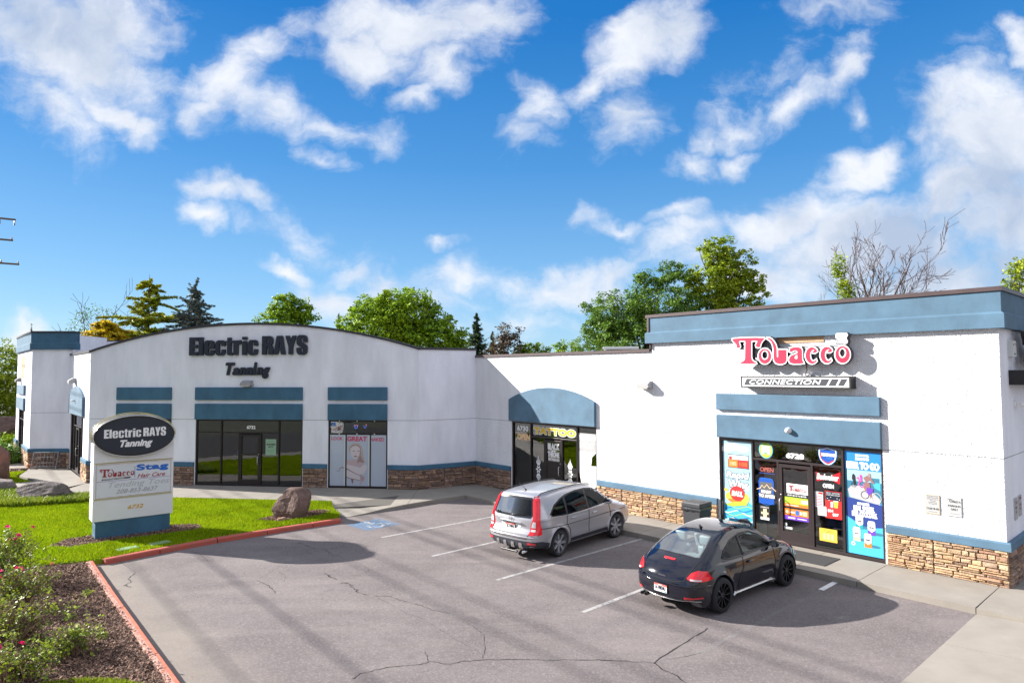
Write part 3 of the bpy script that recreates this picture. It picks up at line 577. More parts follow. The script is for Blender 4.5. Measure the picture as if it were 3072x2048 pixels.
kerb('kerb', 'orange red worn kerb along the mulch bed', [(-10.42, 16.58), (-9.3, 15.22), (-7.4, 12.95), (-4.95, 10.05), (-2.2, 6.8)], ('curb_orange', 'curb_worn'))

# markings
def marking(pts, w, mat='paint_white', z=-.126, name='parking_line', label=None):
    mb = MB(mat); mb.add(*strip(pts, w, z)); return structure(mb, name, label, recalc=False)
marking([(-3.79, 19.29), (-.60, 22.05), (.2, 22.75)], .10, label='white parking line nearest the blue disabled symbol')
marking([(-2.10, 17.31), (.0, 19.2), (1.9, 20.85)], .10, label='white parking line left of the silver car')
marking([(-.37, 15.33), (3.76, 19.09)], .10, label='white parking line between the two cars')
marking([(1.376, 13.27), (2.83, 14.64), (5.4, 17.05)], .10, label='faded white parking line under the black car')
marking([(3.15, 11.34), (5.2, 13.2), (6.7, 14.55)], .10, 'paint_faint', label='nearly worn off parking line beside the black car')
marking([(6.7, 14.55), (7.30, 15.10)], .12, 'paint_white_bright', z=-.122, label='short bright end of a parking line at the walk')
hc = MB('paint_hc_blue'); hcM = frame(-4.36, 20.93, .69, .72, -.126)
hc.add([(-.62, -.55, 0), (.62, -.55, 0), (.62, .6, 0), (-.62, .6, 0)], [(0, 1, 2, 3)]); hc.mat('paint_hc_white')
def arc(cx, cy, r, a0, a1, n=14): return [(cx+r*math.cos(R(a0+(a1-a0)*i/n)), cy+r*math.sin(R(a0+(a1-a0)*i/n))) for i in range(n+1)]
for pts, w in ((arc(-.05, -.16, .24, 130, 360), .09), ([(.0, .3), (.0, .0), (.22, 0), (.36, -.3), (.46, -.26)], .10), ([(.0, .14), (.2, .14)], .07), (arc(-.0, .40, .05, 0, 360), .08)): hc.add(*strip(pts, w, .003))
structure(hc, 'disabled_parking_symbol', 'worn blue square with white wheelchair symbol painted on the asphalt', hcM, recalc=False)
def crack(pts, w, mat='crack', sub=6, j=.05, name='asphalt_crack'):
    out = []; ws = []
    for a, b in zip(pts, pts[1:]):
        for i in range(sub):
            t = i/sub; out.append((a[0]+(b[0]-a[0])*t+random.gauss(0, j), a[1]+(b[1]-a[1])*t+random.gauss(0, j))); ws.append(w*random.uniform(.35, 1.4))
    out.append(pts[-1]); ws.append(w*.3)
    mb = MB(mat); mb.add(*strip(out, ws, -.1265)); return mb
cr = MB('crack')
def addc(pts, w, mat='crack', **k):
    c = crack(pts, w*.75, mat, **k); cr.mat(mat); cr.add(c.v, c.f)
addc([(1.43, 11.11), (0.55, 11.1), (-0.43, 11.14), (-0.85, 11.07), (-1.05, 10.96), (-1.34, 11.07), (-1.6, 10.94), (-2.04, 10.86), (-2.4, 10.64), (-2.52, 10.46)], 0.022, 'crack', j=0.012)
addc([(-4.47, 15.86), (-4.04, 15.37)], 0.05, 'crack', j=0.02)
addc([(-3.87, 15.17), (-3.74, 15.14), (-3.59, 14.91), (-3.36, 14.53), (-3.1, 14.33)], 0.04, 'crack', j=0.02)
addc([(-3.0, 14.28), (-2.64, 14.27), (-2.37, 14.01), (-2.02, 13.79), (-1.63, 13.44), (-1.23, 13.24)], 0.018, 'crack', j=0.012)
addc([(-5.86, 15.35), (-5.57, 15.08), (-5.32, 14.79), (-5.13, 14.46)], 0.028, 'crack', j=0.012)
addc([(-7.15, 14.88), (-6.44, 15.09), (-5.89, 15.36)], 0.012, 'crack_soft', j=0.012)
addc([(-5.89, 15.36), (-5.8, 15.96), (-5.74, 16.66), (-5.31, 16.99), (-4.92, 17.32)], 0.012, 'crack_soft', j=0.012)
addc([(-5.27, 15.46), (-4.88, 15.62), (-4.48, 15.78), (-4.15, 16.46)], 0.012, 'crack_soft', j=0.012)
addc([(-2.84, 14.14), (-2.17, 13.33), (-1.73, 12.93), (-1.12, 12.1), (-0.52, 11.38)], 0.014, 'crack_soft', j=0.012)
addc([(-0.77, 12.6), (-0.55, 12.19), (-0.47, 11.55), (-0.51, 11.17)], 0.012, 'crack', j=0.012)
addc([(-1.5, 11.47), (-1.4, 11.08)], 0.014, 'crack', j=0.012)
addc([(-6.04, 18.73), (-5.58, 18.31), (-5.31, 18.0)], 0.025, 'crack', j=0.012)
addc([(-5.04, 17.93), (-4.83, 18.21), (-4.59, 18.43)], 0.02, 'crack', j=0.012)
addc([(-5.04, 17.93), (-4.75, 17.51), (-4.38, 17.25)], 0.022, 'crack', j=0.012)
addc([(-6.2, 17.74), (-5.96, 17.88)], 0.02, 'crack', j=0.012)
addc([(-8.61, 17.88), (-8.23, 17.56), (-7.69, 16.87)], 0.014, 'crack', j=0.012)
addc([(-9.02, 16.0), (-8.93, 15.51), (-8.7, 15.27), (-8.76, 15.05), (-8.51, 14.9)], 0.03, 'crack', j=0.02)
addc([(-10.36, 17.29), (-9.74, 16.71), (-9.02, 16.0)], 0.02, 'crack_soft', j=0.012)
addc([(-5.7, 16.13), (-5.35, 15.71), (-5.21, 15.23)], 0.012, 'crack_soft', j=0.012)
addc([(-3.7, 15.69), (-3.47, 16.02), (-3.5, 16.27)], 0.01, 'crack_soft', j=0.012)
addc([(1.43, 11.11), (2.28, 10.98), (3.27, 12.06), (3.62, 12.45)], 0.03, 'crack', j=0.02)
addc([(2.28, 10.98), (2.65, 10.28)], 0.03, 'crack', j=0.02)
addc([(2.28, 10.98), (3.48, 11.51)], 0.012, 'crack_soft', j=0.012)

tag(structure(cr, 'asphalt_crack', 'dark branching cracks in the asphalt', recalc=False), kind='structure')

# lawn, beds
LAWN = [(-10.35, 16.7), (-9.45, 17.8), (-8.45, 18.92), (-7.0, 20.2), (-5.6, 21.42), (-5.72, 22.05), (-6.1, 22.7), P2(ML_, 7.0, -2.68), P2(ML_, -4.9, -2.68), (-17.3, 25.7), (-20.5, 26.7), (-23.4, 27.4), sl(27.5, .42), sl(15.9, .42), (-12.5, 15.9)]
structure(MB('lawn_ground').slab(LAWN, -.16, -.02), 'lawn', 'bright green lawn around the sign')
structure(MB('lawn_ground').slab([(-22.7, 30.2), (-20.9, 28.8), (-21.7, 28.0), (-24.2, 28.8), (-25, 29.6), (-24, 31.5), (-23.3, 31.8)], -.16, -.02), 'lawn', 'small patch of lawn beside the left walk')
BED = [(-10.4, 16.5), (-12.5, 15.85), sl(15.8, .45), sl(2, .45), (-2.0, 6.0), (-5.0, 10.0), (-7.45, 12.9), (-9.3, 15.1)]
structure(MB('mulch_ground').slab(BED, -.16, -.03), 'flower_bed', 'brown mulch bed with roses')
structure(MB('soil').slab([(-25, 29.6), (-24.0, 31.6), (-23.7, 32.4), P2(MW_, -.6, -1.0), P2(MW_, -7, -1.4), sl(40, .42), sl(29, .42), (-23.5, 28.9)], -.16, -.04), 'flower_bed', 'brown planting bed left of the tower')
structure(MB('soil').slab([(-12.6, 17.9), (-11.9, 17.75), (-11.2, 18.45), (-10.2, 19.2), (-9.4, 19.75), (-9.3, 20.2), (-9.7, 20.6), (-10.6, 20.5), (-11.6, 19.8), (-12.6, 18.7)], -.1, -.008), 'soil_bed', 'bare soil patch at the foot of the sign')
structure(MB('soil').slab([(-8.0, 21.2), (-7.3, 20.85), (-6.4, 21.55), (-6.15, 22.1), (-6.5, 22.4), (-7.5, 22.1)], -.1, -.008), 'soil_bed', 'bare soil ring around the boulder')
def inside(poly, x, y):
    c = np.zeros(len(x), bool); n = len(poly)
    for i in range(n):
        (x1, y1), (x2, y2) = poly[i], poly[i-1]
        with np.errstate(divide='ignore', invalid='ignore'):
            c ^= ((y1 > y) != (y2 > y)) & (x < (x2-x1)*(y-y1)/(y2-y1+1e-12)+x1)
    return c
def np_mesh(name, V, F, mat, smooth=False):
    me = bpy.data.meshes.new(name); n, k = F.shape
    me.vertices.add(len(V)); me.vertices.foreach_set('co', V.astype(np.float32).ravel())
    me.loops.add(n*k); me.loops.foreach_set('vertex_index', F.astype(np.int32).ravel())
    me.polygons.add(n); me.polygons.foreach_set('loop_start', np.arange(0, n*k, k, dtype=np.int32)); me.polygons.foreach_set('loop_total', np.full(n, k, np.int32))
    if smooth: me.polygons.foreach_set('use_smooth', np.ones(n, bool))
    me.materials.append(MATS[mat]); me.update(calc_edges=True); me.validate(); return me
def scatter_pts(poly, n, holes=()):
    xs = [p[0] for p in poly]; ys = [p[1] for p in poly]; rs = np.random.default_rng(len(poly)*7+n)
    x = rs.uniform(min(xs), max(xs), n); y = rs.uniform(min(ys), max(ys), n); k = inside(poly, x, y)
    for h in holes: k &= ~inside(h, x, y)
    return x[k], y[k], rs
def grass(poly, n, holes, hmin, hmax, w, z, label, mat='grass', lean=.6):
    x, y, rs = scatter_pts(poly, n, holes); n = len(x); a = rs.uniform(0, 6.283, n); h = rs.uniform(hmin, hmax, n); la = rs.uniform(0, 6.283, n); le = rs.uniform(0, lean, n)*h
    V = np.empty((n, 3, 3)); B = np.stack([x, y, np.full(n, z)], 1); dx = np.stack([np.cos(a), np.sin(a), np.zeros(n)], 1)*(w*rs.uniform(.6, 1.2, n))[:, None]
    V[:, 0] = B-dx; V[:, 1] = B+dx; V[:, 2] = B+np.stack([np.cos(la)*le, np.sin(la)*le, h], 1)
    o = bpy.data.objects.new('grass', np_mesh('grass', V.reshape(-1, 3), np.arange(n*3).reshape(n, 3), mat)); put(o, ID); tag(o, label, 'grass', None, 'stuff')
SB = [(-12.5, 18.0), (-11.9, 17.85), (-11.2, 18.5), (-10.2, 19.25), (-9.45, 19.8), (-9.4, 20.15), (-9.7, 20.5), (-10.6, 20.4), (-11.6, 19.7), (-12.5, 18.7)]
RB = [(-8.1, 21.1), (-7.3, 20.85), (-6.4, 21.65), (-6.1, 22.35), (-6.5, 22.6), (-7.5, 22.1)]
NEAR = [p for p in LAWN if p[0] > -27]+[]
grass([(-10.35, 16.7), (-9.45, 17.8), (-8.45, 18.92), (-7.0, 20.2), (-5.6, 21.42), (-5.72, 22.05), (-6.1, 22.7), P2(ML_, 7.0, -2.68), P2(ML_, -4.9, -2.68), (-17.3, 25.7), (-20.5, 26.7), (-23.0, 27.3), sl(15.9, .5), (-12.5, 15.9)], 420000, (SB, RB), .035, .075, .012, -.02, 'short bright green grass of the lawn')
grass([(-22.7, 30.2), (-20.9, 28.8), (-21.7, 28.0), (-24.2, 28.8), (-25, 29.6), (-24, 31.5), (-23.3, 31.8)], 24000, (), .04, .08, .014, -.02, 'short grass patch beside the left walk')
grass([(-7.1, 10.12), (-6.6, 10.25), (-6.0, 10.22), (-5.5, 10.05), (-5.1, 9.75), (-5.6, 9.0), (-7.4, 9.0)], 26000, (), .03, .07, .006, -.03, 'dry yellowish grass tuft at the lower edge of the bed')
# taller ground cover between the rocks
grass([(-19.4, 24.3), (-19.2, 23.4), (-17.5, 23.2), (-15.7, 23.9), (-14.9, 24.8), (-15.6, 25.2), (-17.2, 25.1)], 30000, ([(-18.3, 24.2), (-16.6, 24.2), (-16.6, 25.0), (-18.3, 25.0)],), .10, .26, .035, -.02, 'leafy ground cover around the long boulder', mat='rose_leaf', lean=1.1)
grass([(-24, 27.6), (-24, 25.2), (-19.2, 24.2), (-18.6, 25.4), (-19.2, 26.4)], 30000, (), .10, .24, .03, -.02, 'leafy ground cover behind the boulders', mat='rose_leaf', lean=1.1)
def chips(poly, n, label, size=(.012, .05), z0=-.03):
    x, y, rs = scatter_pts(poly, n); n = len(x); a = rs.uniform(0, 6.283, n); l = rs.uniform(*size, n); w = l*rs.uniform(.2, .6, n)
    t = rs.normal(0, .45, (n, 2)); d = np.stack([np.cos(a), np.sin(a), t[:, 0]], 1)*l[:, None]*.5; e = np.stack([-np.sin(a), np.cos(a), t[:, 1]], 1)*w[:, None]*.5
    B = np.stack([x, y, z0+rs.uniform(.004, .03, n)], 1); V = np.stack([B-d-e, B+d-e, B+d+e, B-d+e], 1)
    o = bpy.data.objects.new('mulch_chips', np_mesh('mulch', V.reshape(-1, 3), np.arange(n*4).reshape(n, 4), 'mulch')); put(o, ID); tag(o, label, 'mulch', None, 'stuff')
chips([(-10.4, 16.5), (-12.5, 15.8), (-13, 15.8), (-7.2, 8.8), (-4.6, 8.8), (-5.0, 10.0), (-7.45, 12.9), (-9.3, 15.1)], 170000, 'loose brown bark mulch covering the rose bed')
chips([(-25, 29.6), (-24.0, 31.6), (-23.7, 32.4), P2(MW_, -.6, -1.0), P2(MW_, -7, -1.4), (-31, 37), sl(30, .5), (-23.5, 28.9)], 26000, 'brown bark mulch left of the tower', (.05, .12))

chips(SB, 9000, 'loose bark and soil crumbs at the foot of the sign', (.02, .06), -.006); chips(RB, 7000, 'loose bark and soil crumbs around the boulder', (.02, .06), -.006)

# ================================================================== the building
bld = thing('shopping_building', 'white stucco shopping strip with blue bands, stone base and arched roofline', 'building', at(-3, 26, 0))
OFFS = [0]
def wall_band(M, u0, u1, z0, z1, mat='stucco', name='stucco_wall'):
    MB(mat).box(u0, u1, 0, .25, z0, z1).build(name, bld, M)
def wall(M, u0, u1, top, openings, mat='stucco'):
    mb = MB(mat); c = u0
    for a, b in openings+[(u1, u1)]:
        if a-c > .02: mb.box(c, a, 0, .25, 0, 2.715)
        c = b
    mb.box(u0, u1, 0, .25, 2.73, top)
    mb.mat('grey_dark').box(u0+.01, u1-.01, .006, .24, 2.715, 2.73)     # control joint
    return mb.build('stucco_wall', bld, M)
# arched facade
UC, HS, ZP, ZE = 2.25, 7.25, 6.66, 5.57; RA = (HS*HS+(ZP-ZE)**2)/(2*(ZP-ZE))
def archz(u): return ZP-RA+math.sqrt(RA*RA-(u-UC)**2)
mb = MB('stucco_smooth'); c = -4.996
for a, b in ((-3.67, -1.17), (-.08, 4.64), (5.73, 8.23), (9.496, 9.496)):
    mb.box(c, a, 0, .25, 0, 2.715); c = b
us = [-4.996+i*(14.492)/48 for i in range(49)]
mb.prism([(9.496, 2.73), (-4.996, 2.73)]+[(u, archz(u)) for u in us], 0, .25)
mb.mat('grey_dark').box(-4.98, 9.48, .006, .24, 2.715, 2.73)
mb.build('stucco_wall', bld, ML_, label='tall arched stucco wall in shade')
mb = MB('cap_dark'); us = [-5.05+i*14.6/48 for i in range(49)]
mb.prism([(u, archz(u)+.085) for u in us]+[(u, archz(u)-.005) for u in reversed(us)], -.05, .30); mb.build('parapet_cap', bld, ML_)
wall(MD_, .004, 2.586, 5.57, [], 'stucco_smooth')
wall(MR_, -18.1, -9.12, 5.29, [(-15.86, -11.48)])
wall(MR_, -9.12, -.004, 6.36, [(-6.80, -2.40)])
wall(MS_, .004, 15, 6.36, [], 'stucco_smooth')
wall(MK_, -6.05, -.004, 5.57, [(-5.55, -1.55)], 'stucco_smooth')
wall(MT_, .004, 2.0, 6.70, [], 'stucco_smooth')
wall(MW_, -7.4, -.004, 6.70, [(-5.8, -3.0)], 'stucco_smooth')
def sweep(path, prof, mat, name, label=None, bevel=0):
    pts = [Vector(p) for p in path]; vs = []; n = len(prof)
    for i, p in enumerate(pts):
        ns = []
        if i > 0: d = (p-pts[i-1]).normalized(); ns.append(Vector((d.y, -d.x)))
        if i < len(pts)-1: d = (pts[i+1]-p).normalized(); ns.append(Vector((d.y, -d.x)))
        q = sum(ns, Vector((0, 0))); q = q/max(.3, q.dot(ns[0])) if len(ns) > 1 else ns[0]
        for o_, z in prof: vs.append((p.x+q.x*o_, p.y+q.y*o_, z))
    fs = [(i*n+k, i*n+(k+1) % n, (i+1)*n+(k+1) % n, (i+1)*n+k) for i in range(len(pts)-1) for k in range(n)]
    fs += [tuple(range(n-1, -1, -1)), tuple(range((len(pts)-1)*n, len(pts)*n))]
    return MB(mat).add(vs, fs).build(name, bld, ID, label=label)
CAP = lambda z: [(-.28, z-.09), (-.28, z+.01), (.05, z), (.05, z-.10), (.02, z-.10)]
sweep([P2(MD_, -.04), P2(MD_, 2.59), P2(MD_, 2.6)], CAP(5.66), 'cap_dark', 'parapet_cap')
sweep([P2(MR_, -18.1), P2(MR_, -9.19)], [(-.28, 5.27), (-.28, 5.37), (.05, 5.36), (.05, 5.26), (.02, 5.26)], 'cap', 'parapet_cap')
FP = lambda o: P2(MR_, -9.12-o, 0)
sweep([P2(MR_, -9.17, .26), P2(MR_, -9.17, 0), P2(MR_, 0, 0), P2(MS_, 15)], [(-.0, 5.54), (.13, 5.54), (.13, 5.85), (.07, 5.90), (.07, 6.345), (0, 6.345)], 'blue_sunlit', 'fascia', 'blue stucco cornice band over the corner shop')
sweep([P2(MR_, -9.19, .3), P2(MR_, -9.19, 0), P2(MR_, 0, 0), P2(MS_, 15)], [(-.2, 6.35), (-.2, 6.45), (.105, 6.445), (.105, 6.35)], 'cap', 'parapet_cap')
MB('cap').box(-9.235, -9.165, -.10, -.04, 5.9, 6.35).build('corner_flashing', bld, MR_); MB('cap').box(-9.16, -9.125, -.07, .27, 5.36, 5.53).build('corner_flashing', bld, MR_)
sweep([P2(MW_, -7.4), P2(MW_, 0), P2(MT_, 1.93), P2(MT_, 1.93, .5)], [(0, 5.87), (.11, 5.87), (.11, 6.18), (.07, 6.22), (.07, 6.70), (0, 6.70)], 'blue', 'fascia', 'blue cornice band on the left tower')
sweep([P2(MW_, -7.4), P2(MW_, 0), P2(MT_, 1.93), P2(MT_, 1.93, .5)], [(-.2, 6.70), (-.2, 6.80), (.10, 6.79), (.10, 6.70)], 'cap_dark', 'parapet_cap')
sweep([P2(MK_, -6.6), P2(MK_, 0)], CAP(5.66), 'cap_dark', 'parapet_cap')
TR = [(0, .77), (.085, .77), (.085, .925), (.065, .95), (0, .95)]
sweep([P2(MR_, -11.42), P2(MR_, -6.86)], TR, 'blue_sunlit', 'trim_band'); sweep([P2(MR_, -2.36), P2(MR_, 0), P2(MS_, 15)], TR, 'blue_sunlit', 'trim_band')
sweep([P2(ML_, 8.26), P2(ML_, 9.5), P2(MD_, 2.59), P2(MR_, -15.9)], TR, 'blue', 'trim_band'); sweep([P2(ML_, -1.13), P2(ML_, -.11)], TR, 'blue', 'trim_band'); sweep([P2(ML_, 4.67), P2(ML_, 5.70)], TR, 'blue', 'trim_band')
sweep([P2(MK_, -1.5), P2(MK_, 0), P2(ML_, -3.7)], TR, 'blue', 'trim_band'); sweep([P2(MW_, -2.9), P2(MW_, 0), P2(MT_, 2.0), P2(MK_, -5.6)], TR, 'blue', 'trim_band'); sweep([P2(MW_, -7.4), P2(MW_, -5.85)], TR, 'blue', 'trim_band')
BK = [(0, 0), (.02, 0), (.02, .77), (0, .77)]
for path in ([P2(MR_, -11.42), P2(MR_, -6.86)], [P2(MR_, -2.36), P2(MR_, 0), P2(MS_, 15)], [P2(ML_, 8.26), P2(ML_, 9.5), P2(MD_, 2.59), P2(MR_, -15.9)], [P2(ML_, -1.13), P2(ML_, -.11)], [P2(ML_, 4.67), P2(ML_, 5.70)], [P2(MK_, -1.5), P2(MK_, 0), P2(ML_, -3.7)], [P2(MW_, -2.9), P2(MW_, 0), P2(MT_, 2.0), P2(MK_, -5.6)], [P2(MW_, -7.4), P2(MW_, -5.85)]):
    sweep(path, BK, 'mortar', 'mortar_bed')
# ledge stones
def stone_geo(w, h, d, rs):
    j = lambda a: rs.uniform(-a, a); x0, x1, z0, z1 = -w/2, w/2, -h/2, h/2; e = min(.012, h*.2)
    V = [(x0, 0, z0), (x1, 0, z0), (x1, 0, z1), (x0, 0, z1)]
    F_ = [(x0+e+abs(j(.012)), -d+j(.012), z0+e*.5+abs(j(.008))), (x1-e-abs(j(.012)), -d+j(.012), z0+e*.5+abs(j(.008))), (x1-e-abs(j(.02)), -d+j(.014), z1-e*.6-abs(j(.01))), (x0+e+abs(j(.02)), -d+j(.014), z1-e*.6-abs(j(.01)))]
    M_ = [(p[0]*.5+q[0]*.5+(-.3*e if p[0] < 0 else .3*e), -d*.55, p[2]*.6+q[2]*.4) for p, q in zip(V, F_)]
    cx = ((F_[0][0]+F_[1][0])/2, -d-rs.uniform(-.004, .012), 0)
    vs = V+M_+F_+[cx]
    fs = [(i, (i+1) % 4, (i+1) % 4+4, i+4) for i in range(4)]+[(i+4, (i+1) % 4+4, (i+1) % 4+8, i+8) for i in range(4)]+[(i+8, (i+1) % 4+8, 12) for i in range(4)]
    return vs, fs
def stone_layout(u0, u1, z1, rs):
    out = []; z = 0.0
    cols = []; u = u0
    while u < u1-.05:
        w = min(rs.uniform(.7, 1.3), u1-u); w = u1-u if u1-u-w < .3 else w; cols.append((u, w)); u += w
    for cu, cw in cols:
        z = 0.
        while z < z1-.012:
            h = rs.choice([.036, .045, .05, .055, .065, .08, .115]); h = min(h, z1-z)
            if z1-z-h < .03: h = z1-z
            c = cu
            while c < cu+cw-.01:
                w = rs.uniform(.16, .52) if h < .07 else rs.uniform(.12, .34)
                if cu+cw-c-w < .09: w = cu+cw-c
                out.append((c+w/2, z+h/2, w-.007, h-.006)); c += w
            z += h
    return out
rs = random.Random(5); SMESH = []
for i in range(36):
    mb = MB('stone'); mb.add(*stone_geo(1 if i < 0 else .30, .062, .05, rs)); SMESH.append(mb.data('stone', recalc=False))
def stones_parts(M, u0, u1, mat='stone'):
    for (cu, cz, w, h) in stone_layout(u0, u1, .765, rs):
        o = bpy.data.objects.new('stone', rs.choice(SMESH)); put(o, M @ Matrix.Translation((cu, -.02+rs.uniform(-.008, .008), cz)) @ Matrix.Rotation(rs.uniform(-.03, .03), 4, 'Y') @ Matrix.Diagonal((w/.30, rs.uniform(.8, 1.3), h/.062, 1)), bld)
def stones_stuff(M, u0, u1, mb):
    for (cu, cz, w, h) in stone_layout(u0, u1, .765, rs):
        vs, fs = stone_geo(w, h, rs.uniform(.035, .07), rs); mb.add([tuple(M @ Vector((x+cu, y-.02, z+cz))) for x, y, z in vs], fs)
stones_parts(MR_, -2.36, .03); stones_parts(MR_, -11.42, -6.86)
sm = MB('stone_shaded')
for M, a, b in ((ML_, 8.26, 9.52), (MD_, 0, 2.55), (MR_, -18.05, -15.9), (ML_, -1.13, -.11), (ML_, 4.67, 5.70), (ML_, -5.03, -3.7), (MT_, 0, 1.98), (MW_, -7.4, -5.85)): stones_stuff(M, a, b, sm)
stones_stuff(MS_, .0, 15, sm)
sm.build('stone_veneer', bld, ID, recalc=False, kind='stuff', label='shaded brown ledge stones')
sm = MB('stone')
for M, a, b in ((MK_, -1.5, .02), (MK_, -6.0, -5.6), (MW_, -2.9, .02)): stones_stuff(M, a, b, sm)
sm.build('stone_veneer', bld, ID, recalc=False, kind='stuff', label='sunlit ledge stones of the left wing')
# raised blue panels
def panel(M, u0, u1, z0, z1, mat='blue', d=.10, label=None): MB(mat).box(u0, u1, -d, .0, z0, z1).build('blue_panel', bld, M, bev=.018, label=label)
for a, b in ((-3.68, -1.17), (-.085, 4.64), (5.73, 8.23)):
    panel(ML_, a, b, 3.53, 4.06); panel(ML_, a, b, 2.73, 3.38)
panel(MR_, -6.82, -2.40, 3.52, 3.99, 'blue_sunlit'); panel(MR_, -6.82, -2.40, 2.735, 3.38, 'blue_sunlit')
panel(MW_, -6.2, -2.5, 3.55, 4.06, 'blue_sunlit'); panel(MW_, -6.3, -2.5, 2.74, 3.38, 'blue_sunlit')
def arch_panel(M, u0, u1, ze, zp, z0, mat):
    n = 20; uc = (u0+u1)/2; hs = (u1-u0)/2; s = zp-ze; r = (hs*hs+s*s)/(2*s)
    MB(mat).prism([(u1, z0), (u0, z0)]+[(u0+(u1-u0)*i/n, zp-r+math.sqrt(r*r-(u0+(u1-u0)*i/n-uc)**2)) for i in range(n+1)], -.11, 0).build('arched_panel', bld, M, bev=.015)
arch_panel(MR_, -15.93, -11.48, 3.58, 4.06, 2.745, 'blue_sunlit'); arch_panel(MK_, -5.45, -1.24, 3.6, 4.06, 2.745, 'blue_sunlit')
MB('ply').box(-5.1, -3.4, -.012, -.001, 4.46, 5.63).build('plywood_patch', bld, MW_); MB('ply').box(-4.98, -3.72, -.02, -.002, 5.38, 5.535).build('plywood_patch', bld, MR_)
# roof and what stands behind the parapets
MB('roof').slab([P2(ML_, -4.8, .2), P2(ML_, 9.4, .2), P2(MD_, 2.5, .2), P2(MR_, -17.8, .2), P2(MR_, -.3, .3), P2(MS_, 15, .3), P2(MS_, 15, 12), (0, 40), (-12, 38), P2(MT_, 2.0, 6), P2(MW_, -7.3, .3), P2(MT_, .3, .3), P2(MT_, 1.8, .3)], 4.8, 5.0).build('roof', bld, ID)
MB('stucco_smooth').box(.35, 9, 2.9, 3.15, 4.9, 6.42).mat('cap_dark').box(.3, 9.05, 2.86, 3.19, 6.425, 6.47).build('parapet_wall', bld, MT_)
MB('stucco_smooth').box(.05, .3, .3, 2.9, 4.9, 6.6).build('parapet_wall', bld, frame(*P2(MT_, 1.7, 0), 1, .035))

# ---- shopfronts
def room(M, u0, u1, d=4.5, mat='room'):
    MB(mat).box(u0, u1, d, d+.05, -.05, 2.9).box(u0-.05, u0, .28, d, -.05, 2.9).box(u1, u1+.05, .28, d, -.05, 2.9).box(u0, u1, .28, d, 2.9, 2.95).mat('room_floor').box(u0, u1, .28, d, -.05, .0).build('interior', bld, M)
def storefront(M, u0, u1, bars, trans, panes, mat='bronze', zt=2.715, label=None, gm='glass', w=.055):
    mb = MB(mat); y0, y1 = .03, .14
    mb.box(u0, u0+w, y0, y1, 0, zt).box(u1-w, u1, y0, y1, 0, zt).box(u0+w, u1-w, y0, y1, zt-w, zt).box(u0+w, u1-w, y0, y1, 0.001, .07)
    for b, za, zb in bars: mb.box(b-w/2, b+w/2, y0+.002, y1, za, zb)
    for z, a, b in trans: mb.box(a, b, y0+.004, y1, z-w/2, z+w/2)
    sf = mb.build('storefront', bld, M, bev=.004, label=label)
    for a, b, za, zb, *g in panes:
        MB(g[0] if g else gm).rect(a, b, za, zb, .085).build('pane', sf, M, recalc=False)
    return sf
def door(M, u0, u1, h=2.12, mat='bronze', gm='glass', kick=.26, mid=None, handle='right', label=None, solid=None):
    mb = MB(mat); w = .085; y0, y1 = .035, .11
    mb.box(u0, u0+w, y0, y1, .02, h).box(u1-w, u1, y0, y1, .02, h).box(u0+w, u1-w, y0, y1, h-w, h).box(u0+w, u1-w, y0, y1, .02, kick)
    if mid: mb.box(u0+w, u1-w, y0, y1, mid-.03, mid+.03)
    if solid: mb.mat(solid).box(u0+w, u1-w, y0+.02, y1, kick, mid-.03)
    d = mb.build('door', bld, M, bev=.003, label=label)
    MB(gm).rect(u0+w, u1-w, mid+.03 if solid else kick, h-w, .08).build('door_glass', d, M, recalc=False)
    hx = u1-.05 if handle == 'right' else u0+.05; s = -1 if handle == 'right' else 1
    MB('alu').tube([(hx, .03, 1.20), (hx, -.05, 1.20), (hx+.0*s, -.07, 1.15), (hx, -.07, .92), (hx, -.05, .88), (hx, .03, .88)], .014).cyl((hx, .04, 1.30), (hx, .02, 1.30), .02).build('door_handle', d, M, smooth=True)
    return d
# tanning shop: door bay
B = [(1.05, 0.07, 2.66), (1.85, .07, 2.17), (2.80, .07, 2.17), (3.59, .07, 2.66)]
storefront(ML_, -.08, 4.64, B, [(2.19, -.02, 1.02), (2.18, 1.08, 3.56)], [(-.03, 1.03, .07, 2.17), (-.03, 1.03, 2.21, 2.67), (1.07, 1.83, .07, 2.16), (1.07, 3.57, 2.2, 2.67), (2.82, 3.57, .07, 2.16), (3.61, 4.6, .07, 2.67)], label='dark framed glass shopfront with a middle door')
door(ML_, 1.88, 2.77, kick=.26, mid=1.28); room(ML_, -.08, 4.64)
storefront(ML_, 5.73, 8.23, [(6.48, .07, 2.15), (7.50, .07, 2.15)], [(2.17, 5.78, 8.18)], [(5.78, 8.18, 2.2, 2.67)], label='dark framed window holding the white banner')
room(ML_, 5.73, 8.23)
storefront(ML_, -3.67, -1.17, [(-2.42, .07, 2.66)], [(2.18, -3.6, -1.2)], [(-3.62, -2.44, .07, 2.15), (-2.4, -1.22, .07, 2.15), (-3.62, -1.22, 2.2, 2.67)]); room(ML_, -3.67, -1.17)
# tattoo shop
storefront(MR_, -15.86, -11.48, [(-14.81, .07, 2.66), (-14.07, .07, 2.17), (-13.17, .07, 2.17), (-12.42, .07, 2.66)], [(2.19, -14.78, -12.45)],
           [(-15.8, -14.83, .07, 2.67), (-14.78, -14.09, .07, 2.16), (-14.78, -12.45, 2.2, 2.67, 'glass_dark'), (-13.15, -12.45, .07, 2.16), (-12.4, -11.53, .07, 2.67)], label='dark framed glass shopfront under the arched panel')
door(MR_, -14.04, -13.20, kick=.26, mid=1.32, handle='right', solid='bronze', gm='glass_dark'); room(MR_, -15.86, -11.48)
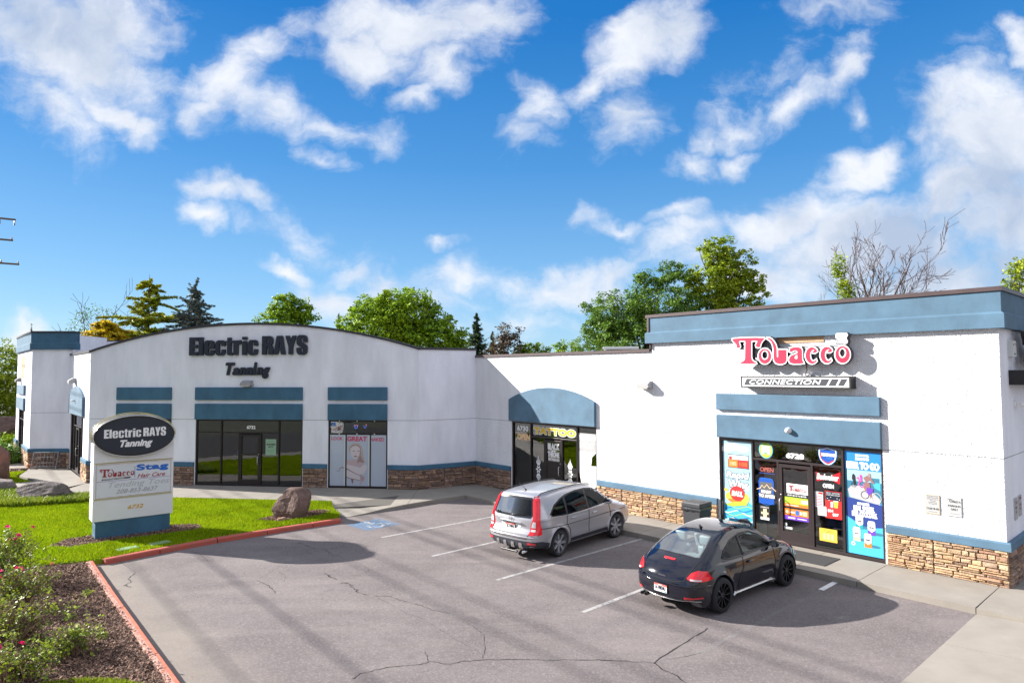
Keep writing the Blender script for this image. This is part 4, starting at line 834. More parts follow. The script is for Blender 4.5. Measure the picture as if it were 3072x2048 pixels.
# corner shop
storefront(MR_, -6.80, -2.40, [(-5.79, .07, 2.66), (-5.06, .07, 2.17), (-4.14, .07, 2.17), (-3.36, .07, 2.66)], [(2.19, -5.76, -3.39)],
           [(-6.74, -5.82, .07, 2.67), (-5.76, -5.08, .07, 2.16), (-5.76, -3.39, 2.2, 2.67, 'glass_dark'), (-4.11, -3.39, .07, 2.16), (-3.33, -2.46, .07, 2.67)], mat='bronze_lit', label='brown framed glass shopfront covered with posters')
door(MR_, -5.03, -4.17, kick=.34, mat='bronze_lit', handle='left'); room(MR_, -6.80, -2.40)
# left wing fronts
storefront(MK_, -5.55, -1.55, [(-4.6, .07, 2.66), (-3.9, .07, 2.17), (-3.0, .07, 2.17), (-2.3, .07, 2.66)], [(2.19, -4.57, -2.33)], [(-5.5, -4.62, .07, 2.67), (-4.58, -3.92, .07, 2.16), (-4.58, -2.32, 2.2, 2.67), (-2.98, -2.32, .07, 2.16), (-2.28, -1.6, .07, 2.67)]); door(MK_, -3.87, -3.03); room(MK_, -5.5, -1.6, 2.5)
storefront(MW_, -5.8, -3.0, [(-4.4, .07, 2.66)], [(2.19, -5.75, -3.05)], [(-5.75, -4.42, .07, 2.16), (-4.38, -3.05, .07, 2.16), (-5.75, -3.05, 2.2, 2.67)]); room(MW_, -5.8, -3.0, 1.8)
# wall lights
def wall_light(M, u, z, label, s=1.):
    t = thing('wall_light', label, 'light', M @ Matrix.Translation((u, 0, z)), 'box lights on the walls')
    T = WM[t]
    MB('grey').prism([(-.24*s, 0), (-.20*s, .22*s), (.20*s, .22*s), (.24*s, 0)], -.10*s, -.0).add([(-.24*s, -.10*s, 0), (.24*s, -.10*s, 0), (.24*s, -.27*s, .02), (-.24*s, -.27*s, .02), (-.20*s, -.10*s, .22*s), (.20*s, -.10*s, .22*s), (.22*s, -.26*s, .12*s), (-.22*s, -.26*s, .12*s)], [(4, 5, 6, 7), (0, 4, 7, 3), (1, 2, 6, 5), (3, 7, 6, 2)]).build('housing', t)
    MB('lens').rect(-.20*s, .20*s, -.02, .1*s, -.262*s).add([(-.21*s, -.10*s, -.005), (.21*s, -.10*s, -.005), (.21*s, -.26*s, .0), (-.21*s, -.26*s, .0)], [(0, 1, 2, 3)]).build('lens', t, recalc=False)
wall_light(ML_, 2.24, 4.12, 'grey box light on the arched wall under the word Tanning')
wall_light(MR_, -9.33, 4.11, 'grey box light on the sunlit wall between the tattoo arch and the red sign')
wall_light(MK_, -4.2, 4.2, 'box light over the arched panel on the left receding wall', 1.15)
wall_light(MW_, -5.2, 4.22, 'box light at the far left edge of the tower')
def dome(M, u, z, y, label, r=.055):
    mb = MB('white'); mb.lathe([(r*1.1, 0), (r*1.1, -.02), (r, -.04), (r*.97, -.08), (r*.75, -.12), (r*.3, -.145), (0.001, -.15)], n=16)
    o = mb.build('dome_camera', None, M @ Matrix.Translation((u, y, z)), smooth=True); tag(o, label, 'camera')
dome(MR_, -4.66, 3.05, -.10, 'white dome camera on the lower blue panel above the corner shop door', .075)
dome(MK_, -3.4, 3.4, -.11, 'small white dome on the arched panel of the left wing', .05)
t = thing('bullet_camera', 'white bullet camera on the shaded side wall', 'camera', MS_ @ Matrix.Translation((1.15, 0, 3.87)))
MB('white').cyl((0, 0, 0), (0, -.04, 0), .07, n=16).cyl((0, -.04, 0), (.02, -.10, -.01), .02).build('mount', t, smooth=False); MB('white').cyl((-.02, -.10, .0), (.20, -.16, -.06), .045, n=16).mat('black').cyl((.2, -.16, -.06), (.205, -.1615, -.0615), .035).build('body', t)

t = thing('rooftop_unit', 'low pale rooftop unit behind the white parapet left of the blue cornice', 'air conditioner', at(5.0, 30.2, 5.0, -10))
MB('grey_light').box(-.75, .75, -.5, .5, .0, .62).build('cabinet', t, bev=.02); MB('off_white').box(-.8, .8, -.55, .55, .66, .78).build('lid', t, bev=.02); MB('grey_dark').box(-.7, .7, -.52, -.505, .1, .55).build('grille', t)

# ================================================================== signs and posters
def sign(name, label, cat, M, group=None): return thing(name, label, cat, M, group)
def letters(t, s, x0, x1, z0, z1, mat, y=0, ext=.06, off=.0, shear=0., space=1., each=True, name='letter', label=None):
    MB(mat).text(s, x0, x1, z0, z1, y, ext, off, shear, space).build(name, t, label=label)
t = sign('wall_sign', 'large dark letters Electric RAYS high on the arched wall', 'sign', ML_ @ Matrix.Translation((-.37, -.03, 5.39)))
# each channel letter its own part
def channel(t, word, x0, x1, z0, z1, mat, off, ext, shear=0., widths=None, drop=None, tight=.02):
    n = len(word); W = widths or [1]*n; tot = sum(W); x = x0
    for i, ch in enumerate(word):
        w = (x1-x0)*W[i]/tot
        if ch != ' ':
            za, zb = (drop or {}).get(ch, (0, 1)); h = z1-z0
            MB(mat).text(ch, x+tight/2, x+w-tight/2, z0+za*h, z0+zb*h, 0, ext, off, shear).build('letter', t)
        x += w
BLOCK = {'E': [[(0, 0), (1, 0), (1, .2), (.52, .2), (.52, .41), (.92, .41), (.92, .6), (.52, .6), (.52, .8), (1, .8), (1, 1), (0, 1)]],
 'l': [[(0, 0), (1, 0), (1, 1), (0, 1)]], 'i': [[(0, 0), (1, 0), (1, .76), (0, .76)], [(0, .85), (1, .85), (1, 1), (0, 1)]],
 'c': [[(1, .62), (1, .78), (.93, .93), (.75, 1), (.25, 1), (.07, .93), (0, .78), (0, .22), (.07, .07), (.25, 0), (.75, 0), (.93, .07), (1, .22), (1, .40), (.60, .40), (.60, .2), (.56, .15), (.44, .15), (.40, .2), (.40, .8), (.44, .85), (.56, .85), (.60, .8), (.60, .62)]],
 'e': [[(1, .45), (1, .78), (.93, .93), (.75, 1), (.25, 1), (.07, .93), (0, .78), (0, .22), (.07, .07), (.25, 0), (.75, 0), (.93, .07), (1, .22), (1, .36), (.60, .36), (.60, .2), (.56, .15), (.44, .15), (.40, .2), (.40, .45)], [(.40, .58), (.60, .58), (.60, .8), (.56, .86), (.44, .86), (.40, .8)]],
 't': [[(.22, .06), (.32, 0), (.95, 0), (.95, .14), (.78, .14), (.74, .2), (.74, .70), (1, .70), (1, .82), (.74, .82), (.74, 1), (.22, 1), (.22, .82), (0, .82), (0, .70), (.22, .70)]],
 'r': [[(0, 0), (.62, 0), (.62, .6), (.7, .72), (1, .74), (1, 1), (.8, 1), (.62, .88), (.62, .98), (0, .98)]],
 'R': [[(0, 0), (.42, 0), (.42, .42), (.52, .42), (.58, .36), (.58, 0), (1, 0), (1, .32), (.94, .46), (.82, .52), (.95, .58), (1, .7), (1, .82), (.92, .95), (.75, 1), (0, 1)], [(.42, .6), (.52, .6), (.58, .66), (.58, .78), (.52, .84), (.42, .84)]],
 'A': [[(0, 0), (.36, 0), (.4, .2), (.6, .2), (.64, 0), (1, 0), (.74, 1), (.26, 1)], [(.43, .36), (.57, .36), (.5, .78)]],
 'Y': [[(.3, 0), (.7, 0), (.7, .4), (1, 1), (.62, 1), (.5, .68), (.38, 1), (0, 1), (.3, .4)]],
 'S': [[(1, .64), (1, .8), (.92, .94), (.75, 1), (.25, 1), (.08, .94), (0, .8), (0, .62), (.08, .5), (.56, .34), (.6, .28), (.6, .2), (.55, .14), (.45, .14), (.40, .2), (.40, .36), (0, .36), (0, .2), (.08, .06), (.25, 0), (.75, 0), (.92, .06), (1, .2), (1, .38), (.92, .5), (.44, .66), (.4, .72), (.4, .8), (.45, .86), (.55, .86), (.6, .8), (.6, .64)]]}
SPEC = [('E', 930, 1003, 347, 203), ('l', 1011, 1048, 347, 203), ('e', 1059, 1144, 349, 228), ('c', 1154, 1236, 349, 228), ('t', 1240, 1299, 347, 208), ('r', 1305, 1366, 347, 228), ('i', 1377, 1416, 347, 203), ('c', 1427, 1508, 349, 228), ('R', 1543, 1634, 345, 199), ('A', 1638, 1737, 344, 198), ('Y', 1735, 1824, 344, 198), ('S', 1827, 1915, 348, 194)]
def block(mb, ch, x0, x1, z0, z1, y, ext):
    vs, fs = shape([[(a*(x1-x0), b*(z1-z0)) for a, b in c] for c in BLOCK[ch]], 0, ext); mb.add([(x0+a, y-c, z0+b) for a, b, c in vs], fs); return mb
def chan(t, spec, x0, zb, sc, mat, off, ext, shear=0.):
    for ch, a, b_, c_, d in spec: MB(mat).text(ch, (a-x0)/sc, (b_-x0)/sc, (zb-c_)/sc, (zb-d)/sc, 0, ext, off, shear).build('letter', t)
for ch, a, b_, c_, d in SPEC: block(MB('navy'), ch, (a-930)/189, (b_-930)/189, (347-c_)/189, (347-d)/189, 0, .09).build('letter', t)
t = sign('wall_sign', 'dark slanted script word Tanning on the arched wall over the door', 'sign', ML_ @ Matrix.Translation((1.27, -.03, 4.56)))
chan(t, [('T', 1232, 1306, 522, 422), ('a', 1288, 1347, 523, 462), ('n', 1345, 1404, 522, 460), ('n', 1400, 1459, 522, 460), ('i', 1456, 1493, 522, 420), ('n', 1486, 1545, 522, 460), ('g', 1538, 1600, 550, 460)], 1232, 522, 189, 'navy', .034, .07, .28)
t = sign('shop_sign', 'big red Tobacco letters with white outline and a pipe shaped b', 'sign', MR_ @ Matrix.Translation((-6.135, -.16, 4.822)))
def logo_parts(t):
    names = {'T': 'letter', 'o': 'letter', 'b': 'pipe_letter', 'a': 'letter', 'c': 'letter', 'c2': 'letter', 'o2': 'letter', 'smoke': 'smoke_emblem'}
    global LOGO; full = LOGO
    for k, cs in full.items():
        LOGO = {k: cs}; mb = MB('charcoal'); logo(mb, 0, 0, 1, 1, 0, ext=.14); mb.build(names[k], t, recalc=False)
    LOGO = full
    MB('alu').box(.1, 3.1, .02, .05, .42, .46).box(3.02, 3.06, 0, .16, .15, .62).build('mounting_rail', t)
    MB('black').tube([(2.02, 0, 0), (2.03, -.01, -.15), (1.98, .0, -.28), (1.95, .1, -.34)], .012).build('cable', t)
logo_parts(t)
t = sign('box_sign', 'long black box sign reading CONNECTION with slanted bars', 'sign', MR_ @ Matrix.Translation((-5.905, 0, 4.18)))
MB('black').box(0, 2.94, -.30, -.0, 0, .315).build('cabinet', t, bev=.006)
MB('white').rect(.05, 2.89, .035, .28, -.303).build('face', t)
sb = MB('charcoal').flat([(.10, .075), (2.33, .075), (2.42, .245), (.18, .245)], -.307).flat([(2.39, .075), (2.56, .075), (2.65, .245), (2.48, .245)], -.307).flat([(2.62, .075), (2.76, .075), (2.86, .245), (2.71, .245)], -.307)
sb.build('stripe', t, recalc=False); MB('white').text('CONNECTION', .26, 2.22, .10, .222, -.311, 0, .006, .28, 1.1).build('lettering', t, recalc=False)
MB('white').box(1.68, 1.86, -.12, -.02, .318, .38).build('junction_box', t)
# side wall signs (shaded, cut by the frame)
t = sign('shop_sign', 'dark red Tobacco letters on the shaded side wall at the right edge', 'sign', MS_ @ Matrix.Translation((1.12, -.18, 4.82)))
mb = MB('black'); logo(mb, 0, 0, .95, .9, 0, mats=('black', 'white', 'curb_red'), smoke=True); mb.build('lettering', t, recalc=False)
t = sign('junction_box', 'pale utility box on the shaded side wall beside the red letters', 'utility box', MS_ @ Matrix.Translation((.72, 0, 4.93)))
MB('off_white').box(0, .34, -.10, 0, 0, .36).mat('black').cyl((.08, -.102, .27), (.08, -.104, .27), .022).cyl((.22, -.102, .28), (.22, -.104, .28), .018).box(.10, .24, -.103, -.1, .05, .075).build('box', t)
t = sign('box_sign', 'black box sign end on the shaded side wall at the right edge', 'sign', MS_ @ Matrix.Translation((.72, 0, 4.30)))
MB('black').box(0, 3.0, -.3, 0, 0, .33).build('cabinet', t); MB('white').box(.12, .2, -.303, -.301, .04, .08).rect(.82, 2.95, .03, .3, -.304).build('face', t)
pm('notice_white', (.42, .42, .42), .6)
def notice(M, u0, u1, z0, z1, label, border, lines, bigs=(), logo_=False):
    t = sign('notice_sign', label, 'sign', M @ Matrix.Translation((u0, 0, z0))); w, h = u1-u0, z1-z0
    MB('notice_white').box(0, w, -.02, -.0, 0, h).build('plate', t, bev=.004)
    mb = MB(border)
    for a, b, c, d in ((.008, w-.008, .008, .014), (.008, w-.008, h-.014, h-.008), (.008, .014, .014, h-.014), (w-.014, w-.008, .014, h-.014)): mb.rect(a, b, c, d, -.022)
    for s, a, b, c, d, m_ in lines: mb.mat(m_).text(s, a*w, b*w, c*h, d*h, -.023, 0, .0015, 0, 1, 2)
    if logo_: logo(mb, .1*w, .73*h, .8*w/3.15, .17*h/.76, -.022, ('black', None, 'charcoal'), ext=0, smoke=False)
    mb.build('lettering', t, recalc=False)
notice(MR_, -1.515, -1.225, 1.345, 1.785, 'yellow bordered white tow away notice on the corner wall', 'worn_yellow',
       [('ILLEGALLY PARKED', .1, .9, .90, .95, 'grey'), ('AND UNAUTHORIZED', .1, .9, .82, .87, 'grey'), ('VEHICLES WILL BE', .1, .9, .74, .79, 'grey'), ('TOWED AT', .3, .7, .66, .71, 'grey'), ("OWNER'S RISK", .2, .8, .58, .63, 'grey'), ('AND EXPENSE', .2, .8, .50, .55, 'grey'), ('CODE 98-701', .08, .92, .22, .33, 'grey_dark'), ('208-555-TOWS', .2, .8, .10, .14, 'grey')])
notice(MR_, -1.09, -.80, 1.35, 1.785, 'white PARKING ONLY sign with small shop logo on the corner wall', 'grey_light',
       [('PARKING', .1, .92, .49, .59, 'charcoal'), ('ONLY', .27, .75, .31, .42, 'charcoal'), ('VIOLATORS WILL BE TOWED', .2, .85, .13, .16, 'grey')], logo_=True)
notice(MS_, .72, .98, 1.31, 1.79, 'small white notice on the shaded side wall', 'grey', [('PARKING', .15, .85, .5, .6, 'charcoal'), ('ONLY', .25, .75, .3, .4, 'charcoal')], logo_=True)
notice(MS_, 1.13, 1.38, 1.34, 1.80, 'red lettered notice on the shaded side wall', 'dark_red', [('WARNING', .12, .88, .8, .92, 'dark_red'), ('NO LOITERING', .12, .88, .5, .6, 'dark_red'), ('PRIVATE', .2, .8, .3, .4, 'dark_red')])

# ---- pictures and lettering on the glass
def poster(name, label, M, u0, u1, z0, z1, mat, y=.078, cat='poster', thin=.003):
    t = sign(name, label, cat, M @ Matrix.Translation((u0, y, z0)))
    mb = MB(mat).box(0, u1-u0, -thin, 0, 0, z1-z0); return t, mb, u1-u0, z1-z0
def done(t, mb, name='print'): mb.build(name, t, recalc=False)
def decal(label, M, s, u0, u1, z0, z1, mat, off=.0, cat='lettering', outline=None, shear=0., y=.078, name='window_lettering', space=1.):
    mb = MB(mat)
    if outline: mb.mat(outline[0]).text(s, u0-u0-outline[1], u1-u0+outline[1], -outline[1], z1-z0+outline[1], 0, 0, off+outline[1], shear, space); mb.mat(mat)
    mb.text(s, 0, u1-u0, 0, z1-z0, -.002, 0, off, shear, space)
    o = mb.build(name, None, M @ Matrix.Translation((u0, y, z0)), recalc=False); tag(o, label, cat)
decal('white number 6732 over the tanning shop door', ML_, '6732', 2.16, 2.54, 2.33, 2.47, 'white', .008, y=.083)
t, mb, w, h = poster('paper_sign', 'pale paper notice in the glass right of the tanning shop door', ML_, 3.0, 3.46, 1.27, 1.92, 'plastic_green')
mb.mat('charcoal').text('ELECTRIC RAYS', .1, .36, .54, .57, -.005).text('WE ARE OPENING', .03, .43, .40, .47, -.005, 0, .004).text('MAY 1ST', .12, .34, .30, .37, -.005, 0, .004).text('please call for an', .06, .40, .20, .225, -.005).text('appointment today', .06, .40, .15, .175, -.005).text('thanks', .18, .28, .09, .115, -.005); done(t, mb)
t, mb, w, h = poster('poster', 'small blue poster inside the glass left of the tanning shop door', ML_, 1.45, 1.78, .98, 1.42, 'shield_blue', y=.5)
mb.mat('off_white').text('TANNING', .06, .27, .38, .41, -.005)
for k in range(6): mb.rect(.04, .14, .06+k*.05, .085+k*.05, -.005).rect(.18, .29, .06+k*.05, .085+k*.05, -.005)
done(t, mb)
# banner window: three white panels
tt, mb, w, h = poster('window_banner', 'white three panel window banner reading LOOK GREAT NAKED with a faded picture of a woman', ML_, 5.80, 8.16, .08, 2.13, 'banner', y=.05, cat='banner')
mb.mat('pink_text').text('LOOK', .05, .53, 1.83, 1.97, -.006, 0, .006, 0, 1.05).text('GREAT', .72, 1.56, 1.79, 1.99, -.006, 0, .013).text('NAKED', 1.69, 2.28, 1.80, 1.95, -.006, 0, .006, 0, 1.0)
# woman: head, hair, shoulders, arms; flat print
# (local units: photograph panel x .72-1.62 , z 0-1.75)
k = lambda x, y: (.66+(x-255)/620*.98, 2.0-(y-130)/1350*1.98)
def blob(mat, pts, y=-.006): mb.mat(mat).flat([k(*p) for p in pts], y)
blob('hair2', [(335, 480), (350, 410), (400, 350), (470, 315), (560, 318), (640, 350), (690, 420), (715, 520), (725, 620), (745, 740), (770, 850), (700, 860), (640, 850), (590, 890), (550, 860), (570, 740), (560, 600), (400, 420), (380, 500), (375, 630), (355, 600)])
blob('skin', [(385, 520), (405, 450), (440, 415), (510, 395), (580, 405), (630, 450), (640, 540), (620, 640), (580, 710), (530, 760), (470, 750), (420, 690), (395, 620)], -.008)
blob('hair', [(385, 510), (400, 420), (450, 375), (540, 365), (610, 380), (650, 440), (660, 520), (640, 460), (600, 410), (520, 385), (440, 410), (400, 460)], -.009)
blob('hair', [(640, 480), (665, 560), (660, 650), (690, 740), (740, 820), (740, 860), (680, 850), (620, 830), (590, 880), (565, 830), (600, 740), (640, 640)], -.009)
for x in (475, 600): mb.mat('skin_line').ell(*k(x, 540), .055, .016, -.011, 12)
mb.mat('skin_line').flat([k(465, 672), (k(520, 668)), k(580, 680), k(540, 702), k(495, 698)], -.011); mb.ell(*k(530, 620), .03, .008, -.011, 8)
blob('skin2', [(275, 790), (360, 780), (450, 770), (540, 770), (560, 860), (640, 860), (750, 850), (730, 910), (650, 980), (560, 960), (450, 930), (340, 920), (275, 890)], -.0075)
blob('skin', [(275, 905), (400, 930), (560, 970), (650, 1000), (740, 920), (810, 900), (825, 1000), (760, 1130), (700, 1180), (640, 1190), (540, 1150), (400, 1080), (320, 1040), (275, 1030)], -.007)
mb.mat('skin_line').add(*ribbon([k(20, 1050), k(45, 1095), k(80, 1100), k(100, 1040), k(150, 985), k(230, 1010), k(320, 1040), k(420, 1095), k(540, 1160), k(640, 1200), k(700, 1170)], [.01, .012, .014, .02, .035, .05, .035, .025, .022, .022, .01], -.010))
mb.add(*ribbon([k(275, 1250), k(350, 1285), k(440, 1300), k(540, 1315), k(640, 1340)], [.03, .02, .018, .02, .02], -.010))
blob('skin_line', [(400, 1295), (480, 1300), (470, 1345), (445, 1450), (425, 1380)], -.011); blob('skin2', [(640, 1340), (720, 1350), (680, 1430), (645, 1470)], -.009)
blob('skin', [(275, 1050), (400, 1110), (640, 1210), (650, 1330), (440, 1290), (275, 1230)], -.0065)
blob('skin2', [(650, 1200), (760, 1230), (780, 1280), (740, 1340), (690, 1370), (640, 1350)], -.0095)
for i in range(4): mb.mat('skin_line').add(*ribbon([k(660+i*26, 1200+i*6), k(668+i*24, 1270), k(700+i*12, 1350)], .008, -.011))
mb.mat('hair2').add(*ribbon([k(700, 640), k(735, 760), k(790, 850), k(820, 890)], .02, -.0095))
done(tt, mb)
mb = MB('off_white').box(6.40, 6.455, .02, .049, .09, 2.12).box(7.42, 7.475, .02, .049, .09, 2.12).build('window_divider', bld, ML_)
for u, hn in ((6.20, 'left'), (6.95, 'middle'), (7.68, 'right')):
    for z, vn in ((2.69, 'upper'), (2.17, 'lower')): tag(MB('white').cyl((0, 0, 0), (0, -.03, 0), .022, n=10).build('window_clip', None, ML_ @ Matrix.Translation((u, .028, z))), 'small white clip at the %s of the %s rail of the banner window' % (hn, vn), 'clip', 'white clips on the banner window frame')
t = sign('neon_sign', 'small blue and red neon shapes behind the upper pane of the banner window', 'neon sign', ML_ @ Matrix.Translation((6.6, .6, 2.33)))
MB('neon_blue').tube([(0, 0, .16), (.03, 0, .04), (.08, 0, 0), (.13, 0, .04), (.16, 0, .16)], .012).tube([(.4, 0, .14), (.47, 0, .02), (.54, 0, .14)], .012).mat('neon_red').tube([(.03, 0, .17), (.06, 0, .10), (.1, 0, .17), (.14, 0, .10)], .01).tube([(.48, 0, .16), (.55, 0, .17)], .01).build('tube', t, smooth=True)

# tattoo shop glass
decal('white number 6730 in the left pane of the tattoo shop', MR_, '6730', -15.62, -14.98, 2.36, 2.56, 'white', .012)
decal('cream word OPEN below the number in the left tattoo shop pane', MR_, 'OPEN', -15.60, -14.88, 2.02, 2.25, 'cream', .014, outline=('orange', .008))
decal('gold word TATTOO with white outline over the tattoo shop door', MR_, 'TATTOO', -14.68, -12.52, 2.30, 2.56, 'gold', .026, outline=('white', .022))
t = sign('window_lettering', 'white lettering BLACK THRONE TATTOO CO on the tattoo shop door', 'lettering', MR_ @ Matrix.Translation((-13.93, .07, 1.37)))
MB('white').text('BLACK', 0, .60, .40, .64, 0, 0, .016).text('THRONE', 0, .60, .13, .33, 0, 0, .012).text('TATTOO CO', .02, .60, 0, .09, 0, 0, .008).flat([(.1, .365), (.2, .375), (.25, .40), (.3, .375), (.36, .40), (.4, .37), (.52, .36), (.4, .35), (.3, .335), (.2, .35)], -.001).build('lettering', t, recalc=False)
def flower(M, u, z, label):
    t = sign('window_decal', label, 'decal', M @ Matrix.Translation((u, .074, z))); mb = MB('white')
    for i in range(6): a = i*60; mb.ell(.085*math.cos(R(a)), .095*math.sin(R(a)), .055, .035, -.001-.0003*i, 12, a)
    for s in (1, -1):
        for dx, l in ((0, .52), (-.06, .36), (.06, .36), (-.1, .24), (.1, .24)):
            mb.flat([(dx*.4-.016, s*.15), (dx-.02, s*(.15+l*.5)), (dx*1.1, s*(.15+l*.75)), (dx+.02, s*(.15+l*.5)), (dx*.4+.016, s*.15)], -.002)
    mb.mat('faint2').ell(0, 0, .018, .018, -.005, 8); mb.build('decal', t, recalc=False)
flower(MR_, -14.43, .98, 'white etched flower decal left of the tattoo shop door'); flower(MR_, -12.80, .98, 'white etched flower decal right of the tattoo shop door')
t, mb, w, h = poster('window_film', 'torn white window film under FEEL GOOD ENERGY in the right tattoo shop pane', MR_, -12.38, -11.55, .12, 2.52, 'frost', cat='window film')
mb = MB('frost_grey').rect(0, .82, 1.72, 2.36, 0).mat('frost').flat([(0, 1.02), (.18, .40), (.30, .22), (.62, .2), (.64, .45), (.82, .55), (.82, 1.26), (.58, 1.24), (.62, 1.55), (.82, 1.72), (0, 1.72)], 0)
mb.mat('white').text('FEEL GOOD', .02, .79, 2.10, 2.30, -.004, 0, .012).mat('frost').text('ENERGY', .02, .79, 1.82, 2.05, -.004, 0, .016).mat('frost_grey').text('ENERGY', .03, .78, 1.83, 2.04, -.006, 0, .004).mat('frost').text('physical mental spiritual', .04, .76, 1.76, 1.79, -.004)
for x, z in ((.22, 1.35), (.48, 1.42), (.12, .82), (.36, .62), (.66, .72)): mb.mat('frost_mark').flat([(x, z+.18), (x+.05, z+.2), (x+.09, z+.12), (x+.06, z), (x+.09, z-.14), (x+.04, z-.2), (x, z-.12), (x+.03, z)], -.003).ell(x+.05, z+.28, .05, .03, -.003, 10)
done(t, mb)
# corner shop posters
t, mb, w, h = poster('window_poster', 'tall pale blue Rapid Wins poster with a red ball and waves left of the door', MR_, -6.72, -5.83, .09, 2.63, 'poster_sky')
S = lambda x, z: (x*w, z*h)
mb.mat('white_flat').ell(.3, 2.38, .26, .10, -.004).ell(.62, 2.33, .2, .09, -.0045).ell(.1, 2.3, .2, .08, -.0048)
mb.mat('black').rect(.16, .80, 1.78, 2.16, -.006).mat('white').rect(.175, .785, 2.02, 2.14, -.008).mat('orange').rect(.18, .46, 1.80, 2.01, -.009).mat('red').rect(.48, .785, 1.80, 2.01, -.009).ell(.24, 2.06, .05, .045, -.010).text('MEGA', .55, .76, 2.07, 2.12, -.010).mat('cream').text('388', .22, .42, 1.85, 1.95, -.011).mat('orange').text('108', .52, .75, 1.85, 1.95, -.011)
mb.mat('charcoal').text('Rapid', .08, .82, 1.42, 1.69, -.006, 0, .024, .12).text('Wins', .14, .78, 1.20, 1.46, -.0065, 0, .024, .12).mat('white').text('Rapid', .10, .80, 1.44, 1.67, -.008, 0, .010, .12).text('Wins', .16, .76, 1.22, 1.44, -.0085, 0, .010, .12)
mb.mat('poster_cyan').flat([(0, 0), (w, 0), (w, .78), (.75, .86), (.6, .72), (.4, .8), (.2, .66), (0, .72)], -.006)
for i in range(9):
    mb.mat(('white', 'poster_blue', 'lime')[i % 3]).add(*ribbon([(.02+j*w/9*.97, .08+i*.075+.05*math.sin(j*.9+i*1.7)) for j in range(10)], (.02, .035, .02)[i % 3], -.008-.0002*i))
mb.mat('yellow').ell(.2, .95, .14, .12, -.010, 16).ell(.66, .95, .13, .14, -.010, 16).ell(.08, 1.13, .06, .05, -.010, 12).mat('orange').ell(.43, .82, .3, .07, -.012, 16, -8).mat('lime').ell(.42, .76, .33, .06, -.0125, 18, 10).mat('red').ell(.43, 1.06, .23, .21, -.014, 24).mat('white').text('BALL', .26, .61, .98, 1.13, -.016, 0, .012, .15)
mb.mat('white').ell(.74, 1.22, .07, .05, -.010, 10).ell(.80, 1.3, .03, .025, -.010, 8).ell(.68, 1.30, .025, .02, -.010, 8).mat('charcoal').flat([(.34, .20), (.5, .36), (.72, .40), (.86, .28), (.82, .10), (.5, .02)], -.014).mat('white').text('IDAHO', .40, .80, .17, .27, -.016, 0, .008)
done(t, mb)
t = sign('window_decal', 'round green IDAHO lottery sticker in the pane over the corner shop door', 'sticker', MR_ @ Matrix.Translation((-5.41, .078, 2.455)))
MB('poster_cyan').ell(0, 0, .205, .235, 0).mat('lime').ell(0, 0, .185, .215, -.002).mat('white').flat([(-.12, -.12), (.12, -.12), (.13, .05), (-.13, .05)], -.004).text('IDAHO', -.12, .12, .06, .12, -.005, 0, .006).mat('poster_cyan').text('pay Here', -.1, .06, .13, .17, -.005).mat('green').text('LOTTERY', -.1, .1, -.05, 0, -.006).flat([(-.1, -.11), (0, -.06), (.1, -.11)], -.006).build('print', t, recalc=False)
decal('white number 6728 over the corner shop door', MR_, '6728', -4.84, -4.35, 2.29, 2.43, 'white', .014)
t = sign('window_decal', 'blue shield shaped KEYSTONE beer sticker in the pane over the corner shop door', 'sticker', MR_ @ Matrix.Translation((-3.74, .078, 2.43)))
shp = [(0, .22), (.10, .19), (.22, .17), (.22, .02), (.18, -.10), (.10, -.18), (0, -.23), (-.10, -.18), (-.18, -.10), (-.22, .02), (-.22, .17), (-.10, .19)]
MB('poster_blue').flat([(a*1.08, b*1.08) for a, b in shp], 0).mat('white').flat(shp, -.002).mat('shield_blue').flat([(a*.88, b*.88) for a, b in shp], -.004).mat('red').flat([(-.15, -.08), (0, -.17), (.15, -.08), (.15, -.11), (0, -.2), (-.15, -.11)], -.006).mat('white').text('KEYSTONE', -.17, .19, 0, .08, -.007, 0, .008, .1).mat('poster_cyan').text('LIGHT', -.02, .12, -.06, -.03, -.007).mat('red').flat([(-.19, .10), (-.165, .1), (-.15, -.04), (-.18, -.07)], -.008).build('print', t, recalc=False)
t = sign('neon_sign', 'small red and blue neon OPEN sign in the left sidelight of the corner shop', 'neon sign', MR_ @ Matrix.Translation((-5.66, .12, 1.78)))
MB('black').box(0, .50, 0, .02, 0, .26).mat('neon_red').text('OPEN', .05, .45, .07, .19, -.01, 0, .004, .1).mat('neon_blue').tube([(.02, -.01, .03), (.48, -.01, .03)], .006).build('neon', t, recalc=False)
t, mb, w, h = poster('window_poster', 'blue can poster READY TO APRES with snowy peaks in the left sidelight', MR_, -5.70, -5.12, .93, 1.70, 'glass_dark')
mb = MB('shield_blue').flat([(.06, .05), (.5, .05), (.5, .68), (.42, .76), (.14, .76), (.06, .68)], 0).mat('grey_dark').flat([(.10, .2), (.46, .2), (.46, .64), (.10, .64)], -.002).mat('cream').add(*ribbon([(.0, .42), (.1, .46), (.16, .55), (.22, .48), (.30, .58), (.38, .48), (.44, .52), (.56, .42)], .02, -.004)).mat('white').text('READY', .14, .42, .34, .42, -.004, 0, .006).text('TO APRES', .06, .52, .22, .31, -.004, 0, .006).mat('stag_blue').add(*ribbon([(.06, .62), (.1, .74), (.46, .74), (.5, .62)], .015, -.004)).add(*ribbon([(.06, .2), (.12, .06), (.28, .02), (.44, .06), (.5, .2)], .015, -.004))
done(t, mb)
t, mb, w, h = poster('window_poster', 'small black and tan price flyer low in the left sidelight of the corner shop', MR_, -5.62, -5.33, .52, .93, 'black')
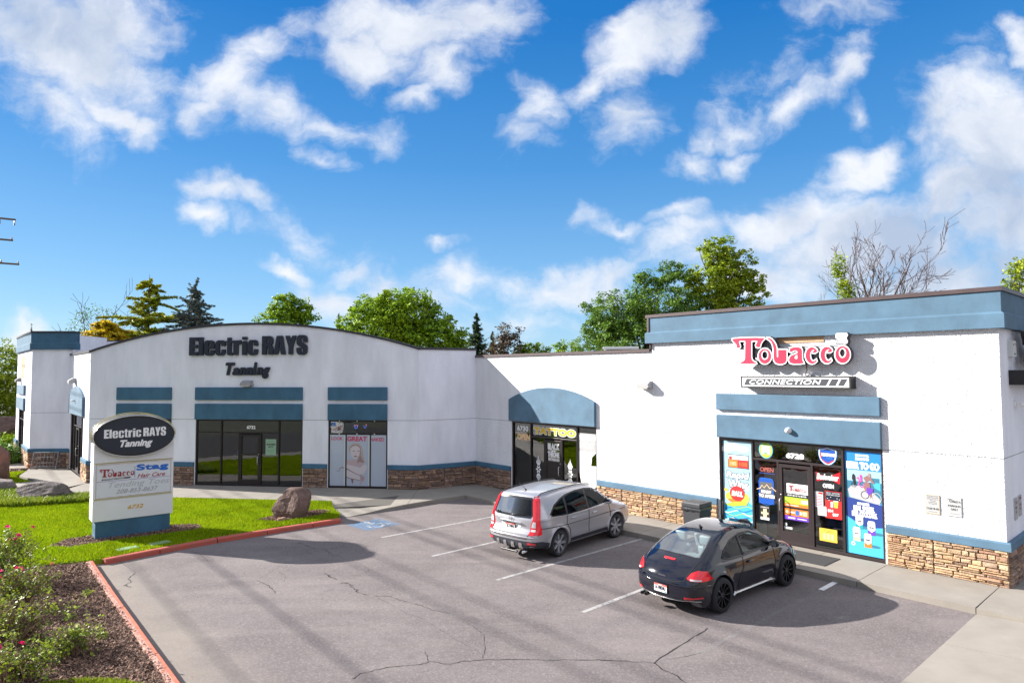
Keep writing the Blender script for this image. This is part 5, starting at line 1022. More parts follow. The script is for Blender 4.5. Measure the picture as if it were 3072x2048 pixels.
mb.mat('white').text('CLEARANCE', .03, .26, .34, .38, -.005).rect(.02, .27, .02, .09, -.005).mat('cream').rect(.1, .2, .1, .32, -.005).rect(.04, .25, .17, .23, -.006).mat('charcoal').text('SAVE', .07, .22, .035, .075, -.006); done(t, mb)
t = sign('window_display', 'teal and green goods display behind the left sidelight glass', 'display', MR_ @ Matrix.Translation((-5.74, .25, .1)))
MB('poster_teal').box(0, .22, 0, .02, 0, .9).mat('green').box(.24, .60, .1, .13, .62, .92).mat('poster_cyan').box(.2, .5, .15, .17, .2, .55).mat('off_white').box(.42, .6, .05, .07, .25, .45).mat('orange').box(.3, .62, .3, .5, 0, .08).build('display', t)
t, mb, w, h = poster('door_sign', 'white Tobacco logo sticker on the corner shop door', MR_, -4.84, -4.27, 1.36, 1.62, 'white', y=.074, cat='sticker')
logo(mb, .05, .07, .148, .2, -.004, ('black', None, 'dark_red'), ext=0, smoke=False); mb.mat('off_white').text('MUST BE 18 TO ENTER', .02, .53, -.07, -.03, -.004, 0, .003); done(t, mb)
def strip_p(label, u0, u1, z0, z1, mat, bits=()):
    t, mb, w, h = poster('door_sticker', label, MR_, u0, u1, z0, z1, mat, y=.074, cat='sticker')
    for m_, a, b, c, d in bits: mb.mat(m_).rect(a*w, b*w, c*h, d*h, -.005)
    return t, mb, w, h
t, mb, w, h = strip_p('green strip sticker across the corner shop door', -4.92, -4.25, 1.09, 1.26, 'lime', [('yellow', .35, .6, .2, .8), ('white', .7, .95, .2, .7)]); done(t, mb)
t, mb, w, h = strip_p('thin orange strip under the green one on the corner shop door', -4.92, -4.25, 1.01, 1.085, 'orange', [('white', .1, .6, .4, .6)]); done(t, mb)
t, mb, w, h = strip_p('orange and blue sticker in the middle of the corner shop door', -4.92, -4.27, .77, .95, 'orange', [('stag_blue', .48, .62, .15, .85), ('white', .66, .75, .3, .7), ('cream', .78, .95, .2, .8), ('white', .22, .44, .4, .6)]); mb.mat('cream').ell(.08, .09, .04, .045, -.006, 12); done(t, mb)
t, mb, w, h = strip_p('purple jingle strip below the orange sticker on the door', -4.92, -4.27, .66, .765, 'purple', []); mb.mat('white').text('ZYNGO', .1, .3, .03, .075, -.005, 0, .003).rect(.36, .6, .04, .06, -.005); done(t, mb)
t = sign('door_sticker', 'small white push bar label low on the corner shop door', 'sticker', MR_ @ Matrix.Translation((-4.93, .074, .40)))
MB('off_white').rect(0, .22, 0, .06, 0).ell(.05, .12, .035, .04, 0, 12).build('print', t, recalc=False)
t = sign('window_poster', 'red bow tie Budweiser sign with white OPEN in the right sidelight', 'sign', MR_ @ Matrix.Translation((-4.05, .074, 1.60)))
MB('budred').flat([(0, .42), (.07, .35), (.33, .31), (.62, .46), (.60, .15), (.33, .26), (.02, .17)], 0).mat('white').text('Budweiser', .02, .58, .22, .38, -.003, 0, .006, .25).text('OPEN', .17, .45, .02, .13, -.003, 0, .008).build('print', t, recalc=False)
t, mb, w, h = poster('window_poster', 'red price poster with two drinks in the right sidelight of the corner shop', MR_, -3.83, -3.42, .86, 1.55, 'red', y=.076)
mb.mat('navy').rect(.01, .40, .46, .68, -.004).mat('white').text('BIG GAME', .04, .37, .63, .66, -.006).text('STARTING LINEUP', .04, .37, .58, .61, -.006).rect(.14, .20, .28, .42, -.006).text('$24', .06, .2, .15, .23, -.006, 0, .004).text('$27', .18, .33, .06, .14, -.006, 0, .004).mat('yellow').flat([(.23, .28), (.31, .28), (.33, .45), (.21, .45)], -.006).mat('white').rect(.21, .33, .44, .46, -.007)
for x, z in ((.06, .5), (.14, .54), (.3, .52), (.36, .5), (.1, .46)): mb.ell(x, z, .012, .012, -.007, 5)
done(t, mb)
t, mb, w, h = poster('window_poster', 'white sheet with red heading and price list in the right sidelight', MR_, -4.09, -3.88, 1.10, 1.50, 'off_white'); mb.mat('red').rect(.09, .2, .34, .39, -.005)
for k_ in range(7): mb.mat('pink_text').rect(.02, .19, .04+k_*.04, .055+k_*.04, -.005)
done(t, mb)
t, mb, w, h = poster('window_poster', 'plain white letter paper low in the right sidelight', MR_, -4.02, -3.80, .90, 1.13, 'white', y=.07); mb.mat('grey').text('Thanks', .06, .14, .18, .21, -.005)
for k_ in range(4): mb.rect(.03, .19, .03+k_*.035, .038+k_*.035, -.005)
done(t, mb)
t, mb, w, h = poster('window_poster', 'yellow poster with three pale cans leaning at the foot of the right sidelight', MR_, -3.99, -3.55, .26, .58, 'yellow', y=.07)
for x in (.12, .22, .32): mb.mat('cream').rect(x-.03, x+.03, .05, .2, -.005)
mb.mat('charcoal').text('THE PERFECT', .08, .36, .26, .285, -.005).text('CONDITIONS', .14, .36, .225, .25, -.005); done(t, mb)
t = sign('window_display', 'orange bucket and blue boxes behind the right sidelight glass', 'display', MR_ @ Matrix.Translation((-4.08, .28, .05)))
MB('orange').prism([(.12, .12), (.55, .12), (.62, .3), (.05, .3)], 0, .25).mat('shield_blue').box(.15, .4, .1, .3, .5, .85).box(.42, .66, .1, .3, .5, .82).mat('pink').box(0, .1, 0, .1, .1, .22).mat('off_white').box(.60, .66, -.12, -.1, .1, .75).mat('poster_navy').box(.0, .66, .35, .4, .3, .55).build('display', t)
t, mb, w, h = poster('window_poster', 'tall blue BEER TO GO poster with cyclists and four cans right of the door', MR_, -3.32, -2.47, .09, 2.62, 'poster_blue')
K = lambda x, y: ((x-760)/590*w, (1-(y+60)/1585)*h)     # picture coordinates
KX = lambda x: (x-760)/590*w
KZ = lambda y: (1-(y+60)/1585)*h
mb.mat('poster_sea').rect(0, w, .95*0+KZ(710), KZ(240), -.004); mb.mat('poster_sky').rect(.06*w, w, KZ(400), KZ(230), -.005).mat('poster_sand').flat([K(830, 660), K(1320, 730), K(1320, 640), K(1100, 470), K(870, 470), K(800, 540)], -.006).mat('poster_sea').flat([K(1190, 330), K(1320, 330), K(1320, 400), K(1200, 400)], -.0055).mat('poster_cyan').flat([K(1200, 400), K(1330, 400), K(1330, 520), K(1240, 480)], -.0055)
mb.mat('white').text('10 BARREL', KX(940), KX(1165), KZ(15), KZ(-18), -.008, 0, .008).text('BREWING CO', KX(940), KX(1165), KZ(75), KZ(30), -.008, 0, .008).text('BEER TO GO', KX(785), KX(1325), KZ(215), KZ(100), -.008, 0, .013)
def ring(cx, cy, r, mat='black', wd=.012, q=1): mb.mat(mat).add(*ribbon([(KX(cx)+r*math.cos(i*.45)*q, KZ(cy)+r*math.sin(i*.45)) for i in range(15)], wd, -.010))
ring(1080, 600, .09); ring(1265, 635, .13, 'grey_light', .014, .8); ring(905, 460, .055)
mb.mat('skin_line').flat([K(1060, 340), K(1120, 300), K(1170, 290), K(1190, 330), K(1240, 410), K(1220, 420), K(1160, 370), K(1100, 400)], -.012).flat([K(1080, 400), K(1160, 400), K(1190, 600), K(1170, 640), K(1130, 500), K(1090, 540), K(1070, 500)], -.012).mat('hair').ell(*K(1160, 290), .035, .05, -.013, 12).mat('purple').flat([K(1120, 480), K(1220, 490), K(1210, 540), K(1150, 600), K(1110, 560)], -.013)
mb.mat('pink').flat([K(1000, 290), K(1040, 300), K(1045, 400), K(1015, 410)], -.012).add(*ribbon([K(950, 360), K(975, 330), K(1000, 420), K(980, 450), K(1030, 490), K(1080, 470), K(1060, 430)], .02, -.012)).mat('black').flat([K(880, 310), K(905, 290), K(930, 320), K(935, 440), K(905, 480), K(895, 400), K(875, 370)], -.012)
mb.mat('poster_navy').flat([K(760, 660), K(1350, 735), K(1350, 1070), K(1080, 1110), K(760, 950)], -.009).mat('poster_cyan').flat([K(760, 950), K(1080, 1110), K(1350, 1070), K(1350, 1525), K(760, 1525)], -.0095)
mb.mat('white').text('CUTWATER', KX(950), KX(1150), KZ(765), KZ(722), -.012, 0, .006).text('REAL SPIRITS.', KX(890), KX(1230), KZ(860), KZ(775), -.012, 0, .007).text('REAL COCKTAILS.', KX(860), KX(1270), KZ(945), KZ(862), -.0125, 0, .007)
for cx, y0, c2, word in ((980, 920, 'poster_teal', 'LIME'), (1172, 990, 'purple', 'MAI TAI'), (930, 1110, 'cream', 'MULE'), (1110, 1185, 'orange', 'MANGO')):
    mb.mat('poster_sea').ell(KX(cx+100), KZ(y0+185), .14, .035, -.011, 14).mat(c2).rect(KX(cx-58), KX(cx+58), KZ(y0+215), KZ(y0+120), -.013).mat('white').flat([K(cx-60, y0+30), K(cx-45, y0), K(cx+45, y0), K(cx+60, y0+30), K(cx+60, y0+130), K(cx, y0+170), K(cx-60, y0+130)], -.015).mat('charcoal').text(word, KX(cx-35), KX(cx+35), KZ(y0+110), KZ(y0+85), -.017, 0, .003).mat('grey').rect(KX(cx-30), KX(cx+30), KZ(y0+60), KZ(y0+54), -.017)
mb.mat('white').ell(*K(870, 1370), .05, .05, -.012, 14).mat('poster_teal').ell(*K(870, 1370), .02, .02, -.014, 8)
done(t, mb)
# bin, mat, pot, rack
t = thing('litter_bin', 'dark grey square litter bin with hood and black bag left of the corner shop door', 'bin', MR_ @ Matrix.Translation((-7.1, -.75, 0)))
MB('bin').add([(-.25, -.25, 0), (.25, -.25, 0), (.25, .25, 0), (-.25, .25, 0), (-.29, -.29, .72), (.29, -.29, .72), (.29, .29, .72), (-.29, .29, .72)], [(0, 3, 2, 1), (4, 5, 6, 7), (0, 1, 5, 4), (1, 2, 6, 5), (2, 3, 7, 6), (3, 0, 4, 7)]).build('body', t, bev=.02)
MB('bin').box(-.31, .31, -.31, .31, .78, .92).build('hood', t, bev=.03); MB('black').box(-.2, .2, -.14, .14, .921, .925).build('opening', t)
mb = MB('bag'); n = 40
vs = []
for i in range(n):
    a = i/n*8; s_ = int(a) % 8; ring_ = [(-.30, -.30), (0, -.305), (.30, -.30), (.305, 0), (.30, .30), (0, .305), (-.30, .30), (-.305, 0)]; p, q = Vector(ring_[s_]), Vector(ring_[(s_+1) % 8]); c = p.lerp(q, a-s_)
    vs += [(c.x, c.y, .78), (c.x*1.04, c.y*1.04, .74-random.random()*.02), (c.x*1.01, c.y*1.01, .66+random.random()*.05)]
mb.add(vs, [(i*3+k, ((i+1) % n)*3+k, ((i+1) % n)*3+k+1, i*3+k+1) for i in range(n) for k in (0, 1)]).build('bin_bag', t)
tag(MB('mat_rubber').box(-1.05, 1.05, -.45, .45, 0, .012).build('door_mat', None, MR_ @ Matrix.Translation((-4.35, -.85, .002)), bev=.004), 'dark rubber mat in front of the corner shop door', 'mat')
t = thing('ash_post', 'slim black post standing beside the litter bin', 'post', MR_ @ Matrix.Translation((-6.35, -.6, 0)))
MB('black').lathe([(.11, 0), (.11, .03), (.03, .05), (.028, .95), (.02, 1.02), (.001, 1.03)], 'Z', 12).build('post', t, smooth=False)
tag(MB('pot').lathe([(.001, 0), (.075, 0), (.10, .17), (.115, .17), (.115, .21), (.09, .21), (.085, .15), (.001, .15)], 'Z', 16).build('flower_pot', None, MT_ @ Matrix.Translation((.25, -.3, 0)), smooth=False), 'small terracotta pot at the tower foot', 'pot')
t = thing('bench_frame', 'grey tubular metal rack leaning at the tower stone base', 'rack', MT_ @ Matrix.Translation((.5, -.45, 0)))
mb = MB('rack_metal')
for x in (0, 1.18): mb.tube([(x, -.15, 0), (x, .05, .82)], .022).tube([(x, .25, 0), (x, .05, .70)], .018)
mb.build('leg', t); MB('rack_metal').tube([(0, .05, .80), (1.18, .05, .80)], .02).tube([(0, -.05, .12), (1.18, -.05, .12)], .018).build('rail', t)
mb = MB('rack_metal')
for x in (.2, .35, .52, .68, .84, 1.0): mb.tube([(x, -.04, .14), (x, .04, .76)], .012)
for z in (.3, .58): mb.tube([(.2, .0, z), (1.0, .0, z)], .012)
mb.build('grille', t)

# ---- monument sign
MM = frame(-11.706, 18.603, .776, .631, -.02)
t = thing('monument_sign', 'freestanding white tenant sign with blue base and black oval top on the lawn', 'sign', MM)
MB('blue').box(.04, 1.94, .03, .60, 0, .52).build('base', t, bev=.01, label='blue base')
for a, b in ((.50, 1.10), (1.125, 2.10), (2.125, 2.66)): MB('white_sign').box(-.04, 2.0, 0, .64, a, b).build('cabinet', t, bev=.008)
MB('black').box(-.02, 1.98, .02, .62, 1.10, 1.125).mat('gold_tube').tube([(-.02, -.012, 1.112), (1.98, -.012, 1.112)], .010).build('seam', t); MB('black').box(-.02, 1.98, .02, .62, 2.10, 2.125).mat('gold_tube').tube([(-.02, -.012, 2.112), (1.98, -.012, 2.112)], .010).build('seam', t)
def face(y, s, sd):    # one side of the sign
    mb = MB('silver')
    fr_ = [(.02, 1.94, 1.145, 1.165), (.02, 1.94, 2.065, 2.085), (.02, .04, 1.165, 2.065), (1.92, 1.94, 1.165, 2.065)]
    F = MM if sd else MM @ Matrix.Translation((1.96, .64, 0)) @ Matrix.Rotation(math.pi, 4, 'Z')
    for a, b, c, d in fr_: mb.box(a, b, -.012, -.002, c, d)
    mb.build('panel_frame', t, F)
    mb = MB('white_flat').rect(.04, 1.92, 1.165, 2.065, -.004); mb.mat('violet').rect(.04, 1.92, 1.60, 1.612, -.006)
    logo(mb, .10, 1.72, .275, .31, -.006, ('dark_red', None, 'dark_red'), ext=0, smoke=False); mb.mat('charcoal').flat([(.15, 1.635), (.86, 1.645), (.89, 1.69), (.18, 1.68)], -.006).mat('white').text('CONNECTION', .2, .72, 1.65, 1.675, -.008, 0, .002, .2)
    mb.mat('stag_blue').rect(.975, .99, 1.66, 1.97, -.006).text('Stag', 1.02, 1.86, 1.79, 2.02, -.006, 0, .014).mat('dark_red').text('Hair Care', 1.05, 1.78, 1.63, 1.75, -.006, 0, .003, .35)
    mb.mat('faint').text('Tending Toes', .33, 1.90, 1.36, 1.57, -.006, 0, .002, .3).mat('faint2').text('208-853-8637', .52, 1.60, 1.23, 1.35, -.006, 0, .003, .3)
    mb.build('lettering', t, F, recalc=False)
    MB('worn_yellow').text('6732', .82, 1.22, .76, .88, -.006, 0, .006, .25).build('house_number', t, F, recalc=False)
face(0, 1, True); face(0, 1, False)
for F in (MM, MM @ Matrix.Translation((1.96, .64, 0)) @ Matrix.Rotation(math.pi, 4, 'Z')):
    n = 48; ecx, ecz, ex, ez = .95, 2.86, 1.03, .575
    E_ = lambda q, o_=0: [(ecx+(ex+o_)*math.cos(2*math.pi*i/n), ecz+(ez+o_)*math.sin(2*math.pi*i/n)) for i in range(n)]
    MB('black').prism(E_(0, .0), -.16, .32).build('oval_cabinet', t, F, smooth=False)
    MB('black').prism(E_(0, -.02), -.17, -.155).mat('navy').flat(E_(0, -.07), -.173).build('oval_face', t, F, recalc=False)
    mb = MB('white')
    for ch, a, b_, c_, d in SPEC: block(mb, ch, .17+(a-930)/985*1.57, .17+(b_-930)/985*1.57, 2.83+(347-c_)/148*.25, 2.83+(347-d)/148*.25, -.177, 0)
    mb.text('Tanning', .57, 1.39, 2.50, 2.76, -.177, 0, .012, .32).build('oval_lettering', t, F, recalc=False)
    MB('gold_tube').tube([(ecx+(ex+.05)*math.cos(a), -.02, ecz+(ez+.05)*math.sin(a)) for a in [R(-12+204*i/40) for i in range(41)]], .009).build('neon_tube', t, F, smooth=True)
    MB('silver').tube([(ecx+(ex+.006)*math.cos(a), -.155, ecz+(ez+.006)*math.sin(a)) for a in [R(360*i/40) for i in range(41)]], .013).build('edge_tube', t, F, smooth=True)
# irrigation lids
for i, (x, y, a) in enumerate(((-10.22, 17.70, 50), (-9.66, 18.24, 48))):
    tag(MB('plastic_green').box(-.25, .25, -.14, .14, 0, .035).build('valve_lid', None, at(x, y, -.02, a), bev=.008), ('pale green valve box lid in the grass, the one nearer the rose bed', 'pale green valve box lid in the grass, the one nearer the lot')[i], 'valve lid')

# ---- rocks
def rock(name, label, x, y, z, sx, sy, sz, rot, seed, mat, cuts=7, sub=4):
    b = bmesh.new(); bmesh.ops.create_icosphere(b, subdivisions=sub, radius=1); rr = random.Random(seed)
    planes = []
    for i in range(cuts):
        d = Vector((rr.gauss(0, 1), rr.gauss(0, 1), rr.gauss(.2, .7))).normalized(); planes.append((d, rr.uniform(.62, .88)))
    for v in b.verts:
        for d, k_ in planes:
            s_ = v.co.dot(d)
            if s_ > k_: v.co -= d*(s_-k_)*.93
        n = noise.fractal(v.co*1.3+Vector((seed, 0, 0)), 1, 2, 4); v.co *= 1+.10*n; v.co += Vector((0, 0, 0))
        n2 = noise.fractal(v.co*5+Vector((0, seed, 0)), 1, 2, 3); v.co += v.co.normalized()*.025*n2
        v.co = Vector((v.co.x*sx, v.co.y*sy, (v.co.z*.95+.55)*sz/1.4))
    me = bpy.data.meshes.new(name); b.to_mesh(me); b.free(); me.materials.append(MATS[mat])
    me.polygons.foreach_set('use_smooth', [False]*len(me.polygons))
    o = bpy.data.objects.new(name, me); put(o, at(x, y, z, rot)); return tag(o, label, 'boulder')
rock('boulder', 'big dark red brown boulder on the lawn beside the red kerb', -7.15, 21.75, -.06, .70, .52, .92, 20, 11, 'boulder', 8)
tag(rock('rock', 'small flat tan rock at the foot of the dark boulder', -7.28, 21.0, -.04, .20, .10, .13, 40, 5, 'rock_tan', 5, 3), cat='rock')
rock('boulder', 'long low purplish boulder at the left of the lawn', -17.5, 24.75, -.05, 1.15, .55, .62, 5, 23, 'boulder_grey', 9)
rock('boulder', 'low grey boulder cut by the left edge behind the long one', -20.7, 26.6, -.05, .95, .6, .55, -10, 31, 'boulder_grey', 8)
rock('boulder', 'tall rounded red boulder at the left edge', -22.9, 29.3, -.05, .85, .75, 1.55, 0, 44, 'boulder_red', 5)
rock('boulder', 'dark boulder under the trees left of the tower', -33.5, 43.5, -.1, 1.8, 1.2, 1.9, 30, 51, 'boulder', 8)
rock('boulder', 'second dark boulder far behind the shrub left of the tower', -31.2, 43.8, -.1, 1.3, 1.1, 1.5, 80, 57, 'boulder', 8)

# ================================================================== cars
def prof_grid(poly, X, Z):
    P_ = np.array(poly); A_ = P_; B_ = np.roll(P_, -1, 0); d = np.full(X.shape, 1e9); ins = np.zeros(X.shape, bool)
    for (x1, z1), (x2, z2) in zip(A_, B_):
        ex, ez = x2-x1, z2-z1; t = np.clip(((X-x1)*ex+(Z-z1)*ez)/(ex*ex+ez*ez+1e-12), 0, 1)
        d = np.minimum(d, np.hypot(X-x1-t*ex, Z-z1-t*ez))
        with np.errstate(divide='ignore', invalid='ignore'): ins ^= ((z1 > Z) != (z2 > Z)) & (X < (x2-x1)*(Z-z1)/(z2-z1+1e-12)+x1)
    return np.where(ins, -d, d)
def catmull(pts, n=6, closed=True):
    P_ = [np.array(p, float) for p in pts]; out = []; N_ = len(P_)
    for i in range(N_):
        p0, p1, p2, p3 = P_[i-1], P_[i], P_[(i+1) % N_], P_[(i+2) % N_]
        for k in range(n):
            t = k/n; out.append(tuple(.5*(2*p1+(p2-p0)*t+(2*p0-5*p1+4*p2-p3)*t*t+(3*p1-p0-3*p2+p3)*t**3)))
    return out
def smax(a, b, k): h = np.clip(.5+.5*(a-b)/k, 0, 1); return b*(1-h)+a*h+k*h*(1-h)
def smin(a, b, k): return -smax(-a, -b, k)
def surface_nets(F, o, h):
    S = F < 0; nx, ny, nz = F.shape; acc = np.zeros((nx-1, ny-1, nz-1, 3)); cnt = np.zeros((nx-1, ny-1, nz-1))
    sl = lambda a, n: slice(a, n-1+a)
    for ax in range(3):
        for p in (0, 1):
            for q in (0, 1):
                o0 = [0, 0, 0]; o1 = [0, 0, 0]; oth = [i for i in range(3) if i != ax]
                o0[oth[0]] = o1[oth[0]] = p; o0[oth[1]] = o1[oth[1]] = q; o1[ax] = 1
                f0 = F[sl(o0[0], nx), sl(o0[1], ny), sl(o0[2], nz)]; f1 = F[sl(o1[0], nx), sl(o1[1], ny), sl(o1[2], nz)]
                c = (f0 < 0) != (f1 < 0); t = np.where(c, f0/(f0-f1+1e-20), 0)
                for a in range(3): acc[..., a] += np.where(c, o0[a]+(t if a == ax else 0), 0)
                cnt += c
    m_ = cnt > 0; idx = -np.ones(cnt.shape, int); idx[m_] = np.arange(m_.sum())
    ijk = np.argwhere(m_); V = (ijk+acc[m_]/cnt[m_][:, None])*h+np.array(o)
    Q = []
    for ax in range(3):
        a = [slice(None)]*3; b = [slice(None)]*3; a[ax] = slice(0, -1); b[ax] = slice(1, None)
        c = S[tuple(a)] != S[tuple(b)]; e = np.argwhere(c); u, v = [i for i in range(3) if i != ax]
        e = e[(e[:, u] > 0) & (e[:, v] > 0) & (e[:, u] < F.shape[u]-1) & (e[:, v] < F.shape[v]-1)]
        def g(du, dv):
            r = e.copy(); r[:, u] -= du; r[:, v] -= dv; return idx[r[:, 0], r[:, 1], r[:, 2]]
        q = np.stack([g(1, 1), g(0, 1), g(0, 0), g(1, 0)], 1); fl = S[e[:, 0], e[:, 1], e[:, 2]]
        if ax == 1: fl = ~fl
        q[~fl] = q[~fl][:, ::-1]; Q.append(q)
    return V, np.concatenate(Q)
class Car:
    def __init__(s, name, label, M, F, ext, paint, h=.032):
        s.t = thing(name, label, 'car', M); s.M = M
        (x0, x1), (y0, y1), (z0, z1) = ext; xs = np.arange(x0, x1, h); ys = np.arange(y0, y1, h); zs = np.arange(z0, z1, h)
        X, Y, Z = np.meshgrid(xs, ys, zs, indexing='ij'); V, Q = surface_nets(F(X, Y, Z), (x0, y0, z0), h)
        for _ in range(3):
            e = 1e-3; f = F(V[:, 0], V[:, 1], V[:, 2]); g = np.stack([(F(V[:, 0]+(e if a == 0 else 0), V[:, 1]+(e if a == 1 else 0), V[:, 2]+(e if a == 2 else 0))-f)/e for a in range(3)], 1)
            V = V-np.clip(f/np.maximum((g**2).sum(1), .2), -.02, .02)[:, None]*g
        s.V, s.Q = V, Q; s.F = F; s.bvh = BVHTree.FromPolygons([tuple(v) for v in V], [tuple(q) for q in Q]); s.cut = np.zeros(len(Q), bool); s.paint = paint
    def hit(s, o, d):
        r = s.bvh.ray_cast(Vector(o), Vector(d)); return r[0], r[1]
    def finish(s):
        me = np_mesh('body', s.V, s.Q[~s.cut], s.paint, True); o = bpy.data.objects.new('body', me); put(o, s.M, s.t)
    def patch(s, name, outline, kind, mat, off=.004, step=.06, sub=4, cut=0, skirt=.0, inner=None, parent=None, label=None, ring=None, smooth=True):
        """outline in side (x,z) / rear (y,z) / any plane; projected on the body"""
        ol = []
        for i in range(len(outline)):
            a, b = outline[i], outline[(i+1) % len(outline)]; n = max(1, int(math.hypot(a[0]-b[0], a[1]-b[1])/step+.5)); ol += [(a[0]+(b[0]-a[0])*k/n, a[1]+(b[1]-a[1])*k/n) for k in range(n)]
        if cut:
            c = s.V[s.Q]; 
            side, A_, B_ = kind_axes(kind); ok = np.ones(len(c), bool); sh = inset(ol, cut)
            for k in range(4):
                u = c[:, k] @ A_; v = c[:, k] @ B_; ok &= inside(sh, u, v) & ((c[:, k] @ side) < kind_lim(kind))
            s.cut |= ok
        V2 = [Vector(p) for p in ol]; n = len(ol); E = [(i, (i+1) % n) for i in range(n)]
        if ring:
            q = inset(ol, ring); V2 += [Vector(p) for p in q]; E += [(n+i, n+(i+1) % n) for i in range(n)]
            tri = [(i, (i+1) % n, n+(i+1) % n, n+i) for i in range(n)]; pts = V2
        else:
            xs = [p[0] for p in ol]; ys = [p[1] for p in ol]; gx_ = np.arange(min(xs)+step/2, max(xs), step); gy_ = np.arange(min(ys)+step/2, max(ys), step); GX, GY = np.meshgrid(gx_, gy_)
            sh = inset(ol, step*.35); k = inside(sh, GX.ravel(), GY.ravel()); V2 += [Vector((a, b)) for a, b in zip(GX.ravel()[k], GY.ravel()[k])]
            r = geometry.delaunay_2d_cdt(V2, E, [tuple(range(n))], 1, 1e-6); pts = r[0]; tri = r[2]
        side, A_, B_ = kind_axes(kind); vs = []; nr = []
        for p in pts:
            o_ = Vector(A_)*p[0]+Vector(B_)*p[1]+Vector(side)*-3; q, nn = s.hit(o_, Vector(side))
            if q is None: q = None; vs.append(None); nr.append(None); continue
            if nn.dot(Vector(side)) > 0: nn = -nn
            vs.append(q+nn*off); nr.append(nn)
        good = [v for v in vs if v is not None]
        for i, v in enumerate(vs):
            if v is None:
                j = min((k for k in range(len(vs)) if vs[k] is not None), key=lambda k: (pts[k][0]-pts[i][0])**2+(pts[k][1]-pts[i][1])**2); vs[i] = vs[j]; nr[i] = nr[j]
        mb = MB(mat); mb.add(vs, tri)
        if skirt:
            b = [vs[i] for i in range(n)]+[vs[i]-nr[i]*skirt for i in range(n)]; mb.add(b, [(i, (i+1) % n, n+(i+1) % n, n+i) for i in range(n)])
        return mb.build(name, parent or s.t, s.M, smooth=smooth, recalc=False, label=label)
    def line(s, name, pts, kind, mat='seam', r=.005, off=.001, n=4, step=.05):
        side, A_, B_ = kind_axes(kind); out = []
        for a, b in zip(pts, pts[1:]):
            k = max(1, int(math.hypot(a[0]-b[0], a[1]-b[1])/step)); out += [(a[0]+(b[0]-a[0])*i/k, a[1]+(b[1]-a[1])*i/k) for i in range(k)]
        out.append(pts[-1]); P_ = []
        for p in out:
            q, nn = s.hit(Vector(A_)*p[0]+Vector(B_)*p[1]+Vector(side)*-3, Vector(side))
            if q is not None:
                if nn.dot(Vector(side)) > 0: nn = -nn
                P_.append(q+nn*off)
        return MB(mat).tube(P_, r, n).build(name, s.t, s.M, smooth=True)
_KA = {'right': ((0, 1, 0), (1, 0, 0), (0, 0, 1)), 'left': ((0, -1, 0), (1, 0, 0), (0, 0, 1)), 'rear': ((1, 0, 0), (0, 1, 0), (0, 0, 1)), 'front': ((-.8, 0, -.6), (0, 1, 0), (-.6, 0, .8)),
       'rearq': ((.707, .707, 0), (.707, -.707, 0), (0, 0, 1)), 'rearql': ((.707, -.707, 0), (.707, .707, 0), (0, 0, 1)), 'reartop': ((.6, 0, -.8), (0, 1, 0), (.8, 0, .6)), 'top': ((0, 0, -1), (1, 0, 0), (0, 1, 0))}
def kind_axes(k): return [np.array(a, float) for a in _KA[k]]
def kind_lim(k): return {'right': -.3, 'left': -.3, 'rear': -.2, 'front': .2, 'reartop': .0, 'top': -.9}.get(k, 0)
def wheel(car, x, y, r, w, rim, spokes, right, steer=0, sw=.05, style=0):
    """right: outer face towards -y"""
    s = -1 if right else 1
    M = car.M @ Matrix.Translation((x, y, r)) @ Matrix.Rotation(R(steer), 4, 'Z')
    t = MB('tyre').lathe([(r*.70, -w/2), (r*.93, -w/2-.004), (r*.99, -w*.36), (r, -w*.2), (r, w*.2), (r*.99, w*.36), (r*.93, w/2+.004), (r*.70, w/2)], n=40).build('wheel', car.t, M, smooth=True, recalc=False)
    R0 = r*.76; mb = MB(rim)
    o = s*w/2
    mb.lathe([(R0+.012, o*1.02), (R0, o*1.0), (R0-.018, o*.92), (R0-.022, o*.4), (R0-.03, -o*.6)], n=40)
    mb.lathe([(.001, o*.86), (.045, o*.86), (.058, o*.72), (.06, o*.5)], n=20)
    for i in range(spokes):
        a = 2*math.pi*i/spokes; ca, sa = math.cos(a), math.sin(a); tx, tz = -sa, ca
        def q(rr, ww, yy): return [(ca*rr+tx*ww, yy, sa*rr+tz*ww), (ca*rr-tx*ww, yy, sa*rr-tz*ww)]
        A = q(.045, sw*.8, o*.80)+q(R0-.02, sw, o*.93)+q(.045, sw*.8, o*.45)+q(R0-.02, sw*1.1, o*.5)
        mb.add(A, [(0, 1, 3, 2), (0, 2, 6, 4), (1, 5, 7, 3)])
    mb.build('rim', t, M, smooth=False, recalc=True)
    MB('black').lathe([(.001, -o*.3), (R0-.02, -o*.3), (R0-.02, -o*.2)], n=24).mat('silver').lathe([(.05, o*.1), (.14, o*.1), (.14, -o*.1)], n=24).build('brake_disc', t, M, recalc=False)
    return t
def mirror(c, x, y, z, s, paint, sz=1.):
    mb = MB(paint); b = bmesh.new(); bmesh.ops.create_icosphere(b, subdivisions=3, radius=1)
    vs = [(x+(v.co.x*.09 if v.co.x > 0 else v.co.x*.045)*sz, y+s*(.10+v.co.y*.115)*sz, z+v.co.z*.075*sz) for v in b.verts]; fs = [tuple(v.index for v in f.verts) for f in b.faces]; b.free()
    mb.add(vs, fs); o = mb.build('side_mirror', c.t, c.M, smooth=True)
    MB('chrome').rect(0, 0, 0, 0, 0).add([(x-.047*sz, y+s*.02, z-.05), (x-.047*sz, y+s*.18, z-.045), (x-.047*sz, y+s*.18, z+.05), (x-.047*sz, y+s*.02, z+.055)], [(0, 1, 2, 3)]).mat('trim_black').box(x-.02, x+.03, y-.06 if s > 0 else y, y if s > 0 else y+.06, z-.05, z).build('mirror_glass', o, c.M, recalc=False)
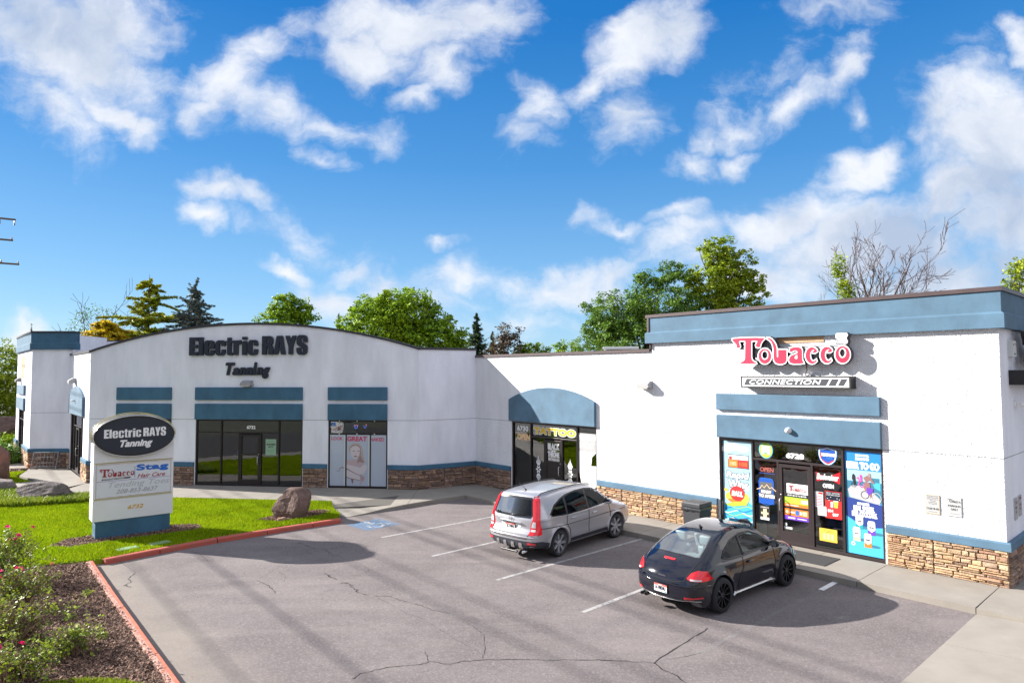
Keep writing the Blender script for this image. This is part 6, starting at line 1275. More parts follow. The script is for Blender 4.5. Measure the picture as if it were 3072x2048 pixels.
def seat(c, x, y, z, mat, name='seat'):
    mb = MB(mat); mb.box(x-.25, x+.27, y-.25, y+.25, z, z+.16)
    vs = [(x-.22, y-.24, z+.1), (x-.10, y-.24, z+.1), (x-.10, y+.24, z+.1), (x-.22, y+.24, z+.1), (x-.42, y-.21, z+.66), (x-.32, y-.21, z+.68), (x-.32, y+.21, z+.68), (x-.42, y+.21, z+.66)]
    mb.add(vs, [(0, 3, 2, 1), (4, 5, 6, 7), (0, 1, 5, 4), (1, 2, 6, 5), (2, 3, 7, 6), (3, 0, 4, 7)])
    o = mb.build(name, c.t, c.M, bev=.045, smooth=True)
    MB(mat).box(x-.45, x-.35, y-.13, y+.13, z+.72, z+.90).box(x-.405, x-.385, y-.06, y-.045, z+.6, z+.75).box(x-.405, x-.385, y+.045, y+.06, z+.6, z+.75).build('headrest', o, c.M, bev=.03, smooth=True)
def plate(c, x, z, tilt, nums, y=0):
    M = c.M @ Matrix.Translation((x, y, z)) @ Matrix.Rotation(R(-90), 4, 'Z') @ Matrix.Rotation(R(tilt), 4, 'X')
    mb = MB('trim_black').box(-.165, .165, -.006, .004, -.085, .085).mat('plate_white').rect(-.152, .152, -.074, .074, -.008).mat('plate_red').rect(-.152, .152, .042, .074, -.0095).mat('navy').text(nums, -.125, .125, -.035, .038, -.010, 0, .004).mat('plate_white').text('IDAHO', -.05, .05, .050, .066, -.0105, 0, .002).mat('poster_cyan').rect(.10, .14, -.068, -.042, -.0095).mat('navy').text('Famous Potatoes', -.07, .07, -.062, -.05, -.010)
    mb.build('license_plate', c.t, M, recalc=False)
def tub(c, x0, x1, w, zf, zt, mat='interior'):
    MB(mat).box(x0, x1, -w, w, zf-.02, zf).build('cabin_floor', c.t, c.M)

# ---- silver crossover
h_ = (.673, .740); r_ = (.740, -.673)
cx_ = (1.137+2.967)/2-r_[0]*.83; cy_ = (17.24+19.255)/2-r_[1]*.83
SP = catmull([(-2.20, .30), (-2.27, .45), (-2.28, .68), (-2.20, .80), (-2.18, 1.02), (-2.06, 1.36), (-1.97, 1.56), (-1.80, 1.625), (-1.2, 1.665), (-.5, 1.685), (.15, 1.655), (.42, 1.58), (.85, 1.33), (1.22, 1.115), (1.60, 1.045), (1.98, .94), (2.17, .80), (2.24, .62), (2.24, .45), (2.15, .30), (1.6, .22), (0, .20), (-1.6, .22)], 5)
def F_suv(X, Y, Z):
    aY = np.abs(Y)
    f = prof_grid_cached('suv', SP, X, Z)
    endk = np.clip((np.abs(X)-1.3)/.9, 0, 1)
    f = f+(.10+.16*endk)*(aY/.9)**2.6*.55
    W = .905-.055*np.clip((Z-.62)/.34, -1, 1)**2*np.where(Z > .62, .5, .45)
    up_ = np.clip(Z-1.0, 0, 1); W = W-up_*.20-up_**2*.32
    W = W-.16*np.clip((np.abs(X)-1.55)/.75, 0, 1)**2
    W = W-.018*np.exp(-((Z-.60)/.16)**2)*np.exp(-(X/1.1)**4)            # waist below the belt
    s1 = (aY-W)/1.04
    g = smax(f, s1, .085)
    for wx in (-1.31, 1.31):
        d = np.hypot(X-wx, Z-.34)
        g = smin(g, np.maximum(smax(d-.455, aY-(.905), .03), .02-1*np.where(Z > .2, 1, 0))*1+0, .03) if False else g
        g = g-.020*np.exp(-((d-.42)/.045)**2)*np.where(aY > .5, 1, 0)
        cyl = smax(d-.395, .58-aY, .03); g = smax(g, -cyl, .018)
    return g
_pg = {}
def prof_grid_cached(k, poly, X, Z):
    if X.ndim == 3:
        d = prof_grid(poly, X[:, 0, :], Z[:, 0, :]); return np.broadcast_to(d[:, None, :], X.shape)
    return prof_grid(poly, X, Z)
suv = Car('parked_car', 'silver grey compact crossover parked nose in at the walk, left of the black car', frame(cx_, cy_, *h_, -.13), F_suv, ((-2.42, 2.40), (-1.0, 1.0), (.1, 1.78)), 'silver_paint')
c = suv
for sd in ('right', 'left'):
    s_ = -1 if sd == 'right' else 1
    G1 = [(.98, 1.09), (.02, 1.045), (.02, 1.52), (.30, 1.50), (.62, 1.36)]; G2 = [(-.05, 1.04), (-.93, 1.03), (-.90, 1.45), (-.60, 1.505), (-.05, 1.525)]; G3 = [(-1.0, 1.04), (-1.56, 1.07), (-1.60, 1.12), (-1.40, 1.28), (-1.15, 1.39), (-.99, 1.44)]
    ALL = [(1.06, 1.085), (.0, 1.02), (-1.0, 1.00), (-1.60, 1.04), (-1.68, 1.12), (-1.45, 1.32), (-1.15, 1.44), (-.85, 1.515), (-.4, 1.56), (.05, 1.565), (.36, 1.53), (.70, 1.37)]
    c.patch('window_surround', ALL, sd, 'trim_black', .003, cut=0, step=.07)
    for g, nm in ((G1, 'front'), (G2, 'rear'), (G3, 'q')):
        c.patch('side_window', g, sd, 'car_glass_dark', .009, cut=0, step=.07)
    c.line('window_chrome', ALL+[ALL[0]], sd, 'chrome', .009, .005)
    c.line('door_seam', [(.95, 1.08), (1.02, .75), (.98, .42)], sd, r=.009); c.line('door_seam', [(.0, 1.02), (-.02, .42)], sd, r=.009); c.line('door_seam', [(-.96, 1.0), (-1.0, .80), (-.86, .62), (-.84, .42)], sd, r=.009)
    c.line('side_moulding', [(1.75, .80), (1.0, .80), (0, .78), (-1.0, .775), (-2.0, .81)], sd, 'trim_black', .011, .004)
    c.patch('sill_cladding', [(.88, .20), (.92, .40), (-.88, .40), (-.86, .20)], sd, 'cladding', .012, step=.08)
    for hx in (-.72, .24): c.line('door_handle', [(hx-.09, .90), (hx+.09, .905)], sd, 'silver_paint', .017, .022, 8, .03)
    for wx in (-1.31, 1.31):
        pts = [(wx+.42*math.cos(R(a)), .34+.42*math.sin(R(a))) for a in range(-8, 189, 7)]; c.line('arch_lip', pts, sd, 'silver_paint', .016, -.002, 6)
    mirror(c, .92, s_*.80, 1.10, s_, 'silver_paint')
# windscreen, rear window, lamps
c.patch('windscreen', [(-.60, .60), (.60, .60), (.54, 1.08), (-.54, 1.08)] if False else [(-.62, -.10+.32), (.62, .22), (.55, .82), (-.55, .82)], 'front', 'car_glass', .006, step=.09)
RW = [(-.60, 1.06), (.60, 1.06), (.66, 1.13), (.57, 1.50), (.52, 1.545), (-.52, 1.545), (-.57, 1.50), (-.66, 1.13)]
c.patch('rear_window', RW, 'rear', 'black_gloss', .004, step=.06)
c.patch('rear_glass', inset(RW, .055), 'rear', 'car_glass_dark', .009, step=.07)
MB('trim_black').tube([(-2.21, 0, 1.10), (-2.235, -.05, 1.12), (-2.20, -.42, 1.15)], .013).build('rear_wiper', c.t, c.M, smooth=True)
for y_, k_ in ((-1, 'right'), (1, 'left')):
    L_ = [(y_*.62, .66), (y_*.84, .66), (y_*.845, .80), (y_*.80, 1.05), (y_*.70, 1.36), (y_*.62, 1.57), (y_*.55, 1.56), (y_*.59, 1.40), (y_*.655, 1.15), (y_*.67, 1.03), (y_*.63, .90)]
    if y_ > 0: L_ = L_[::-1]
    kk = 'rear'
    c.patch('tail_lamp', L_, kk, 'tail_red', .018, skirt=.025, step=.05)
    lens = [(y_*.65, .84), (y_*.76, .84), (y_*.755, .98), (y_*.69, .99), (y_*.665, .93)]; lens2 = [(y_*.645, .74), (y_*.76, .74), (y_*.76, .80), (y_*.65, .80)]
    for q in (lens, lens2): c.patch('tail_lens', q if y_ < 0 else q[::-1], kk, 'tail_clear', .024, step=.05)
    # wrap of the lamp on the flank
    W_ = [(-2.17, .67), (-1.98, .67), (-2.0, .84), (-2.0, 1.03), (-1.95, 1.2), (-1.90, 1.36), (-1.83, 1.52), (-1.89, 1.53), (-1.99, 1.38), (-2.09, 1.10), (-2.14, .85)]
    c.patch('tail_lamp', W_, k_, 'tail_red', .014, skirt=.02, step=.05)
    c.patch('reflector', [(y_*.58, .43), (y_*.78, .43), (y_*.78, .475), (y_*.58, .475)] if y_ > 0 else [(-.78, .43), (-.58, .43), (-.58, .475), (-.78, .475)], 'rear', 'reflector_red', .03, skirt=.02)
BC = [(-.84, .20), (.84, .20), (.86, .49), (.6, .505), (-.6, .505), (-.86, .49)]
c.patch('bumper_cladding', BC, 'rear', 'cladding', .018, skirt=.02, step=.06)
for sd in ('right', 'left'): c.patch('bumper_cladding', [(-2.2, .22), (-1.76, .22), (-1.74, .44), (-2.0, .50), (-2.24, .50)], sd, 'cladding', .014, step=.06)
for y in (-.38, -.13, .13, .38): c.patch('bumper_rib', [(y-.055, .33), (y+.055, .33), (y+.045, .45), (y-.045, .45)], 'rear', 'silver', .034, skirt=.02)
c.line('tailgate_seam', [(-.66, 1.02), (-.62, .70), (-.55, .56), (.55, .56), (.62, .70), (.66, 1.02)], 'rear', r=.009)
c.line('bumper_edge', [(-.84, .60), (0, .61), (.84, .60)], 'rear', 'silver_paint', .018, .004, 8)
c.patch('plate_recess', [(-.30, .70), (.30, .70), (.34, .92), (-.34, .92)], 'rear', 'off_white', .003, step=.06)
MB('chrome').box(-2.235, -2.20, -.36, .36, .905, .945).build('tailgate_garnish', c.t, c.M, bev=.012)
plate(c, -2.222, .81, 4, '2C 1T0M3')
B_ = MB('grey_dark'); Mb = c.M @ Matrix.Translation((-2.205, 0, 1.0)) @ Matrix.Rotation(R(-90), 4, 'Z') @ Matrix.Rotation(R(8), 4, 'X')
B_.add(*ribbon([(-.055, .045), (-.05, -.045), (.05, -.045), (.055, .045), (-.055, .045)], .012, -.008)); B_.flat([(-.035, .035), (-.018, .035), (-.018, -.035), (-.03, -.035)], -.008).flat([(.018, .035), (.035, .035), (.03, -.035), (.018, -.035)], -.008).rect(-.018, .018, -.006, .006, -.008); B_.build('badge', c.t, Mb, recalc=False)
MB('chrome').text('CR-V', -.06, .06, 0, .035, -.004).build('badge', c.t, c.M @ Matrix.Translation((-2.20, .52, .955)) @ Matrix.Rotation(R(-90), 4, 'Z') @ Matrix.Rotation(R(8), 4, 'X'), recalc=False)
MB('trim_black').cyl((-2.30, -.02, .24), (-1.9, -.02, .24), .05).cyl((-2.28, .25, .22), (-2.28, -.28, .22), .028).build('tow_hitch', c.t, c.M, smooth=False)
MB('chrome').lathe([(.032, 0), (.032, -.14), (.026, -.14), (.026, 0)], 'Y', 16).build('exhaust_pipe', c.t, c.M @ Matrix.Translation((-2.18, -.50, .245)) @ Matrix.Rotation(R(-90), 4, 'Z'), smooth=True)
for y_ in (-.60, .60):
    pts = []
    for x in np.linspace(-1.85, .45, 16):
        q, n_ = c.hit((x, y_, 3), (0, 0, -1)); pts.append((x, y_, q.z+(.012 if x in (-1.85,) else .035)))
    MB('trim_black').tube(pts, [.008]+[.016]*14+[.008], 6).build('roof_rail', c.t, c.M, smooth=True)
q, _n = c.hit((-1.62, -.28 if False else 0, 3), (0, 0, -1)); MB('black').cyl((-1.60, 0, q.z-.01), (-1.64, 0, q.z+.035), .03, .018).tube([(-1.62, 0, q.z+.02), (-1.86, 0, q.z+.22)], .006).build('antenna', c.t, c.M)
c.patch('headlamp', [(-.80, -1.22), (-.50, -1.30), (-.45, -1.16), (-.80, -1.05)] if False else [(1.75, .76), (2.08, .70), (2.06, .84), (1.80, .92)], 'right', 'tail_clear', .008); c.patch('headlamp', [(1.75, .76), (2.08, .70), (2.06, .84), (1.80, .92)], 'left', 'tail_clear', .008)
MB('tunnel').box(-1.9, 1.9, -.56, .56, .22, .62).build('underbody', c.t, c.M)
for x in (-1.31, 1.31):
    for y_ in (-.79, .79): wheel(c, x, y_, .345, .225, 'alloy', 7, y_ < 0, steer=-7 if x > 0 else 0, sw=.034)
c.finish()

# ---- black beetle shaped car
h_ = (.766, .643); r_ = (.643, -.766)
cx_ = (4.139+6.125)/2-r_[0]*.86; cy_ = (13.184+14.848)/2-r_[1]*.86
BP = catmull([(-2.05, .28), (-2.13, .42), (-2.12, .62), (-2.03, .80), (-1.86, .97), (-1.55, 1.13), (-1.2, 1.295), (-.8, 1.42), (-.35, 1.485), (.10, 1.475), (.42, 1.39), (.72, 1.21), (1.00, 1.03), (1.35, .985), (1.70, .90), (1.98, .74), (2.11, .55), (2.12, .40), (2.0, .25), (1.3, .19), (0, .17), (-1.3, .19)], 5)
def F_btl(X, Y, Z):
    aY = np.abs(Y)
    f = prof_grid_cached('btl', BP, X, Z)
    endk = np.clip((np.abs(X)-1.1)/1.0, 0, 1)
    f = f+(.10+.20*endk)*(aY/.85)**2.4*.62
    W = .815-.06*np.clip((Z-.55)/.4, -1, 1)**2
    up_ = np.clip(Z-.88, 0, 1); W = W-up_*.30-up_**2*.24
    W = W-.20*np.clip((np.abs(X)-1.45)/.7, 0, 1)**2
    g = smax(f, (aY-W)/1.06, .11)
    for wx in (-1.27, 1.27):
        ex = (X-wx)/.60; ez = (Z-.38)/.475; ey = (aY-.60)/.318; e = (np.sqrt(ex**2+ez**2+ey**2+1e-9)-1)*.31
        g = smin(g, np.maximum(e, .17-Z), .055)
    g = smax(g, aY-.905, .03)
    for wx in (-1.27, 1.27):
        d = np.hypot(X-wx, Z-.335); cyl = smax(d-.385, .55-aY, .03); g = smax(g, -cyl, .02)
    return g
btl = Car('parked_car', 'glossy black rounded two door hatchback with black wheels parked before the corner shop', frame(cx_, cy_, *h_, -.13), F_btl, ((-2.28, 2.28), (-1.0, 1.0), (.08, 1.60)), 'black_paint')
c = btl
SW = [(.80, .98), (.55, .965), (-.35, .945), (-.92, .955), (-1.10, 1.0), (-.95, 1.13), (-.62, 1.27), (-.25, 1.345), (.12, 1.335), (.42, 1.24)]
for sd in ('right', 'left'):
    s_ = -1 if sd == 'right' else 1
    c.patch('window_surround', SW, sd, 'trim_black', .003, ring=.03, cut=.02, step=.05)
    c.patch('side_window', [(.76, .985), (-.33, .96), (-.33, 1.31), (-.2, 1.34), (.12, 1.325), (.41, 1.23)], sd, 'car_glass', .006, step=.07)
    c.patch('side_window', [(-.38, .96), (-.92, .97), (-1.07, 1.005), (-.94, 1.12), (-.62, 1.255), (-.38, 1.305)], sd, 'car_glass_dark', .006, step=.07)
    c.line('window_pillar', [(-.355, .95), (-.355, 1.32)], sd, 'trim_black', .028, .0, 6)
    c.line('window_chrome', SW+[SW[0]], sd, 'black_gloss', .012, .006)
    c.line('door_seam', [(.80, .97), (.83, .70), (.78, .34)], sd, r=.008); c.line('door_seam', [(-.40, .94), (-.44, .72), (-.62, .52), (-.66, .36)], sd, r=.008)
    c.line('door_handle', [(-.27, .80), (-.10, .805)], sd, 'black_paint', .018, .024, 8, .03)
    c.line('belt_line', [(.80, .955), (-.4, .925), (-1.1, .94)], sd, 'black_paint', .012, .0, 6)
    c.patch('side_sill', [(.80, .19), (.82, .265), (-.80, .265), (-.80, .19)], sd, 'silver', .03, skirt=.04, step=.08)
    for wx in (-1.27, 1.27):
        pts = [(wx+.405*math.cos(R(a)), .335+.405*math.sin(R(a))) for a in range(-8, 189, 7)]; c.line('arch_lip', pts, sd, 'black_paint', .014, -.004, 6)
    mirror(c, .72, s_*.74, 1.02, s_, 'black_paint', 1.05)
    c.patch('headlamp', [(1.62, .62), (1.86, .58), (1.92, .70), (1.75, .80), (1.62, .74)], sd, 'tail_clear', .01)
# rear window in the plane of the sloping back; u = y, v along the slope
RWc = [(-.60, -.62), (-.50, -.66), (.50, -.66), (.60, -.62), (.58, -.40), (.50, -.10), (.40, -.02), (-.40, -.02), (-.50, -.10), (-.58, -.40)]
def onback(pts, kind='reartop'): return pts
_s, _A, _B = kind_axes('reartop')
def vb(x, z): return x*_B[0]+z*_B[2]
v0, v1 = vb(-1.66, 1.075), vb(-.95, 1.375)
RWc = [(-.56, v0+.03), (-.48, v0-.01), (0, v0-.03), (.48, v0-.01), (.56, v0+.03), (.52, (v0+v1)/2), (.44, v1-.04), (.36, v1), (0, v1+.02), (-.36, v1), (-.44, v1-.04), (-.52, (v0+v1)/2)]
c.patch('rear_window', RWc, 'reartop', 'black_gloss', .003, ring=.045, cut=.02, step=.05)
c.patch('rear_glass', inset(RWc, .02), 'reartop', 'car_glass', .006, step=.07)
w0, w1 = None, None
_s, _A, _Bf = kind_axes('front')
def vf(x, z): return x*_Bf[0]+z*_Bf[2]
f0, f1 = vf(.98, 1.05), vf(.40, 1.40)
c.patch('windscreen', [(-.62, f0), (.62, f0), (.50, f1), (-.50, f1)], 'front', 'car_glass', .005, cut=.02, step=.08)
for y_ in (-1, 1):
    L_ = [(y_*.52, .735), (y_*.60, .70), (y_*.78, .69), (y_*.84, .74), (y_*.83, .80), (y_*.76, .86), (y_*.66, .88), (y_*.57, .83)]
    if y_ > 0: L_ = L_[::-1]
    c.patch('tail_lamp', L_, 'rear', 'tail_red', .014, skirt=.02, step=.04)
    L2 = [(y_*.60, .705), (y_*.74, .70), (y_*.74, .725), (y_*.58, .735)]; c.patch('tail_lens', L2 if y_ < 0 else L2[::-1], 'rear', 'tail_clear', .019, step=.04)
    L3 = [(y_*.50, .355), (y_*.76, .375), (y_*.76, .40), (y_*.50, .385)]; c.patch('reflector', L3 if y_ < 0 else L3[::-1], 'rear', 'reflector_red', .012, skirt=.01)
c.line('boot_seam', [(-.60, 1.02), (-.545, .85), (-.48, .68), (-.30, .645), (.30, .645), (.48, .68), (.545, .85), (.60, 1.02)], 'rear', r=.008)
c.patch('brake_lamp', [(-.13, .975), (.13, .975), (.13, 1.0), (-.13, 1.0)], 'rear', 'tail_red', .012, skirt=.01, step=.04)
q, n_ = c.hit((-3, 0, .84), (1, 0, 0))
Mb = c.M @ Matrix.Translation((q.x-.006, 0, .84)) @ Matrix.Rotation(R(-90), 4, 'Z') @ Matrix.Rotation(R(38), 4, 'X')
B_ = MB('chrome'); B_.add(*ribbon([(.062*math.cos(i*.35), .062*math.sin(i*.35)) for i in range(19)], .011, -.008)); B_.add(*ribbon([(-.035, .05), (-.012, .005), (0, .028), (.012, .005), (.035, .05)], .009, -.008)).add(*ribbon([(-.052, .018), (-.02, -.052), (0, -.008), (.02, -.052), (.052, .018)], .009, -.008)); B_.build('badge', c.t, Mb, recalc=False)
q, n_ = c.hit((-3, 0, .715), (1, 0, 0)); MB('chrome').text('Beetle', -.085, .085, 0, .035, -.006, 0, .002, .2).build('badge', c.t, c.M @ Matrix.Translation((q.x-.008, 0, .70)) @ Matrix.Rotation(R(-90), 4, 'Z') @ Matrix.Rotation(R(20), 4, 'X'), recalc=False)
q, n_ = c.hit((-3, 0, .47), (1, 0, 0)); plate(c, q.x-.012, .47, 0, '1A F0KNU')
c.line('bumper_crease', [(-.82, .60), (-.3, .585), (.3, .585), (.82, .60)], 'rear', 'black_paint', .016, .0, 8)
c.patch('rear_diffuser', [(-.72, .20), (.72, .20), (.66, .30), (-.66, .30)], 'rear', 'grey_dark', .014, skirt=.02); c.line('diffuser_trim', [(-.72, .315), (0, .30), (.72, .315)], 'rear', 'silver', .009, .014, 6)
for y in (.40, .50): MB('trim_black').lathe([(.034, 0), (.034, -.1), (.028, -.1), (.028, 0)], 'Y', 16).build('exhaust_pipe', c.t, c.M @ Matrix.Translation((-2.02, y, .245)) @ Matrix.Rotation(R(-90), 4, 'Z'), smooth=True)
q, n_ = c.hit((-.72, 0, 3), (0, 0, -1)); MB('black').prism([(-.07, 0), (.06, 0), (.0, .03), (-.07, .075)], -.012, .012).build('antenna', c.t, c.M @ Matrix.Translation((q.x, 0, q.z-.005)))
tub(c, -1.5, .9, .62, .45, .9)
for x, y in ((.18, .34), (.18, -.34)): seat(c, x, y, .48, 'seat_leather')
for x, y in ((-.62, .30), (-.62, -.30)): seat(c, x, y, .46, 'seat_leather', 'rear_seat')
MB('seat_leather').add([(-1.62, -.5, .92), (-1.02, -.55, .96), (-1.02, .55, .96), (-1.62, .5, .92)], [(0, 1, 2, 3)]).build('parcel_shelf', c.t, c.M, recalc=False)
MB('interior').box(.62, .95, -.66, .66, .60, .93).build('dashboard', c.t, c.M, bev=.04); MB('black').tube([(.48+.0*math.cos(a), .34+.18*math.cos(a), .88+.16*math.sin(a)) for a in [i*.35 for i in range(19)]], .016).build('steering_wheel', c.t, c.M, smooth=True)
MB('black').box(.50, .53, -.12, .12, 1.26, 1.32).build('rear_view_mirror', c.t, c.M)
MB('tunnel').box(-1.8, 1.8, -.53, .53, .2, .44).build('underbody', c.t, c.M)
for x in (-1.27, 1.27):
    for y_ in (-.75, .75): wheel(c, x, y_, .338, .225, 'alloy_black', 5 if False else 10, y_ < 0, steer=0, sw=.013)
c.finish()

# ================================================================== trees and plants
pm('leaf_maple', (.09, .22, .012), .55, island=.5, hue=(.38, .52, .015), trans=.3, spec=.3)
pm('leaf_cherry', (.07, .17, .014), .5, island=.45, hue=(.17, .28, .03), trans=.28, spec=.35)
pm('leaf_yellow', (.17, .28, .012), .55, island=.45, hue=(.38, .44, .02), trans=.32, spec=.3)
pm('leaf_dark', (.022, .06, .02), .6, island=.4, hue=(.05, .10, .03), trans=.15)
pm('leaf_cedar', (.14, .22, .016), .6, island=.45, hue=(.50, .48, .012), trans=.35)
pm('leaf_gold', (.36, .29, .01), .6, island=.4, hue=(.75, .55, .012), trans=.4)
pm('leaf_spruce', (.14, .21, .20), .6, island=.35, hue=(.13, .12, .09), trans=.1)
pm('leaf_purple', (.085, .035, .035), .6, island=.5, hue=(.12, .10, .035), trans=.2)
pm('bark_dark', (.11, .075, .068), .9, var=.3, vscale=6)
pm('leaf_red', (.20, .05, .06), .6, island=.4, trans=.2)
def leaf_mesh(name, C_, D_, size, mat, seed, flat=.35, asp=.55, dirs=None):
    """C_: leaf centres, quads of random turn with a fold"""
    g = np.random.default_rng(seed); n = len(C_)
    nrm = g.normal(0, 1, (n, 3)); nrm[:, 2] = np.abs(nrm[:, 2])*(1+flat*2); nrm += D_*.6; nrm /= np.linalg.norm(nrm, axis=1)[:, None]+1e-9
    a = g.normal(0, 1, (n, 3)) if dirs is None else dirs+g.normal(0, .25, (n, 3)); a -= nrm*(a*nrm).sum(1)[:, None]; a /= np.linalg.norm(a, axis=1)[:, None]+1e-9
    b = np.cross(nrm, a); s = (size*g.uniform(.6, 1.35, n))[:, None]
    V = np.stack([C_-a*s*.5, C_+b*s*.5*asp-nrm*s*.05, C_+a*s*.55-nrm*s*.12, C_-b*s*.5*asp-nrm*s*.05], 1).reshape(-1, 3)
    return np_mesh(name, V, np.arange(n*4).reshape(n, 4), mat)
def tree_root(name, label, x, y, group=None): return thing(name, label, 'tree', at(x, y, -.15), group)
def tubes(segs, mat, n=5):
    mb = MB(mat)
    for pts, rr in segs: mb.tube(pts, rr, n)
    return mb
def limb(a, b, r0, r1, g, k=5, sag=.08):
    a = Vector(a); b = Vector(b); L = (b-a).length
    pts = [a.lerp(b, i/k)+Vector((g.normal(0, sag*.35*L*math.sin(math.pi*i/k)), g.normal(0, sag*.35*L*math.sin(math.pi*i/k)), sag*L*math.sin(math.pi*i/k))) for i in range(k+1)]
    return pts, [r0+(r1-r0)*i/k for i in range(k+1)]
def broadleaf(name, label, x, y, lobes, nclu, per, leaf, mat, seed, rclu=.55, trunk_r=.2, bark='bark', fork=2.2, limbs=26, spiky=0., group=None, asp=.6):
    """lobes: (dx, dy, z, rx, ry, rz)"""
    g = np.random.default_rng(seed); t = tree_root(name, label, x, y, group)
    vol = np.array([l[3]*l[4]*l[5] for l in lobes])**.75; pick = g.choice(len(lobes), nclu, p=vol/vol.sum()); L = np.array(lobes)[pick]
    d = g.normal(0, 1, (nclu, 3)); d /= np.linalg.norm(d, axis=1)[:, None]; rad = g.uniform(.25, 1, nclu)**.45
    rad *= 1+spiky*np.clip(g.normal(0, .5, nclu), -.3, 1.2)
    C = L[:, :3]+d*L[:, 3:]*rad[:, None]
    cr = rclu*g.uniform(.55, 1.3, nclu); rep = (per*g.uniform(.6, 1.4, nclu)).astype(int); idx = np.repeat(np.arange(nclu), rep)
    o = g.normal(0, 1, (len(idx), 3)); o /= np.linalg.norm(o, axis=1)[:, None]; o *= (g.uniform(0, 1, len(idx))**.5)[:, None]
    P_ = C[idx]+o*cr[idx][:, None]*np.array([1, 1, .62]); P_[:, 2] -= .12*cr[idx]
    me = leaf_mesh(name+'_leaves', P_, d[idx], leaf, mat, seed+1, asp=asp)
    ob = bpy.data.objects.new('crown', me); put(ob, WM[t], t)
    segs = []; top = Vector((float(np.mean(L[:, 0])), float(np.mean(L[:, 1])), fork)); segs.append(limb((0, 0, 0), top, trunk_r, trunk_r*.8, g, 4, .02))
    order = g.permutation(nclu)[:limbs]
    for i in order:
        b = C[i]; m_ = top.lerp(Vector(b), .45)+Vector((0, 0, .3)); segs.append(limb(top, m_, trunk_r*.42, trunk_r*.22, g, 3)); segs.append(limb(m_, b, trunk_r*.2, .012, g, 4))
    tubes(segs, bark).build('trunk', t, smooth=True, recalc=False); return t
def conifer(name, label, x, y, h, r, z0, mat, seed, tiers=26, per=9, spray=.22, droop=.15, up=.0, dens=14, shape=1., bark='bark', gap=0., group=None, wid=.5, var=.6, jit=.7):
    g = np.random.default_rng(seed); t = tree_root(name, label, x, y, group); P_ = []; D = []; segs = [limb((0, 0, 0), (0, 0, h), .02*h, .01, g, 6, .0)]
    for i in range(tiers):
        z = z0+(h-z0)*(i+g.uniform(-.5, .5))/tiers; q = (1-(z-z0)/(h-z0)); R_ = r*max(.04, q**shape)*g.uniform(.8, 1.12)
        if g.uniform() < gap: R_ *= .5
        for k in range(max(4, int(per*(.45+.55*q)))):
            a = g.uniform(0, 2*math.pi); l = R_*g.uniform(var, 1.25); jz = g.normal(0, (h-z0)/tiers*jit); e = Vector((math.cos(a)*l, math.sin(a)*l, z-droop*l+up*l+jz)); s_ = Vector((0, 0, z))
            if l > .35 and g.uniform() < .6: segs.append(([s_, s_.lerp(e, .5)+Vector((0, 0, .05*l)), e], [.02*l+.006, .012*l+.004, .004]))
            n = int(dens*(.3+l)); tt = g.uniform(.18, 1.03, n); w = (1.05-tt)*l*.30*wid*2+.04
            base = np.array(s_)+np.outer(tt, np.array(e-s_)); side = np.array([-math.sin(a), math.cos(a), 0]); off = np.outer(g.uniform(-1, 1, n)*w, side); off[:, 2] += g.uniform(-.06, .05, n)-np.abs(g.uniform(-1, 1, n))*.05
            base[:, 2] += .05*l*np.sin(np.pi*np.clip(tt, 0, 1)); P_.append(base+off); dd = np.array([math.cos(a), math.sin(a), -.25])+off*1.2; D.append(dd)
    P_ = np.concatenate(P_); D = np.concatenate(D); me = leaf_mesh(name+'_needles', P_, D*.1+np.array([0, 0, .5]), spray, mat, seed+2, asp=.34, dirs=D)
    ob = bpy.data.objects.new('crown', me); put(ob, WM[t], t); tubes(segs, bark, 4).build('trunk', t, smooth=True, recalc=False); return t
def bare(t, stems, seed, mat='bark_grey', depth=3, tw=1.):
    g = np.random.default_rng(seed); segs = []; tips = []
    def grow(p, d, l, r, k):
        n = 6; pts = [p]; q = p.copy(); dd = d.copy()
        for i in range(n):
            dd = (dd+Vector(g.normal(0, .09, 3))+Vector((0, 0, .035))).normalized(); q = q+dd*l/n; pts.append(q.copy())
            if k > 0 and i >= 1:
                for _ in range(1 if k > 1 else 1+int(g.uniform() < .4)):
                    if g.uniform() < .62:
                        s_ = Vector(g.normal(0, 1, 3)); s_ = (s_-dd*s_.dot(dd)).normalized(); nd = (dd*.8+s_*.55).normalized(); grow(q.copy(), nd, l*g.uniform(.38, .6), r*(1-i/n*.6)*.5, k-1)
        segs.append((pts, [max(.006*tw, r*(1-i/n*.85)) for i in range(n+1)])); tips.append(q)
    for p, e, r in stems: d = Vector(e)-Vector(p); grow(Vector(p), d.normalized(), d.length, r, depth)
    tubes(segs, mat, 4).build('trunk', t, smooth=True, recalc=False); return tips

# --- behind the roof, from left to right
broadleaf('leafy_tree', 'yellow green leafy tree at the left edge behind the tower', -37.6, 47.5, [(0, 0, 4.6, 3.2, 3, 3.2), (1.6, .5, 3.2, 2.4, 2.2, 2.0), (-2.5, 0, 4.2, 2.6, 2.4, 2.6)], 560, 48, .19, 'leaf_yellow', 101, .6, group='trees behind the shops')
conifer('small_conifer', 'dark conifer tip just showing above the blue tower', -43.9, 60, 9.1, 1.6, 2, 'leaf_dark', 103, tiers=22, dens=30, group='trees behind the shops')
t = tree_root('sparse_tree', 'thin sparse tree with bare twigs left of the yellow cedar', -28.2, 44.5, 'trees behind the shops')
tips = bare(t, [((0, 0, 0), (.2, 0, 6.3), .16), ((.2, 0, 5.6), (1.25, .1, 9.6), .07), ((.2, 0, 5.2), (-1.4, 0, 8.4), .06), ((.1, 0, 5), (2.0, 0, 8.0), .05), ((.2, 0, 4.8), (-.4, .2, 9.0), .05)], 8, 'bark', 2, 1.6)
